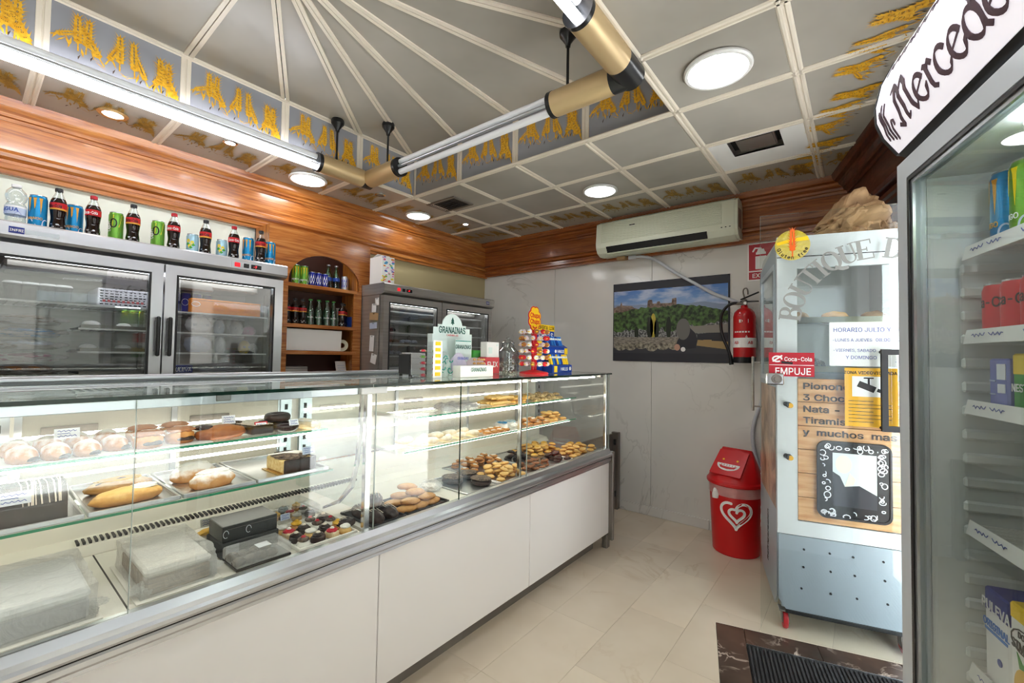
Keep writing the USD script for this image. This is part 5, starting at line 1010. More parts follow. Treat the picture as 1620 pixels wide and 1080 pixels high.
# ================================================================== goods on the counter top
ZTOP = 1.3001
plain('teal', '#1c8f80', .5); plain('mint_card', '#dfeeea', .5); plain('ink_green', '#1e5a50', .5); plain('flix_red', '#e0525a', .5); plain('halls_blue', '#1440a0', .4); plain('halls_light', '#2f7fd8', .4); plain('sun_yellow', '#ffd21f', .4); plain('chupa_red', '#d51a26', .35); plain('foil', '#c9bfae', .3, .6); plain('bag_lilac', '#dcd6ea', .5)
t = thing('napkin_dispenser', 'dark napkin dispenser with a white front plate on the glass counter top', 'napkin dispenser', (-1.88, 1.525, ZTOP))
part('housing', bb(-1.95, -1.852, 1.473, 1.577, ZTOP + .012, ZTOP + .12, .005), 'rubber', t); part('front_plate', bb(-1.852, -1.845, 1.478, 1.573, ZTOP + .010, ZTOP + .124, .003), 'white_plastic', t)
part('foot', [T(cyl(.009, .0125, 14), (x, y, ZTOP)) for x in (-1.94, -1.86) for y in (1.484, 1.564)], 'black_plastic', t); part('napkin', bb(-1.94, -1.865, 1.488, 1.562, ZTOP + .1205, ZTOP + .126), 'paper', t)
t = thing('sweets_rack', 'small clear tiered rack of sweets with a column of yellow price labels', 'rack', (-1.76, 1.51, ZTOP))
part('side_panel', bb(-1.81, -1.695, 1.555, 1.558, ZTOP, ZTOP + .185), 'clear_plastic', t, False); part('side_panel', bb(-1.81, -1.695, 1.44, 1.443, ZTOP, ZTOP + .13), 'clear_plastic', t, False)
part('label_strip', bb(-1.6945, -1.692, 1.492, 1.553, ZTOP, ZTOP + .19), 'paper', t)
for k in range(6):
    z = ZTOP + .004 + .031 * k
    part('price_label', bb(-1.6919, -1.6905, 1.505, 1.54, z + .006, z + .024), 'sun_yellow', t); part('tier', bb(-1.81, -1.70, 1.443, 1.555, z, z + .0025), 'clear_plastic', t, False)
SW = []
for c in ('sweet_0', 'sweet_1', 'sweet_6', 'sweet_5'):
    SW.append(Kind('wrapped_sweet', (lambda cc: lambda t: (part('sweet', blob(.013, .017, .016, 5, .2), cc, t), part('wrapper_end', [T(blob(.006, .007, .008, 6, .4), (0, s * .019, .004)) for s in (-1, 1)], 'foil', t)))(c), 'sweet'))
for k in range(5):
    for j in range(3): SW[(k * 2 + j) % 4 if k > 2 else 0].put((-1.735 - .035 * (j % 2), 1.461 + .038 * j, ZTOP + .0075 + .031 * k), (0, 0, 20 * j), f'small wrapped sweet in the clear rack, {ORD[k]} tier from below, {("left", "middle", "right")[j]} one', 'sweets in the small rack', .8)
# white cardboard display with an arched top
t = thing('sweets_display', 'white cardboard display with an arched back card and green lettering', 'display stand', (-1.80, 1.80, ZTOP))
back = unary_union([sg.box(1.655, ZTOP, 1.945, ZTOP + .275), sg.box(1.69, ZTOP + .27, 1.91, ZTOP + .292), sg.Point(1.80, ZTOP + .275).buffer(.082)])
part('back_card', onto(prism(back, .006), (-1.885, 0, 0), *LEFT), 'mint_card', t, 25)
part('side_card', bb(-1.90, -1.86, 1.63, 1.6545, ZTOP, ZTOP + .235), 'mint_card', t); part('rear_card', bb(-1.905, -1.899, 1.93, 1.985, ZTOP, ZTOP + .245), 'mint_card', t)
part('lettering', onto(txt('GRANAINAS', .036, True, .0008, squeeze=.72), (-1.8785, 1.80, ZTOP + .262), *LEFT), 'ink_green', t, False)
part('small_lettering', onto(txt('CARAMELOS', .011, False, .0008), (-1.8785, 1.80, ZTOP + .232), *LEFT), 'flix_red', t, False)
part('tree_mark', onto(prism(unary_union([sg.Polygon([(-.014, 0), (0, .03), (.014, 0)]), sg.Polygon([(-.012, .014), (0, .038), (.012, .014)]), sg.box(-.003, -.008, .003, 0)]), .0008), (-1.8785, 1.80, ZTOP + .300), *LEFT), 'ink_green', t, False)
part('front_card', bb(-1.825, -1.82, 1.77, 1.895, ZTOP + .0, ZTOP + .205), 'mint_card', t); part('lettering', onto(txt('GRANAINAS', .022, True, .0008, squeeze=.7), (-1.8198, 1.833, ZTOP + .165), *LEFT), 'ink_green', t, False)
part('leaf_border', [T(blob(.0012, .008, .005, k, .2), (-1.8195, 1.777 + .0125 * k, ZTOP + .196), (0, 0, 0)) for k in range(10)], 'teal', t)
part('front_box', bb(-1.70, -1.64, 1.635, 1.895, ZTOP, ZTOP + .062, .002), 'white_plastic', t); part('lettering', onto(txt('GRANAINAS', .02, True, .0008, squeeze=.75), (-1.6398, 1.775, ZTOP + .040), *LEFT), 'ink_green', t, False)
part('print_line', [bb(-1.6399, -1.6393, 1.74, 1.81, ZTOP + .018, ZTOP + .022), bb(-1.6399, -1.6393, 1.645, 1.66, ZTOP + .03, ZTOP + .046), bb(-1.6399, -1.6393, 1.872, 1.887, ZTOP + .03, ZTOP + .046)], 'mint_card', t)
t = thing('sweets_bag', 'teal patterned bag of sweets left of the white lettered box', 'bag', (-1.72, 1.61, ZTOP)); part('bag', T(blob(.042, .048, .135, 101, .15, 3, 3, -.7), (-1.757, 1.617, ZTOP)), 'bag_teal', t)
part('swirl', [T(onto(prism(sg.LineString([(.004 * a * math.cos(a), .004 * a * math.sin(a)) for a in np.linspace(.4, 6.2, 26)]).buffer(.0022), .002), (0, 0, 0), *LEFT), (-1.7035, 1.618, ZTOP + .04))] + [T(onto(prism(sg.LineString(arc(0, 0, r, r, a, a + 150)).buffer(.0022), .002), (0, 0, 0), *LEFT), (-1.7055, 1.608 + dy, ZTOP + dz)) for r, a, dy, dz in ((.012, 0, -.03, .07), (.014, 60, -.01, .085), (.012, 200, .02, .09), (.010, 120, -.035, .035), (.012, 30, -.02, .1), (.011, 220, -.032, .05))], 'teal', t)
t = thing('sweets_bag', 'lilac lettered bag of sweets in the white cardboard display', 'bag', (-1.74, 1.74, ZTOP)); part('bag', T(blob(.034, .052, .13, 102, .12, 3, 3, -.8), (-1.752, 1.728, ZTOP)), 'bag_lilac', t); part('lettering', onto(txt('GRANAINAS', .014, True, .001, squeeze=.75), (-1.716, 1.728, ZTOP + .10), *LEFT), 'print_lilac', t, False)
t = thing('sweets_bag', 'pink and white bag of round sweets behind the white lettered box', 'bag', (-1.74, 1.87, ZTOP)); part('bag', T(blob(.034, .082, .105, 103, .12, 3, 3, -.8), (-1.752, 1.868, ZTOP)), 'bag_pink', t); part('printed_sweet', [T(blob(.004, .012, .012, k, .2), (-1.717 - .006 * abs(k % 4 - 1.5), 1.83 + .026 * (k % 4), ZTOP + .066 + .022 * (k // 4))) for k in range(8)], 'biscuit_brown', t)
t = thing('green_box', 'green box behind the bags of sweets', 'box', (-1.95, 2.10, ZTOP)); part('carton', bb(-2.0, -1.955, 2.06, 2.15, ZTOP, ZTOP + .15, .003), 'print_green', t, False); part('window', bb(-1.9548, -1.954, 2.075, 2.135, ZTOP + .10, ZTOP + .13), 'shelf_glass', t)
t = thing('flix_box', 'salmon red box with white lettering right of the bags of sweets', 'box', (-1.91, 2.18, ZTOP)); part('carton', bb(-1.95, -1.88, 2.10, 2.235, ZTOP, ZTOP + .105, .003), 'flix_red', t, False); part('lettering', onto(txt('FLIX', .034, True, .001), (-1.8798, 2.165, ZTOP + .06), *LEFT), 'paper', t, False)
t = thing('white_carton', 'white carton standing on the salmon red box', 'box', (-1.91, 2.18, ZTOP + .105)); part('carton', bb(-1.945, -1.885, 2.115, 2.235, ZTOP + .1053, ZTOP + .205, .003), 'paper', t, False); part('print', [bb(-1.8849, -1.8842, 2.205, 2.225, ZTOP + .18, ZTOP + .192), bb(-1.8849, -1.8842, 2.13, 2.165, ZTOP + .13, ZTOP + .17)], 'mint_card', t)
t = thing('sweets_jar', 'clear glass jar of foil wrapped sweets left of the lollipop stand', 'jar', (-1.86, 2.33, ZTOP))
part('jar', T(lathe([(.0, .003), (.068, 0), (.078, .012), (.08, .12), (.074, .15), (.046, .175), (.042, .195), (.05, .205), (.047, .207), (.040, .196), (.044, .174), (.072, .148), (.077, .12), (.075, .014), (.0, .006)], 32), (-1.89, 2.335, ZTOP)), 'bottle_clear', t)
part('stopper', T(lathe([(.038, .2), (.045, .207), (.03, .222), (.012, .228), (.016, .24), (.0, .248)], 24), (-1.89, 2.335, ZTOP)), 'bottle_clear', t)
FOIL = Kind('foil_sweet', lambda t: (part('sweet', blob(.013, .019, .015, 5, .25), 'foil', t), part('wrapper_end', [T(blob(.007, .007, .01, 6, .5), (0, s * .021, .003)) for s in (-1, 1)], 'cream_white', t)), 'sweet')
r9 = random.Random(4)
for k in range(26):
    a, rr = r9.uniform(0, 2 * PI), .052 * math.sqrt(r9.random())
    FOIL.put((-1.89 + rr * math.cos(a), 2.335 + rr * math.sin(a), ZTOP + .008 + .018 * (k // 6)), (r9.uniform(-30, 30), r9.uniform(-30, 30), r9.uniform(0, 180)), f'foil wrapped sweet inside the clear glass jar, {ORD[k // 6]} layer from below', 'foil sweets in the jar')
# lollipop stand
LX, LY = -1.70, 2.375
t = thing('lollipop_stand', 'red lollipop stand with a round red base and a yellow flower shaped sign', 'display stand', (LX, LY, ZTOP))
part('base', T(lathe([(0, 0), (.095, 0), (.098, .006), (.09, .014), (.03, .026), (0, .026)], 36), (LX, LY, ZTOP)), 'chupa_red', t); part('pole', bb(LX - .010, LX + .010, LY - .022, LY + .022, ZTOP + .02, ZTOP + .30, .004), 'chupa_red', t)
part('ring', [T(lathe([(.055, 0), (.058, .002), (.058, .005), (.055, .007), (.050, .005), (.050, .002), (.055, 0)], 32), (LX, LY, ZTOP + .05 + .042 * k)) for k in range(6)], 'clear_plastic', t)
fl = unary_union([sg.Point(.0, 0).buffer(.05)] + [sg.Point(.040 * math.cos(a), .052 * math.sin(a)).buffer(.026) for a in np.arange(8) * PI / 4 + PI / 8])
o = (LX + .004, LY - .008, ZTOP + .365)
part('sign', onto(prism(fl.buffer(.007), .004), o, *LEFT), 'chupa_red', t, 25); part('sign_face', onto(T(prism(fl, .0052), (0, 0, 0)), o, *LEFT), 'sun_yellow', t, 25)
for k, (s, dz) in enumerate((('Chupa', .022), ('Chups', -.018))): part('lettering', onto(txt(s, .030, True, .0066, squeeze=.85), (o[0], o[1], o[2] + dz), *LEFT), 'chupa_red', t, False)
part('curl', onto(prism(sg.LineString(arc(0, -.05, .022, .012, 190, 340)).buffer(.004), .0066), o, *LEFT), 'chupa_red', t, False)
def lolly(c):
    def f(t):
        part('sweet', T(trimesh.creation.icosphere(2, .0155), (.026, 0, 0)), c, t); part('wrapper_spot', T(blob(.004, .008, .008, 3, .3, 3, 1), (.0385, 0, -.008)), 'sun_yellow', t)
        part('wrapper_skirt', T(lathe([(.002, 0), (.004, .004), (.010, .010)], 12), (.008, 0, 0), (0, 90, 0)), 'cream_white', t); part('stick', T(cyl(.0017, .045, 8), (-.024, 0, 0), (0, 90, 0)), 'white_plastic', t)
    return f
LOL = [Kind('lollipop', lolly(c), 'lollipop') for c in ('chupa_red', 'cream_white', 'biscuit_brown', 'bag_pink')]
for k in range(6):
    for j in range(12):
        a = 2 * PI * (j + .5 * (k % 2)) / 12; LOL[(j * 3 + k * 2 + (j * k) % 3) % 4].put((LX + .062 * math.cos(a), LY + .062 * math.sin(a), ZTOP + .0625 + .042 * k), (0, -10, math.degrees(a)), f'wrapped lollipop on the red stand, {ORD[k]} ring from below, {ORD[j]} round the ring', f'lollipops of the {ORD[k]} ring')
# blue stepped display
t = thing('lozenge_display', 'blue stepped cough lozenge display with a yellow header card', 'display stand', (-1.76, 2.70, ZTOP))
part('back_card', bb(-1.80, -1.793, 2.535, 2.755, ZTOP, ZTOP + .30), 'halls_blue', t); part('header', bb(-1.799, -1.7905, 2.535, 2.755, ZTOP + .302, ZTOP + .345), 'sun_yellow', t)
part('header_lettering', onto(txt('OFERTA', .024, True, .001, squeeze=.9), (-1.7903, 2.61, ZTOP + .324), *LEFT), 'print_black', t, False); part('header_lettering', onto(txt('1,15€', .022, True, .001, squeeze=.85), (-1.7903, 2.715, ZTOP + .324), *LEFT), 'print_black', t, False)
for (x0, x1, y0, y1, z0, z1) in ((-1.79, -1.735, 2.60, 2.85, .13, .215), (-1.79, -1.70, 2.60, 2.86, 0, .085)):
    s = prism(sg.Polygon([(x0, ZTOP + z0), (x1, ZTOP + z0), (x1, ZTOP + z1 - .03), (x0, ZTOP + z1)]), y1 - y0); part('step', T_axis(s, 'y', y0), 'halls_blue', t)
part('lettering', onto(txt('HALLS', .040, True, .001, squeeze=.85), (-1.7925, 2.665, ZTOP + .268), *LEFT), 'paper', t, False)
part('lettering', onto(txt('HALLS', .020, True, .001), (-1.7345, 2.76, ZTOP + .155), *LEFT), 'paper', t, False); part('lettering', onto(txt('HALLS', .022, True, .001), (-1.6995, 2.755, ZTOP + .028), *LEFT), 'paper', t, False)
part('snowflake', [onto(prism(unary_union([sg.LineString([(-.012 * math.cos(a), -.012 * math.sin(a)), (.012 * math.cos(a), .012 * math.sin(a))]).buffer(.0022) for a in (0, PI / 3, 2 * PI / 3)]), .001), (-1.7925, 2.565, ZTOP + .275), *LEFT), onto(prism(sg.Point(0, 0).buffer(.014), .001), (-1.6995, 2.835, ZTOP + .03), *LEFT), onto(prism(sg.Point(0, 0).buffer(.012), .001), (-1.7345, 2.69, ZTOP + .155), *LEFT)], 'paper', t, False)
part('yellow_flash', [bb(-1.7349, -1.7335, 2.81, 2.852, ZTOP + .135, ZTOP + .18), bb(-1.6999, -1.6985, 2.62, 2.66, ZTOP + .005, ZTOP + .05)], 'sun_yellow', t); part('side_flash', onto(prism(sg.Polygon([(2.535, ZTOP + .10), (2.60, ZTOP + .13), (2.60, ZTOP + .22), (2.54, ZTOP + .25)]), .002), (-1.7928, 0, 0), *LEFT), 'sun_yellow', t)
LZ = {c: Kind('lozenge_pack', (lambda cc: lambda t: (part('pack', bb(-.011, .011, -.009, .009, 0, .075, .002), cc, t), part('band', bb(-.0115, .0115, -.0095, .0095, .045, .062, .002), 'paper', t)))(c), 'packet') for c in ('halls_light', 'sun_yellow', 'halls_blue')}
for k in range(9): LZ[('sun_yellow', 'halls_light', 'halls_blue')[k % 3 if k < 6 else 0]].put((-1.72, 2.615 + .026 * k, ZTOP + .058), (0, -16, 0), f'upright lozenge packet on the lower step of the blue display, {ORD[k]} from the left', 'lozenge packets')
for k in range(7): LZ[('halls_light', 'halls_blue', 'halls_light')[k % 3]].put((-1.765, 2.63 + .03 * k, ZTOP + .19), (0, -16, 0), f'upright lozenge packet on the upper step of the blue display, {ORD[k]} from the left', 'lozenge packets')

# ================================================================== things on the back wall
plain('ac_cream', '#d9dcc8', .45); plain('hose_grey', '#c9cbd2', .5); plain('ext_red', '#c00d18', .22, coat=.5); plain('sign_red', '#b81a2c', .4); plain('bin_red', '#d01218', .3); plain('flame', '#f2681c', .5); plain('frame_dark', '#2e2f38', .5)
t = thing('air_conditioner', 'cream wall air conditioner with a ribbed front on the wooden cornice', 'air conditioner', (-1.35, 3.83, 2.36))
YB = 3.88
prof = [(YB + .01, 2.37), (YB - .10, 2.362), (YB - .155, 2.385), (YB - .185, 2.43), (YB - .19, 2.47), (YB - .175, 2.66), (YB - .15, 2.678), (YB + .01, 2.682)]
def acx(pr, a, b): return sweep(pr, 'x', a, b)
ax0, ax1 = -1.925, -.765
part('body', acx(prof, ax0, ax1), 'ac_cream', t, 20)
part('end_cap', [acx([(y + (YB - .09 - y) * .04, z + (2.52 - z) * .03) for y, z in prof], ax0 - .025, ax0 + .001), acx([(y + (YB - .09 - y) * .04, z + (2.52 - z) * .03) for y, z in prof], ax1 - .001, ax1 + .022)], 'ac_cream', t, 20)
def facey(z): return YB - .19 + (z - 2.47) / .19 * .015
part('grille_rib', J(*[bb(ax0 + .03, ax1 - .09, facey(2.482 + .0115 * k) - .004, facey(2.482 + .0115 * k) + .002, 2.479 + .0115 * k, 2.484 + .0115 * k, .0015) for k in range(15)]), 'ac_cream', t, 20, kind='stuff')
part('outlet', acx([(YB - .1590, 2.386), (YB - .1915, 2.436), (YB - .15, 2.436), (YB - .13, 2.386)], ax0 + .08, ax1 - .20), 'black_matte', t); part('flap', T(bb(ax0 + .085, ax1 - .205, -.003, .003, -.012, .012, .002), (0, YB - .160, 2.378), (-60, 0, 0)), 'ac_cream', t)
part('badge', bb(-1.62, -1.57, YB - .1865, YB - .182, 2.60, 2.606), 'rubber', t); part('indicator', [bb(-.86 + .03 * k, -.85 + .03 * k, YB - .1915, YB - .186, 2.447, 2.452) for k in range(3)], 'rubber', t); part('side_vent', bb(ax1 + .021, ax1 + .024, YB - .14, YB - .05, 2.45, 2.60, .003), 'steel_dark', t)
part('bracket', bb(-1.80, -1.715, YB - .06, YB, 2.33, 2.361, .004), 'cardboard', t)
t = thing('drain_hose', 'grey drain hose running from the air conditioner down behind the extinguisher to the bin', 'hose', (-1.2, 3.9, .1))
hp = curve([(-1.69, 3.845, 2.342), (-1.60, 3.86, 2.345), (-1.498, 3.885, 2.325), (-1.326, 3.895, 2.205), (-1.11, 3.90, 2.058), (-.91, 3.90, 1.935), (-.76, 3.905, 1.86), (-.66, 3.913, 1.70), (-.61, 3.913, 1.42), (-.605, 3.913, 1.13), (-.655, 3.91, .97), (-.678, 3.91, .826), (-.66, 3.91, .68), (-.60, 3.91, .5), (-.52, 3.91, .06)], 90)
part('hose', tube(hp, .0135, 12), 'hose_grey', t); part('end_collar', tube([hp[0], hp[2]], .018, 14), 'hose_grey', t)
# framed landscape photograph, generic hill town
t = thing('landscape_poster', 'large dark bordered landscape photograph of a fortress hill on the white wall', 'picture', (-1.36, YW - .006, 1.75))
part('board', bb(-1.876, -.844, YW - .009, YW - .0005, 1.385, 2.12, .001), 'frame_dark', t, False)
U0, U1, V0, V1 = -1.868, -.857, 1.462, 2.046
mk('print_sky', {'t': ('geometry', {}), 's': ('separate_xyz', {}), 'mr': ('map_range', {'from_min': 1.85, 'from_max': 2.05, 'clamp': True}), 'm': ('mapping', {'scale': (3, 1, 9)}), 'n': ('noise_texture', {'scale': 2.2, 'detail': 5.}), 'nr': ('rgb_ramp', {'ramp': [(.42, (0, 0, 0)), (.7, (.8, .8, .8))]}), 'r': ('rgb_ramp', {'ramp': [(0., S('#aebed6')), (.5, S('#6f97cf')), (1., S('#4a7bc4'))]}), 'mx': ('mix', {'color2': S('#d4dae6')}), 'p': ('principled_bsdf', {'roughness': .35})},
   [('t.position', 's.vector'), ('s.z', 'mr.value'), ('mr.result', 'r.fac'), ('t.position', 'm.vector'), ('m.vector', 'n.vector'), ('n.fac', 'nr.fac'), ('nr.color', 'mx.fac'), ('r.color', 'mx.color1'), ('mx.color', 'p.base_color')])
noisy('print_forest', '#16260f', '#567a3a', 34., .38, .66, rough=.35, world=True, detail=6.); noisy('print_town', '#3a3a3c', '#a3a3a0', 60., .4, .62, rough=.35, world=True, detail=6.)
noisy('print_fort', '#5a453a', '#9a8474', 30., rough=.35, world=True); noisy('print_wall', '#6c655c', '#a79f92', 40., rough=.35, world=True, stretch=(1, 1, 3)); noisy('print_stone', '#4a453d', '#b8b09c', 36., rough=.35, world=True)
plain('print_hill', '#8797b3', .35); plain('print_road', '#3a3b42', .35); plain('print_roof', '#8d887f', .35); plain('print_ochre', '#a88d5c', .35); plain('print_face', '#6f6c68', .35); plain('print_jacket', '#23242e', .35); plain('print_skin', '#c79a86', .35); plain('print_cypress', '#b9a63c', .35); plain('print_cypress_dark', '#142010', .35)
def pr(name, pts, look, d): part(name, onto(prism(sg.Polygon([(U0 + u * (U1 - U0), V0 + v * (V1 - V0)) for u, v in pts]).buffer(0), .0006 + d * .0003), (0, YW - .009, 0), *BACK), look, t, False)
rp = random.Random(8)
def jag(us, vs, n, a): return [(u, float(np.interp(u, us, vs)) + rp.uniform(-a, a)) for u in np.linspace(us[0], us[-1], n)]
pr('print_sky', [(0, 0), (1, 0), (1, 1), (0, 1)], 'print_sky', 0)
pr('print_hill', jag([0, .3, .6, .8, 1], [.78, .76, .74, .76, .70], 24, .006) + [(1, .4), (0, .4)], 'print_hill', 1)
pr('print_town', [(0, .5), (0, .74), (.02, .74), (.03, .76), (.06, .76), (.075, .83), (.085, .77), (.12, .76), (.18, .75), (.2, .72), (.24, .70), (.24, .5)], 'print_fort', 2)
pr('print_fort', [(.32, .6), (.33, .82), (.345, .835), (.37, .83), (.375, .77), (.41, .77), (.42, .80), (.44, .80), (.445, .77), (.52, .765), (.545, .77), (.55, .83), (.585, .84), (.59, .6)], 'print_fort', 2)
pr('print_forest', jag([0, .1, .2, .3, .36, .45, .6, .7, .8, .9, 1], [.66, .66, .70, .72, .70, .71, .73, .72, .69, .66, .60], 46, .015) + [(1, .1), (0, .1)], 'print_forest', 3)
pr('print_town', jag([0, .3, .5, .7, 1], [.34, .38, .34, .40, .46], 40, .03) + [(1, .1), (0, .1)], 'print_town', 4)
for u, w, h, lk in ((.352, .03, .34, 'print_cypress_dark'), (.382, .028, .40, 'print_cypress'), (.412, .022, .3, 'print_cypress_dark'), (.52, .022, .34, 'print_cypress_dark'), (.225, .02, .2, 'print_cypress_dark'), (.46, .02, .18, 'print_town')): pr('print_tree', [(u + x, .22 + y) for x, y in arc(0, h * .5, w, h * .5, 0, 360, 18)], lk, 5)
pr('print_wall', [(0, .08), (.62, .1), (.62, .24), (0, .26)], 'print_wall', 6)
pr('print_road', [(0, 0), (1, 0), (1, .14), (.62, .12), (.5, .1), (0, .08)], 'print_road', 7)
for k in range(6): pr('print_boulder', [(.02 + .1 * k + x, .03 + y) for x, y in arc(.05, .06 + .012 * (k % 3), .056, .055 + .01 * (k % 2), 0, 360, 11)], 'print_stone', 8)
pr('print_ochre', [(.74, .12), (1, .06), (1, .22), (.74, .2)], 'print_ochre', 8)
pr('print_shade', [(.76, .2), (1, .17), (1, .34), (.76, .28)], 'print_jacket', 9); pr('print_roof', [(.72, .3), (1, .30), (1, .42), (.70, .40)], 'print_roof', 10); pr('print_table', [(.8, .12), (.88, .11), (.875, .2), (.81, .2)], 'print_ochre', 10)
pr('print_jacket', [(.60, .05), (.59, .16), (.63, .3), (.70, .38), (.745, .3), (.765, .2), (.75, .08)], 'print_jacket', 11); pr('print_face', arc(.645, .36, .058, .16, 0, 360, 26), 'print_face', 12); pr('print_skin', arc(.595, .09, .025, .05, 0, 360, 14), 'print_skin', 12); pr('print_skin', arc(.645, .06, .02, .035, 0, 360, 14), 'label_white', 12)
# extinguisher sign
t = thing('extinguisher_sign', 'red and white sign with an extinguisher pictogram above the fire extinguisher', 'sign', (-.57, YW - .004, 2.19))
part('plate', bb(-.715, -.42, YW - .004, YW - .0005, 2.045, 2.345), 'label_white', t, False)
part('red_field', [bb(-.705, -.43, YW - .005, YW - .004, 2.125, 2.335), bb(-.705, -.43, YW - .005, YW - .004, 2.055, 2.115)], 'sign_red', t, False)
O = (0, YW - .0055, 0)
part('pictogram', onto(prism(unary_union([sg.box(-.655, 2.14, -.585, 2.235).buffer(.004), sg.box(-.655, 2.252, -.585, 2.27), sg.Polygon([(-.65, 2.27), (-.59, 2.27), (-.60, 2.295), (-.64, 2.295)]), sg.LineString([(-.62, 2.30), (-.66, 2.305), (-.675, 2.28)]).buffer(.006)]), .0008), O, *BACK), 'label_white', t, False)
part('flame', onto(prism(sg.Polygon([(-.555, 2.14), (-.575, 2.2), (-.55, 2.26), (-.53, 2.31), (-.505, 2.26), (-.49, 2.3), (-.46, 2.22), (-.455, 2.14)]), .0008), O, *BACK), 'flame', t, False)
part('lettering', onto(txt('EXTINTOR', .032, True, .001), (-.5675, YW - .0052, 2.085), *BACK), 'label_white', t, False)
# extinguisher
ex, ey = -.718, YW - .105
t = thing('fire_extinguisher', 'red fire extinguisher with a black hose hanging on the white wall', 'fire extinguisher', (ex, ey, 1.39))
part('cylinder', T(lathe([(0, .03), (.076, .03), (.080, .04), (.080, .36), (.072, .395), (.05, .42), (.026, .432), (.026, .45)], 36), (ex, ey, 1.39)), 'ext_red', t)
part('foot', T(lathe([(.074, 0), (.079, .002), (.081, .045), (.076, .05), (.06, .05)], 36), (ex, ey, 1.39)), 'black_plastic', t)
part('valve', J(T(cyl(.02, .05, 18, .004), (ex, ey, 1.838)), T(cyl(.012, .05, 14), (ex - .055, ey, 1.86), (0, 90, 0))), 'steel_dark', t)
part('lever', [T(bb(-.02, .12, -.009, .009, -.005, .005, .003), (ex - .01, ey, 1.895), (0, -22, 0)), T(bb(-.02, .11, -.009, .009, -.005, .005, .003), (ex - .01, ey, 1.872), (0, 2, 0))], 'black_plastic', t)
part('gauge', T(cyl(.014, .012, 18, .002), (ex + .01, ey - .02, 1.855), (90, 0, 0)), 'chrome', t); part('hanger', tube(curve([(ex - .018, ey + .045, 1.86), (ex - .018, ey + .045, 1.95), (ex - .01, ey + .04, 1.978), (ex + .004, ey + .035, 1.982), (ex + .016, ey + .03, 1.965), (ex + .018, ey + .03, 1.93)], 20), .0055, 10), 'steel_dark', t)
part('wall_bracket', bb(ex - .03, ex + .03, ey + .079, YW - .001, 1.60, 1.66, .002), 'steel_dark', t)
part('hose', tube(curve([(ex - .05, ey, 1.862), (ex - .10, ey - .005, 1.855), (ex - .155, ey - .005, 1.80), (ex - .172, ey, 1.70), (ex - .155, ey - .01, 1.60), (ex - .115, ey - .02, 1.50), (ex - .095, ey - .02, 1.43)], 40), .0115, 12), 'black_plastic', t); part('nozzle', tube([(ex - .098, ey - .02, 1.45), (ex - .088, ey - .02, 1.375)], [.014, .017], 14), 'black_plastic', t)
C_ = lambda m, z, a=-92: T(wrap(m, .0803, 0, math.radians(a)), (ex, ey, z))
part('label', T(lathe([(.0800, 0), (.0806, .0005), (.0806, .075), (.0800, .0755)], 40), (ex, ey, 1.51)), 'label_white', t)
part('red_code', [C_(T(txt('AB', .022, True, .001), (x, 0, 0)), 1.548) for x in (-.045, .06)], 'sign_red', t, False); part('print_line', [C_(prism(sg.box(-.02, 0, .04, .0025), .001), 1.53 + .012 * k) for k in range(4)], 'print_blue', t, False)
part('white_print', [C_(prism(sg.box(-.022, 0, .045, .028).difference(sg.box(-.01, .008, .0, .02)), .0006), 1.70)] + [C_(prism(sg.box(-.06 + .02 * k, 0, -.046 + .02 * k, .011), .0006), 1.625) for k in range(6)] + [C_(txt('6', .02, True, .0006), 1.595, -70)], 'label_white', t, False)
# red swing bin
bx_, by_ = -.745, 3.655
t = thing('swing_bin', 'red swing lid bin with a white heart emblem and a smiling mouth', 'bin', (bx_, by_, 0))
part('bucket', T(lathe([(0, .004), (.152, 0), (.158, .006), (.182, .49), (.186, .495), (.186, .505), (.0, .505)], 48), (bx_, by_, 0)), 'bin_red', t)
part('bin_liner', T(lathe([(.1795, .425), (.186, .43), (.188, .455), (.185, .47), (.189, .485), (.187, .497)], 48, False), (bx_, by_, 0)), 'wrap', t); part('liner_knot', T(blob(.022, .014, .07, 3, .3), (bx_ - .105, by_ - .155, .40)), 'label_white', t)
th = math.radians(-14); cs, sn = math.cos(th), math.sin(th)
def rz(m, a=-14): return T(m, (bx_, by_, 0), (0, 0, a))
dome = trimesh.convex.convex_hull(np.vstack([[(.188 * math.cos(a), .188 * math.sin(a), .535) for a in np.linspace(0, 2 * PI, 48)], [(.165 * math.cos(a), .165 * math.sin(a), .58) for a in np.linspace(0, 2 * PI, 36)]] + [[(x, .02 + .022 * math.cos(a), .725 + .022 * math.sin(a)) for a in np.linspace(0, PI, 9)] for x in (-.105, .105)]))
part('lid_dome', rz(dome), 'bin_red', t, 35); part('lid_rim', T(lathe([(.178, .503), (.196, .500), (.200, .506), (.199, .522), (.190, .532), (.186, .537)], 48), (bx_, by_, 0)), 'bin_red', t)
# flap lies in the plane of the front slope
p0, p1 = np.array([0, -.165, .58]), np.array([0, .0, .742]); up = (p1 - p0) / np.linalg.norm(p1 - p0)
def slope(m, dz=0.): return rz(onto(m, tuple(p0 + np.array([0, -up[2], up[1]]) * dz), (1, 0, 0), tuple(up)))
part('swing_flap', slope(prism(sg.Polygon([(-.105, .0), (.105, .0), (.098, .205), (-.098, .205)]).buffer(.008), .010), -.002), 'bin_red', t, 25)
sm = sg.Polygon(arc(0, .085, .078, .05, 180, 360, 24)).buffer(.004); mo = sg.Polygon([(-.066, .076), (-.03, .066), (.03, .066), (.066, .076), (.05, .052), (0, .044), (-.05, .052)])
part('smile', slope(prism(sm.difference(mo), .0095)), 'label_white', t, False); part('tooth_gap', slope(prism(unary_union([sg.box(-.05 + .02 * k, .07, -.047 + .02 * k, .084) for k in range(6)]), .0102)), 'bin_red', t, False, kind='stuff')
part('eye', [slope(T(cyl(.0075, .010, 16), (x, .125, 0))) for x in (-.05, .052)], 'sun_yellow', t)
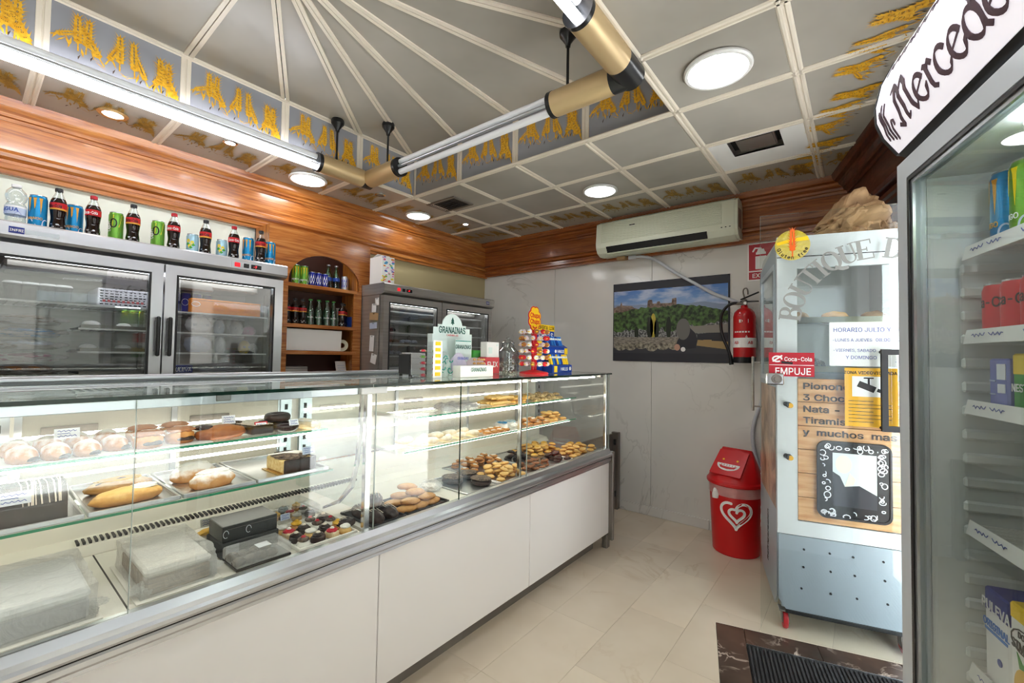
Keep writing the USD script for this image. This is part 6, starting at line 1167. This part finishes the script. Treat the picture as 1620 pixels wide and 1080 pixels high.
def heart(s, w): 
    a = np.linspace(-.15, 2 * PI - .75, 60); x = 16 * np.sin(a) ** 3; y = 13 * np.cos(a) - 5 * np.cos(2 * a) - 2 * np.cos(3 * a) - np.cos(4 * a)
    return sg.LineString(np.stack([x * s, y * s], 1)).buffer(w)
hv = lambda m: T(wrap(m, .172, 0, math.radians(-78)), (bx_, by_, .315))
part('heart_emblem', [hv(prism(heart(.0062, .0095), .006)), hv(T(prism(heart(.0031, .0085), .006), (.004, -.004, 0)))], 'label_white', t, False)

# ================================================================== entrance side (turned coordinates)
plain('door_letter', '#92938f', .6); plain('cab_white', '#dfe3e6', .35); plain('cab_grey', '#a8b3bd', .35, .25); plain('caster_red', '#c41f28', .4); plain('plank', '#d9a56c', .55); noisy('plank_wood', '#c98f57', '#e3b682', 6., rough=.5, stretch=(1, 8, 8)); plain('plank_gap', '#6b4526', .7); plain('letter_brown', '#3a3230', .5); plain('warn_yellow', '#f2b51e', .45); plain('cab_inside', '#cfcfca', .6); noisy('kraft', '#8f6f4d', '#b8946b', 9., rough=.75); noisy('photo_print', '#6a4a34', '#cfa98a', 5., .3, .7, rough=.3, dist=1.5)
film('gluten_film', '#e6d23c', .55)
# mat in the threshold recess
t = thing('door_mat', 'black ribbed rubber mat in the dark marble threshold', 'door mat', (.6, 1.97, -.02), frame='E')
part('base', bb(.228, 1.195, 1.42, 2.533, -.02, -.012), 'rubber', t, False); part('rib', J(*[bb(.234 + .0172 * k, .2445 + .0172 * k, 1.422, 2.531, -.012, -.001, .002) for k in range(56)]), 'rubber', t, False, kind='stuff'); part('edge_strip', bb(.227, 1.195, 2.5335, 2.5365, -.02, .001), 'alu', t)
# open glass door
t = thing('glass_door', 'open frameless glass door with frosted arched lettering and stickers', 'door', (.66, 2.669, .006), frame='E')
part('pane', bb(.307, 1.012, 2.664, 2.674, .006, 2.186), 'pane', t, False); part('pane_edge', [bb(.3055, .307, 2.664, 2.674, .006, 2.186), bb(.307, 1.012, 2.664, 2.674, 2.186, 2.1875)], 'shelf_glass', t, False)
part('lock_plate', bb(.330, .412, 2.652, 2.663, 1.290, 1.350, .005), 'chrome', t); part('lock_cylinder', J(T(cyl(.024, .008, 28, .002), (.378, 2.652, 1.32), (90, 0, 0)), T(cyl(.014, .011, 24, .002), (.378, 2.652, 1.32), (90, 0, 0))), 'steel_dark', t)
part('hinge_patch', [bb(.93, 1.012, 2.655, 2.683, z, z + .06, .003) for z in (.02, 2.11)], 'alu', t)
hd = prism(sg.box(.805, 1.088, .90, 1.478).difference(sg.box(.829, 1.115, .876, 1.452)), .02); part('pull_handle', onto(hd, (0, 2.632, 0), *BACK), 'black_matte', t); part('handle_standoff', [T(cyl(.008, .034, 14), (x, 2.664, z), (90, 0, 0)) for x, z in ((.817, 1.10), (.817, 1.465))], 'black_matte', t)
def ell(cx, cy, rx, ry): return affinity.scale(sg.Point(cx, cy).buffer(1, 20), rx, ry, origin=(cx, cy))
def slab(x, w=.34): return unary_union([sg.box(x - w / 2, 0, x + w / 2, .055), sg.box(x - w / 2, .945, x + w / 2, 1)])
st_ = lambda x: sg.box(x - .095, 0, x + .095, 1)
_o = ell(.42, .5, .42, .52).difference(ell(.42, .5, .23, .46)); _half = sg.box(.2, -.1, 1.2, 1.1)
SERIF = {'B': unary_union([st_(.17), slab(.17), sg.box(.1, .945, .45, 1), sg.box(.1, 0, .45, .055), sg.box(.1, .5, .45, .55), ell(.42, .76, .27, .25).difference(ell(.38, .76, .14, .2)).intersection(_half), ell(.44, .27, .32, .28).difference(ell(.40, .27, .16, .22)).intersection(_half)]),
         'O': _o, 'Q': unary_union([_o, nib([[(.42, .12), (.62, -.1), (.86, -.16)]], .12, .06, 60)]), 'U': unary_union([sg.box(.08, .3, .27, 1), sg.box(.62, .3, .70, 1), sg.box(0, .945, .36, 1), sg.box(.52, .945, .8, 1), ell(.39, .3, .31, .3).difference(ell(.45, .3, .18, .24)).intersection(sg.box(0, -.1, 1, .3))]),
         'T': unary_union([st_(.42), sg.box(.25, 0, .59, .055), sg.box(.02, .93, .82, 1), sg.box(.0, .74, .05, 1), sg.box(.79, .74, .84, 1)]), 'I': unary_union([st_(.2), slab(.2, .4)]),
         'E': unary_union([st_(.17), slab(.17), sg.box(.1, .94, .68, 1), sg.box(.1, 0, .72, .06), sg.box(.1, .48, .5, .54), sg.box(.64, .76, .68, 1), sg.box(.68, 0, .73, .26), sg.box(.46, .4, .5, .62)]),
         'D': unary_union([st_(.17), slab(.17), sg.box(.1, .945, .4, 1), sg.box(.1, 0, .4, .055), ell(.36, .5, .48, .5).difference(ell(.32, .5, .3, .44)).intersection(_half)])}
cx, cz, Rr = .81, 1.603, .372
for k, (ch, a) in enumerate(zip('BOUTIQUED', (171, 160, 148.5, 138, 129.5, 120, 109, 98.5, 80))):
    m = prism(affinity.scale(SERIF[ch], .098, .098, origin=(0, 0)), .0012); b_ = m.bounds; m.apply_translation([-(b_[0][0] + b_[1][0]) / 2, -.049, 0]); m.apply_transform(tf.rotation_matrix(math.radians(a - 90), [0, 0, 1])); q = math.radians(a)
    part('frosted_letter', onto(m, (cx + Rr * math.cos(q), 2.6637, cz + Rr * math.sin(q)), *BACK), 'door_letter', t, False)
s = part('push_sticker', bb(.344, .546, 2.6625, 2.6638, 1.335, 1.458), 'sign_red', t, False, label='red sticker reading EMPUJE')
part('lettering', onto(txt('EMPUJE', .034, True, .0012, squeeze=.86), (.452, 2.6623, 1.362), *BACK), 'label_white', s, False); part('lettering', onto(txt('Coca-Cola', .020, True, .0012, squeeze=.85), (.475, 2.6623, 1.425), *BACK), 'label_white', s, False)
part('divider', bb(.346, .544, 2.6618, 2.6625, 1.392, 1.395), 'label_white', s, False); part('bottle_print', onto(prism(unary_union([sg.LineString(arc(0, 0, .020, .014, 0, 300)).buffer(.004), sg.LineString([(-.018, -.012), (.02, .016)]).buffer(.004)]), .001), (.382, 2.6623, 1.425), *BACK), 'label_white', s, False); part('bottle_print', onto(prism(sg.Polygon([(0, 0), (.05, -.004), (.052, .006), (.002, .012)]), .0008), (.40, 2.6623, 1.402), *BACK), 'print_black', s, False)
s = part('gluten_sticker', onto(prism(sg.Point(.452, 2.018).buffer(.079, 32), .0006), (0, 2.6636, 0), *BACK), 'gluten_film', t, False, label='round yellow gluten free sticker')
for k, ch in enumerate('Gluten free'):
    if ch == ' ': continue
    a = 200 + 14 * k; m = txt(ch, .017, True, .001); m.apply_transform(tf.rotation_matrix(math.radians(a + 90), [0, 0, 1])); q = math.radians(a); part('lettering', onto(m, (.452 + .064 * math.cos(q), 2.6628, 2.018 + .064 * math.sin(q)), *BACK), 'print_black', s, False)
part('wheat_mark', [onto(fan(ear(.452, 1.955, .15, 0)[0], 0, .001), (0, 2.6628, 0), *BACK)], 'flame', s, False); part('yellow_swash', onto(prism(sg.Polygon([(.385, 2.02), (.45, 2.035), (.525, 2.04), (.52, 2.06), (.45, 2.052), (.38, 2.035)]), .001), (0, 2.663, 0), *BACK), 'sun_yellow', s, False)
s = part('opening_hours_notice', onto(prism(sg.box(.618, 1.40, .95, 1.608).buffer(.006), .0012), (0, 2.6760, 0), *BACK), 'paper', t, False, label='white handwritten opening hours notice')
for tx, x, z, h in (('HORARIO JULIO Y AGOSTO', .628, 1.565, .020), ('-LUNES A JUEVES', .624, 1.517, .014), ('08:00 - 21:00', .80, 1.517, .016), ('-VIERNES, SABADO', .626, 1.466, .014), ('Y DOMINGO', .68, 1.43, .016), ('- GR', .872, 1.412, .014)): part('handwriting', onto(T(txt(tx, h, False, .0008, False, .95), (x, z, 0)), (0, 2.6746, 0), *BACK), 'ink', s, False)
s = part('camera_notice', onto(prism(sg.box(.675, 1.098, .885, 1.386), .0012), (0, 2.6764, 0), *BACK), 'warn_yellow', t, False, label='yellow video surveillance notice')
part('lettering', onto(txt('ZONA VIDEOVIGILADA', .014, True, .0008, squeeze=.98), (.778, 2.6750, 1.363), *BACK), 'print_black', s, False); part('white_field', onto(prism(sg.box(.705, 1.245, .845, 1.345), .0004), (0, 2.6751, 0), *BACK), 'label_white', s, False)
cm = unary_union([affinity.rotate(sg.box(-.045, -.014, .028, .016), -24), affinity.translate(affinity.rotate(sg.box(-.012, -.008, .012, .008), -24), .045, -.018), sg.box(-.004, .01, .004, .045), sg.box(-.02, .041, .02, .047)])
part('camera_pictogram', onto(prism(cm, .0006), (.772, 2.6746, 1.293), *BACK), 'print_black', s, False); part('print_line', [onto(prism(sg.box(.69, 1.12 + .017 * k, .69 + (.17 if k % 3 else .1), 1.1225 + .017 * k), .0006), (0, 2.675, 0), *BACK) for k in range(7)], 'letter_brown', s, False)
# cooled cake cabinet on castors behind the door
F, BK, L0, L1 = 2.72, 3.40, .39, 1.0
t = thing('cake_cabinet', 'white glass fronted cake cabinet on red castors behind the glass door', 'display cabinet', (.7, 3.05, 0), frame='E')
part('body', (bb(L0 + .01, L1, BK - .03, BK, .13, 2.07), bb(L0 + .01, L1, F + .03, BK - .03, 2.02, 2.075), bb(L0 + .01, L1, F + .03, BK - .03, .50, .54), bb(L1 - .02, L1, F + .03, BK - .03, .54, 2.02)), 'cab_inside', t, False)
part('front_frame', onto(prism(sg.box(L0, .51, L1, 2.078).difference(sg.box(.482, .585, .975, 1.905)), .03), (0, F + .03, 0), *BACK), 'cab_white', t, False)
part('header_line', bb(L0, L1, F - .0008, F, 1.965, 1.969), 'rubber', t, False); part('front_pane', bb(.482, .975, F + .012, F + .018, 1.325, 1.905), 'pane', t, False)
part('base_panel', onto(prism(sg.Polygon([(L0 + .005, .17), (.43, .118), (L1, .118), (L1, .506), (L0 + .005, .506)]), .02), (0, F + .022, 0), *BACK), 'cab_grey', t, False)
part('base_box', bb(L0 + .02, L1, F + .025, BK - .03, .12, .50), 'cab_grey', t, False); part('bumper', bb(.425, L1, F - .006, F + .012, .104, .122, .003), 'black_matte', t)
part('bolt', [T(cyl(.005, .006, 12), (x, F + .004, z), (90, 0, 0)) for z, xs2 in ((.442, (.508, .619, .716, .837, .93)), (.352, (.505, .622, .722, .842, .935)), (.242, (.496, .622, .73, .852, .94))) for x in xs2], 'black_matte', t)
side = [(F + .03, .17), (F + .10, .10), (BK - .1, .10), (BK, .22), (BK, 2.0), (F + .03, 2.06)]
part('side_panel', onto(prism(sg.Polygon([(a, b) for a, b in side]).difference(sg.box(F + .10, 1.32, BK - .08, 1.93)), .012), (L0, 0, 0), (0, 1, 0), (0, 0, 1)), 'cab_grey', t, False)
part('side_frame', onto(prism(sg.box(F + .08, 1.30, BK - .06, 1.95).difference(sg.box(F + .11, 1.33, BK - .09, 1.92)), .006), (L0 - .004, 0, 0), (0, 1, 0), (0, 0, 1)), 'alu_matte', t, False); part('side_pane', bb(L0 + .003, L0 + .007, F + .10, BK - .08, 1.32, 1.93), 'pane_cool', t, False)
part('side_print', onto(prism(sg.box(F + .05, .62, BK - .05, 1.27), .001), (L0 - .0015, 0, 0), (0, 1, 0), (0, 0, 1)), 'photo_print', t, False); part('side_lettering', onto(T(txt('Refrigeracion', .035, True, .001), (0, 0, 0), (0, 0, 90)), (L0 - .0012, F + .34, .38), (0, -1, 0), (0, 0, 1)), 'rubber', t, False)
part('bar_handle', J(T(cyl(.009, .36, 16, .003), (.337, 3.33, 1.08)), T(cyl(.005, .055, 12), (.337, 3.33, 1.11), (0, 90, 0)), T(cyl(.005, .055, 12), (.337, 3.33, 1.40), (0, 90, 0))), 'steel', t)
part('door_stop', [J(T(cyl(.015, .022, 18, .003), (.441, F, z), (90, 0, 0)), T(cyl(.012, .03, 16), (.428, F, z + .004), (90, 0, 20))) for z in (1.184, .912)], 'black_matte', t); part('stop_cap', [T(cyl(.013, .006, 18, .001), (.446, F - .022, z - .002), (90, 0, 0)) for z in (1.184, .912)], 'warn_yellow', t)
for x, y in ((.43, 2.77), (.43, 3.34), (.93, 2.77), (.93, 3.34)):
    c = part('castor_fork', J(bb(x - .03, x + .03, y - .03, y + .03, .095, .104, .002), bb(x - .018, x - .014, y - .02, y + .025, .035, .097), bb(x + .014, x + .018, y - .02, y + .025, .035, .097)), 'steel', t); part('castor_wheel', T(lathe([(.028, -.011), (.044, -.011), (.047, -.006), (.047, .006), (.044, .011), (.028, .011), (.028, -.011)], 28), (x, y + .005, .047), (0, 90, 0)), 'caster_red', c); part('wheel_hub', T(cyl(.028, .018, 22, .003), (x - .009, y + .005, .047), (0, 90, 0)), 'steel', c)
zp = [.590, .712, .835, .958, 1.080, 1.203, 1.325]
for a, b in zip(zp[:-1], zp[1:]): part('plank', bb(.482, .985, F - .004, F + .010, a + .0015, b - .0015, .002), 'plank_wood', t, False)
part('plank_backing', bb(.482, .985, F + .010, F + .013, .59, 1.325), 'plank_gap', t, False)
for s_, z in (('Piononos', 1.285), ('3 Chocolates', 1.226), ('Nata - Dulce', 1.166), ('Tiramisu', 1.108), ('y  muchos  mas', 1.047)): part('lettering', onto(T(txt(s_, .031, True, .003, False, 1.25), (.503, z - .014, 0)), (0, F - .0045, 0), *BACK), 'letter_brown', t, False)
for z in (1.62, 1.36):
    part('inner_shelf', bb(L0 + .03, L1 - .03, F + .05, BK - .05, z - .006, z), 'shelf_glass', t, False); part('shelf_strip', bb(L0 + .05, L1 - .03, F + .05, F + .054, z, z + .03), 'tape', t, False)
part('inner_lamp', bb(L0 + .05, L1 - .05, F + .06, F + .08, 2.0, 2.012), 'fridge_led', t, False)
for k, (x, y, z, lk) in enumerate(((.52, 2.95, 1.6205, 'kraft'), (.70, 2.95, 1.6205, 'biscuit_brown'), (.885, 2.98, 1.6205, 'kraft'), (.60, 3.0, 1.3605, 'choc_crumb'), (.78, 3.0, 1.3605, 'cream_white'))):
    u = thing('boxed_cake', f'{("brown pastry at the left on the upper shelf", "tan pastry in the middle of the upper shelf", "brown pastry at the right on the upper shelf", "dark cake on the lower shelf", "white cake on the lower shelf")[k]} of the cake cabinet', 'cake', (x, y, z), frame='E'); part('cake', T(blob(.066, .066, .07, 120 + k, .15), (x, y, z + .0045)), lk, u); part('tray', T(cyl(.078, .004, 28), (x, y, z)), 'gold_board', u)
t = thing('serving_tray', 'dark patterned tray with rounded corners leaning on the wooden planks', 'tray', (.715, 2.70, .63), frame='E')
def rr(x0, z0, x1, z1, r): return sg.box(x0 + r, z0 + r, x1 - r, z1 - r).buffer(r, 8)
part('tray_body', onto(prism(rr(.563, .625, .87, 1.012, .04), .008), (0, F - .006, 0), *BACK), 'black_plastic', t, 25)
part('tray_rim', onto(prism(rr(.563, .625, .87, 1.012, .04).difference(rr(.573, .635, .86, 1.002, .034)), .014), (0, F - .006, 0), *BACK), 'rubber', t, 25)
ft = F - .0142; part('centre_field', onto(prism(sg.box(.63, .69, .81, .955), .0008), (0, ft, 0), *BACK), 'mint_card', t, False)
part('abstract_shape', [onto(prism(sg.Polygon(p), .0014), (0, ft, 0), *BACK) for p in ([(.63, .69), (.81, .69), (.81, .76), (.74, .80), (.68, .79), (.66, .84), (.63, .86)],)], 'frame_dark', t, False); part('abstract_shape', [onto(prism(sg.Polygon(arc(.675, .90, .034, .045, 0, 360, 22)), .0014), (0, ft, 0), *BACK), onto(prism(sg.Polygon([(.68, .79), (.70, .86), (.725, .83), (.715, .80)]), .0018), (0, ft, 0), *BACK)], 'pale_pastry', t, False)
rt = random.Random(21); fl_ = []
for k in range(54):
    e = k / 54 * 4; s_ = rt.uniform(.0, 1); q = [(.583 + .265 * s_, .648 + rt.uniform(-.008, .02)), (.835 + rt.uniform(-.012, .012), .65 + .335 * s_), (.583 + .265 * s_, .985 + rt.uniform(-.018, .008)), (.60 + rt.uniform(-.014, .012), .65 + .335 * s_)][k % 4]; r_ = rt.uniform(.006, .015)
    fl_.append(onto(prism(sg.LineString(arc(q[0], q[1], r_, r_ * rt.uniform(.6, 1.3), rt.uniform(0, 360), rt.uniform(360, 640), 14)).buffer(.0022), .0012), (0, ft, 0), *BACK))
part('floral_print', J(fl_), 'tag', t, False, kind='stuff')
t = thing('paper_bag', 'crumpled brown paper bag lying on top of the cake cabinet', 'bag', (.73, 2.95, 2.076), frame='E')
m = blob(.19, .15, .22, 140, .75, 2.3, 4, -.35); v = m.vertices; v[:, 2] *= np.clip(.25 + 1.15 * (v[:, 0] + .19) / .30, .2, 1.05); part('bag', T(m, (.735, 2.93, 2.0765), (0, 0, 10)), 'kraft', t, 18)
part('bag_mouth', T(blob(.07, .09, .13, 141, .6, 3, 3, -.5), (.90, 2.93, 2.0768), (0, 0, 0)), 'kraft', t, 18)

# tall drinks cooler with a curved lightbox sign
CF, CB, C0, C1 = .54, 1.01, .86, 1.496
t = thing('drinks_cooler', 'tall drinks cooler with glass door and a curved white lettered sign', 'drinks cooler', (.77, 1.18, 0), frame='E')
plain('cooler_white', '#e2e6e5', .4); plain('sign_white', '#f2eff6', .35, emit=.28, ecol='#f4f1fb'); plain('sign_ink', '#5c4650', .5)
part('body', (bb(CF, CB, C1 - .055, C1, .02, 1.96), bb(CF, CB, C0, C0 + .055, .02, 1.96), bb(CB - .05, CB, C0 + .055, C1 - .055, .02, 1.96), bb(CF, CB - .05, C0 + .055, C1 - .055, .02, .12), bb(CF, CB - .05, C0 + .055, C1 - .055, 1.89, 1.96)), 'cooler_white', t, False)
part('outer_skin', bb(CF + .002, CB, C1, C1 + .002, .02, 1.96), 'alu_matte', t, False)
part('wall_rib', [bb(CF + .06, CB - .10, C1 - .068, C1 - .055, z, z + .026, .005) for z in np.arange(.42, 1.66, .058)], 'cooler_white', t)
fr = sg.box(-C1 - .004, .09, -C0, 1.952); part('door_frame', onto(prism(fr.difference(sg.box(-C1 + .058, .14, -C0 - .058, 1.896)), .038), (CF - .002, 0, 0), *RIGHT), 'alu_matte', t, False)
part('gasket', onto(prism(sg.box(-C1 + .054, .136, -C0 - .054, 1.900).difference(sg.box(-C1 + .066, .15, -C0 - .066, 1.888)), .004), (CF - .036, 0, 0), *RIGHT), 'black_plastic', t, False); part('inner_trim', onto(prism(sg.box(-C1 + .066, .15, -C0 - .066, 1.888).difference(sg.box(-C1 + .076, .16, -C0 - .076, 1.878)), .006), (CF - .030, 0, 0), *RIGHT), 'alu', t, False)
part('door_pane', bb(CF - .024, CF - .016, C0 + .05, C1 - .046, .142, 1.90), 'pane_cool', t, False)
plain('cooler_led', '#ffffff', .4, emit=22., ecol='#f4f9ff'); part('inner_lamp', bb(CF + .03, CF + .06, C0 + .07, C1 - .36, 1.875, 1.888), 'cooler_led', t, False)
SZ = (1.688, 1.485, 1.318, 1.032, .70, .40)
for z in SZ:
    part('shelf', J(*[bb(CF + .07, CB - .06, y - .0025, y + .0025, z - .006, z - .001) for y in np.arange(C0 + .07, C1 - .07, .026)] + [bb(CF + .065, CF + .073, C0 + .06, C1 - .075, z - .008, z), bb(CB - .068, CB - .06, C0 + .06, C1 - .075, z - .008, z)]), 'white_plastic', t, False, kind='stuff')
    s = part('price_strip', T(bb(-.0015, .0015, C0 + .06, C1 - .085, -.016, .018), (CF + .058, 0, z - .004), (0, 12, 0)), 'white_plastic', t, False)
    part('handwriting', [onto(prism(sg.LineString([(-1.40 + x0 + .05 * i / 9, .004 * math.sin(i * 2.3 + k)) for i in range(10)]).buffer(.0009), .0006), (CF + .0562, 0, z), *RIGHT) for k, x0 in enumerate((.02, .085, .2, .27))], 'ink', s, False)
prof = [(.50, 1.985), (.47, 2.03), (.454, 2.075), (.452, 2.12), (.465, 2.18), (.492, 2.235), (.53, 2.275), (.58, 2.30), (.95, 2.30), (.95, 1.97), (.56, 1.97)]
def along2(pr, a, b): return T_axis(prism(sg.Polygon(pr), b - a), 'y', a)
part('sign_face', along2(prof, C0, C1 - .006), 'sign_white', t, 40); part('sign_end', along2([(a + (.6 - a) * -.012, b + (2.13 - b) * -.012) for a, b in prof], C1 - .006, C1 + .006), 'rubber', t, 40); part('sign_base', along2([(.501, 1.984), (.56, 1.984), (.60, 1.952), (.545, 1.952)], C0, C1), 'black_plastic', t)
curve_p = np.array(prof[:8]); cl = np.r_[0, np.cumsum(np.linalg.norm(np.diff(curve_p, axis=0), axis=1))]
def on_sign(poly, e2_0, v0, d=.0015):
    m = prism(poly, d); m = m.subdivide_to_size(.012) if hasattr(m, 'subdivide_to_size') else m; v = m.vertices; s = np.clip(v[:, 1] + v0, 0, cl[-1]); a = np.interp(s, cl, curve_p[:, 0]); b = np.interp(s, cl, curve_p[:, 1])
    return trimesh.Trimesh(np.stack([a - v[:, 2] - .0008, e2_0 - v[:, 0], b], 1), m.faces, process=False)
GL = {'M': [[(-.1, .05), (.05, -.05), (.14, .35), (.16, 1.0)], [(.0, .92), (.16, 1.0)], [(.2, .98), (.36, .78), (.42, .3), (.38, 0), (.5, .06)], [(.38, .74), (.56, 1.0), (.72, .8), (.76, .25), (.84, .0), (.95, .1)]],
      'e': [arc(.26, .3, .24, .3, 30, 350, 18), [(.06, .26), (.46, .46)]], 'r': [[(.05, .58), (.12, .55), (.12, .05), (.2, 0)], [(.12, .42), (.26, .6), (.36, .5)]], 'c': [arc(.26, .3, .24, .3, 40, 330, 16)],
      'd': [arc(.26, .3, .24, .3, 0, 360, 20), [(.18, 1.0), (.4, .74), (.5, .4), (.5, .08), (.58, 0)]], 's': [[(.42, .56), (.26, .6), (.1, .48), (.2, .34), (.36, .24), (.4, .1), (.24, 0), (.06, .04)]]}
xw = 0.; H_ = .098
for ch, wd in zip('Mercedes', (.98, .56, .44, .54, .56, .64, .56, .5)):
    part('sign_letter', on_sign(affinity.scale(nib(GL[ch], .12, .018, 35), H_, H_, origin=(0, 0)), 1.385 - xw * H_, .040), 'sign_ink', t, False); xw += wd * 1.02
flr = [[(.0, .1), (.1, .5), (.05, .9)], [(.14, .05), (.2, .5), (.16, .85), (.24, 1.0)], [(.26, .0), (.32, .4), (.3, .7), (.42, .95)], [(.36, -.05), (.44, .25), (.5, .45), (.6, .42), (.6, .3)]]
part('flourish', on_sign(affinity.scale(nib(flr, .06, .02, 35), .10, .10, origin=(0, 0)), 1.472, .028), 'sign_ink', t, False)
rs = random.Random(9)
for k in range(16):
    u = .035 * k; part('small_mark', on_sign(affinity.scale(nib([[(0, 0), (.3, .5), (.2, .9)], [(.3, .5), (.6, .8 * rs.random())]], .16, .05, 35), .03, .03, origin=(0, 0)), 1.44 - u, .205), 'sign_ink', t, False)
# drinks in the cooler
gc = 'drinks in the cooler'
BL2 = Kind('energy_can', energy('can_blue', 'claw_orange', .168, .033), 'drink can'); YG = Kind('energy_can', energy('can_green', 'print_yellow', .168, .033), 'drink can')
A0_ = 180
for k, y in enumerate((1.352, 1.283)): (BL2 if k == 0 else YG).put((.655, y, 1.689), (0, 0, A0_ - 20), ('blue energy can at the end of the top cooler shelf', 'green and yellow energy can beside the blue one in the cooler')[k], gc, frame='E')
for k, y in enumerate((1.212, 1.14, 1.07, 1.0)): YG.put((.655, y, 1.689), (0, 0, A0_ - 20), f'green and yellow energy can on the top cooler shelf, {ORD[k + 1]} of five', gc, frame='E')
for k, y in enumerate((1.352, 1.283)): BL2.put((.73, y, 1.689), (0, 0, A0_), f'blue energy can in the second line of the top cooler shelf, {("left", "right")[k]} one', gc, frame='E')
def redcan(t):
    can_shell(t, 'chupa_red', .031, .118); b = Thing(t.path + '/body', t.loc, True); part('lettering', wrap(T(txt('Coca-Cola', .022, True, .0005, squeeze=.7), (0, 0, 0), (0, 0, 0)), .0312, .075, .9), 'print_black', b, False); part('barcode', wrap(prism(unary_union([sg.box(-.014, .003 * k, .014, .003 * k + .0016) for k in range(11)]), .0005), .0312, .06, -.1), 'tag', b, False)
RC = Kind('cola_can', redcan, 'drink can')
for k, y in enumerate((1.372, 1.305, 1.238, 1.171, 1.104)): RC.put((.645, y, 1.4855), (0, 0, A0_ - 35 + 12 * (k % 2)), f'red cola can on the second cooler shelf, front line, {ORD[k]} from the left', gc, frame='E')
for k, y in enumerate((1.372, 1.305)): RC.put((.715, y, 1.4855), (0, 0, A0_), f'red cola can on the second cooler shelf, rear line, {("left", "right")[k]} one', gc, frame='E')
def pack(name, label, x, y, z, w, d, h, look, top=None, texts=(), gable=False, extra=()):
    t = thing(name, label, 'drink carton', (x, y, z), frame='E')
    if gable: part('carton', T_axis(prism(sg.Polygon([(x - d / 2, z), (x + d / 2, z), (x + d / 2, z + h * .86), (x + d * .06, z + h), (x - d * .06, z + h), (x - d / 2, z + h * .86)]), w), 'y', y - w / 2), look, t)
    else: part('carton', bb(x - d / 2, x + d / 2, y - w / 2, y + w / 2, z, z + h, .004), look, t)
    if top: part('top_band', bb(x - d / 2 - .0008, x + d / 2 + .0008, y - w / 2 - .0008, y + w / 2 + .0008, z + h * top[1], z + h + .0008, .004), top[0], t)
    for s_, hh, zz, lk in texts: part('lettering', onto(txt(s_, hh, True, .001, squeeze=.85), (x - d / 2 - .001, y, z + zz), *RIGHT), lk, t, False)
    for pl, lk in extra: part('print', onto(prism(pl, .0012), (x - d / 2 - .0006, y, z), *RIGHT), lk, t, False)
    return t
pack('juice_carton', 'small purple drink carton at the end of the third cooler shelf', .65, 1.345, 1.3186, .068, .05, .112, 'print_lilac', extra=((sg.box(-.002, .065, .028, .10), 'tag'), (sg.box(0, .035, .026, .055), 'tag'), (sg.box(-.03, .03, -.008, .033), 'label_blue_pale'), (sg.box(-.03, .06, -.008, .063), 'label_blue_pale')))
t = pack('juice_carton', 'green and yellow iced tea carton beside the purple carton', .65, 1.26, 1.3186, .07, .05, .122, 'print_green', ('print_yellow', .62), (('NESTEA', .016, .05, 'label_white'),)); part('cap', T(cyl(.013, .014, 16, .002), (.65, 1.26, 1.4412)), 'label_white', t)
for k, y in enumerate((1.18, 1.10)): pack('juice_carton', f'green iced tea carton further along the third cooler shelf, {("first", "second")[k]} after the yellow topped one', .65, y, 1.3186, .07, .05, .122, 'print_green', ('print_yellow', .62), (('NESTEA', .016, .05, 'label_white'),))
for k, y in enumerate((1.29, 1.21, 1.13)): ZERO.put((.69, y, 1.033), (0, 0, A0_), f'black capped cola bottle on the fourth cooler shelf, {ORD[k]} from the left', gc, 1.2, frame='E')
pack('milk_carton', 'white milk carton with a navy top and blue lettering low in the cooler', .652, 1.345, .7012, .085, .075, .205, 'label_white', ('blue_deep', .74), (('PULEVA', .022, .168, 'label_white'), ('ORIGINAL', .016, .128, 'halls_light')), extra=((sg.box(-.04, .11, .04, .116), 'halls_light'), (sg.Point(.012, .06).buffer(.008), 'print_blue')))
pine = sg.Polygon(arc(.0, .05, .03, .042, 0, 360, 20))
t = pack('juice_carton', 'white pineapple juice carton with a yellow top beside the milk carton', .652, 1.255, .7012, .085, .075, .215, 'label_white', ('sun_yellow', .84), (('DON', .012, .158, 'print_black'), ('SIMON', .018, .135, 'print_black')), extra=((pine, 'egg_yellow'), (sg.Polygon([(-.012, .09), (-.02, .12), (0, .1), (.006, .125), (.012, .095)]), 'print_green'), (sg.LineString(arc(0, .146, .038, .024, 0, 360)).buffer(.0012), 'print_black')))
for k, y in enumerate((1.165, 1.075)): pack('juice_carton', f'white juice carton with a yellow top further right in the cooler, {("first", "second")[k]} of two', .652, y, .7012, .085, .075, .215, 'label_white', ('sun_yellow', .84), (('SIMON', .018, .14, 'print_black'),))
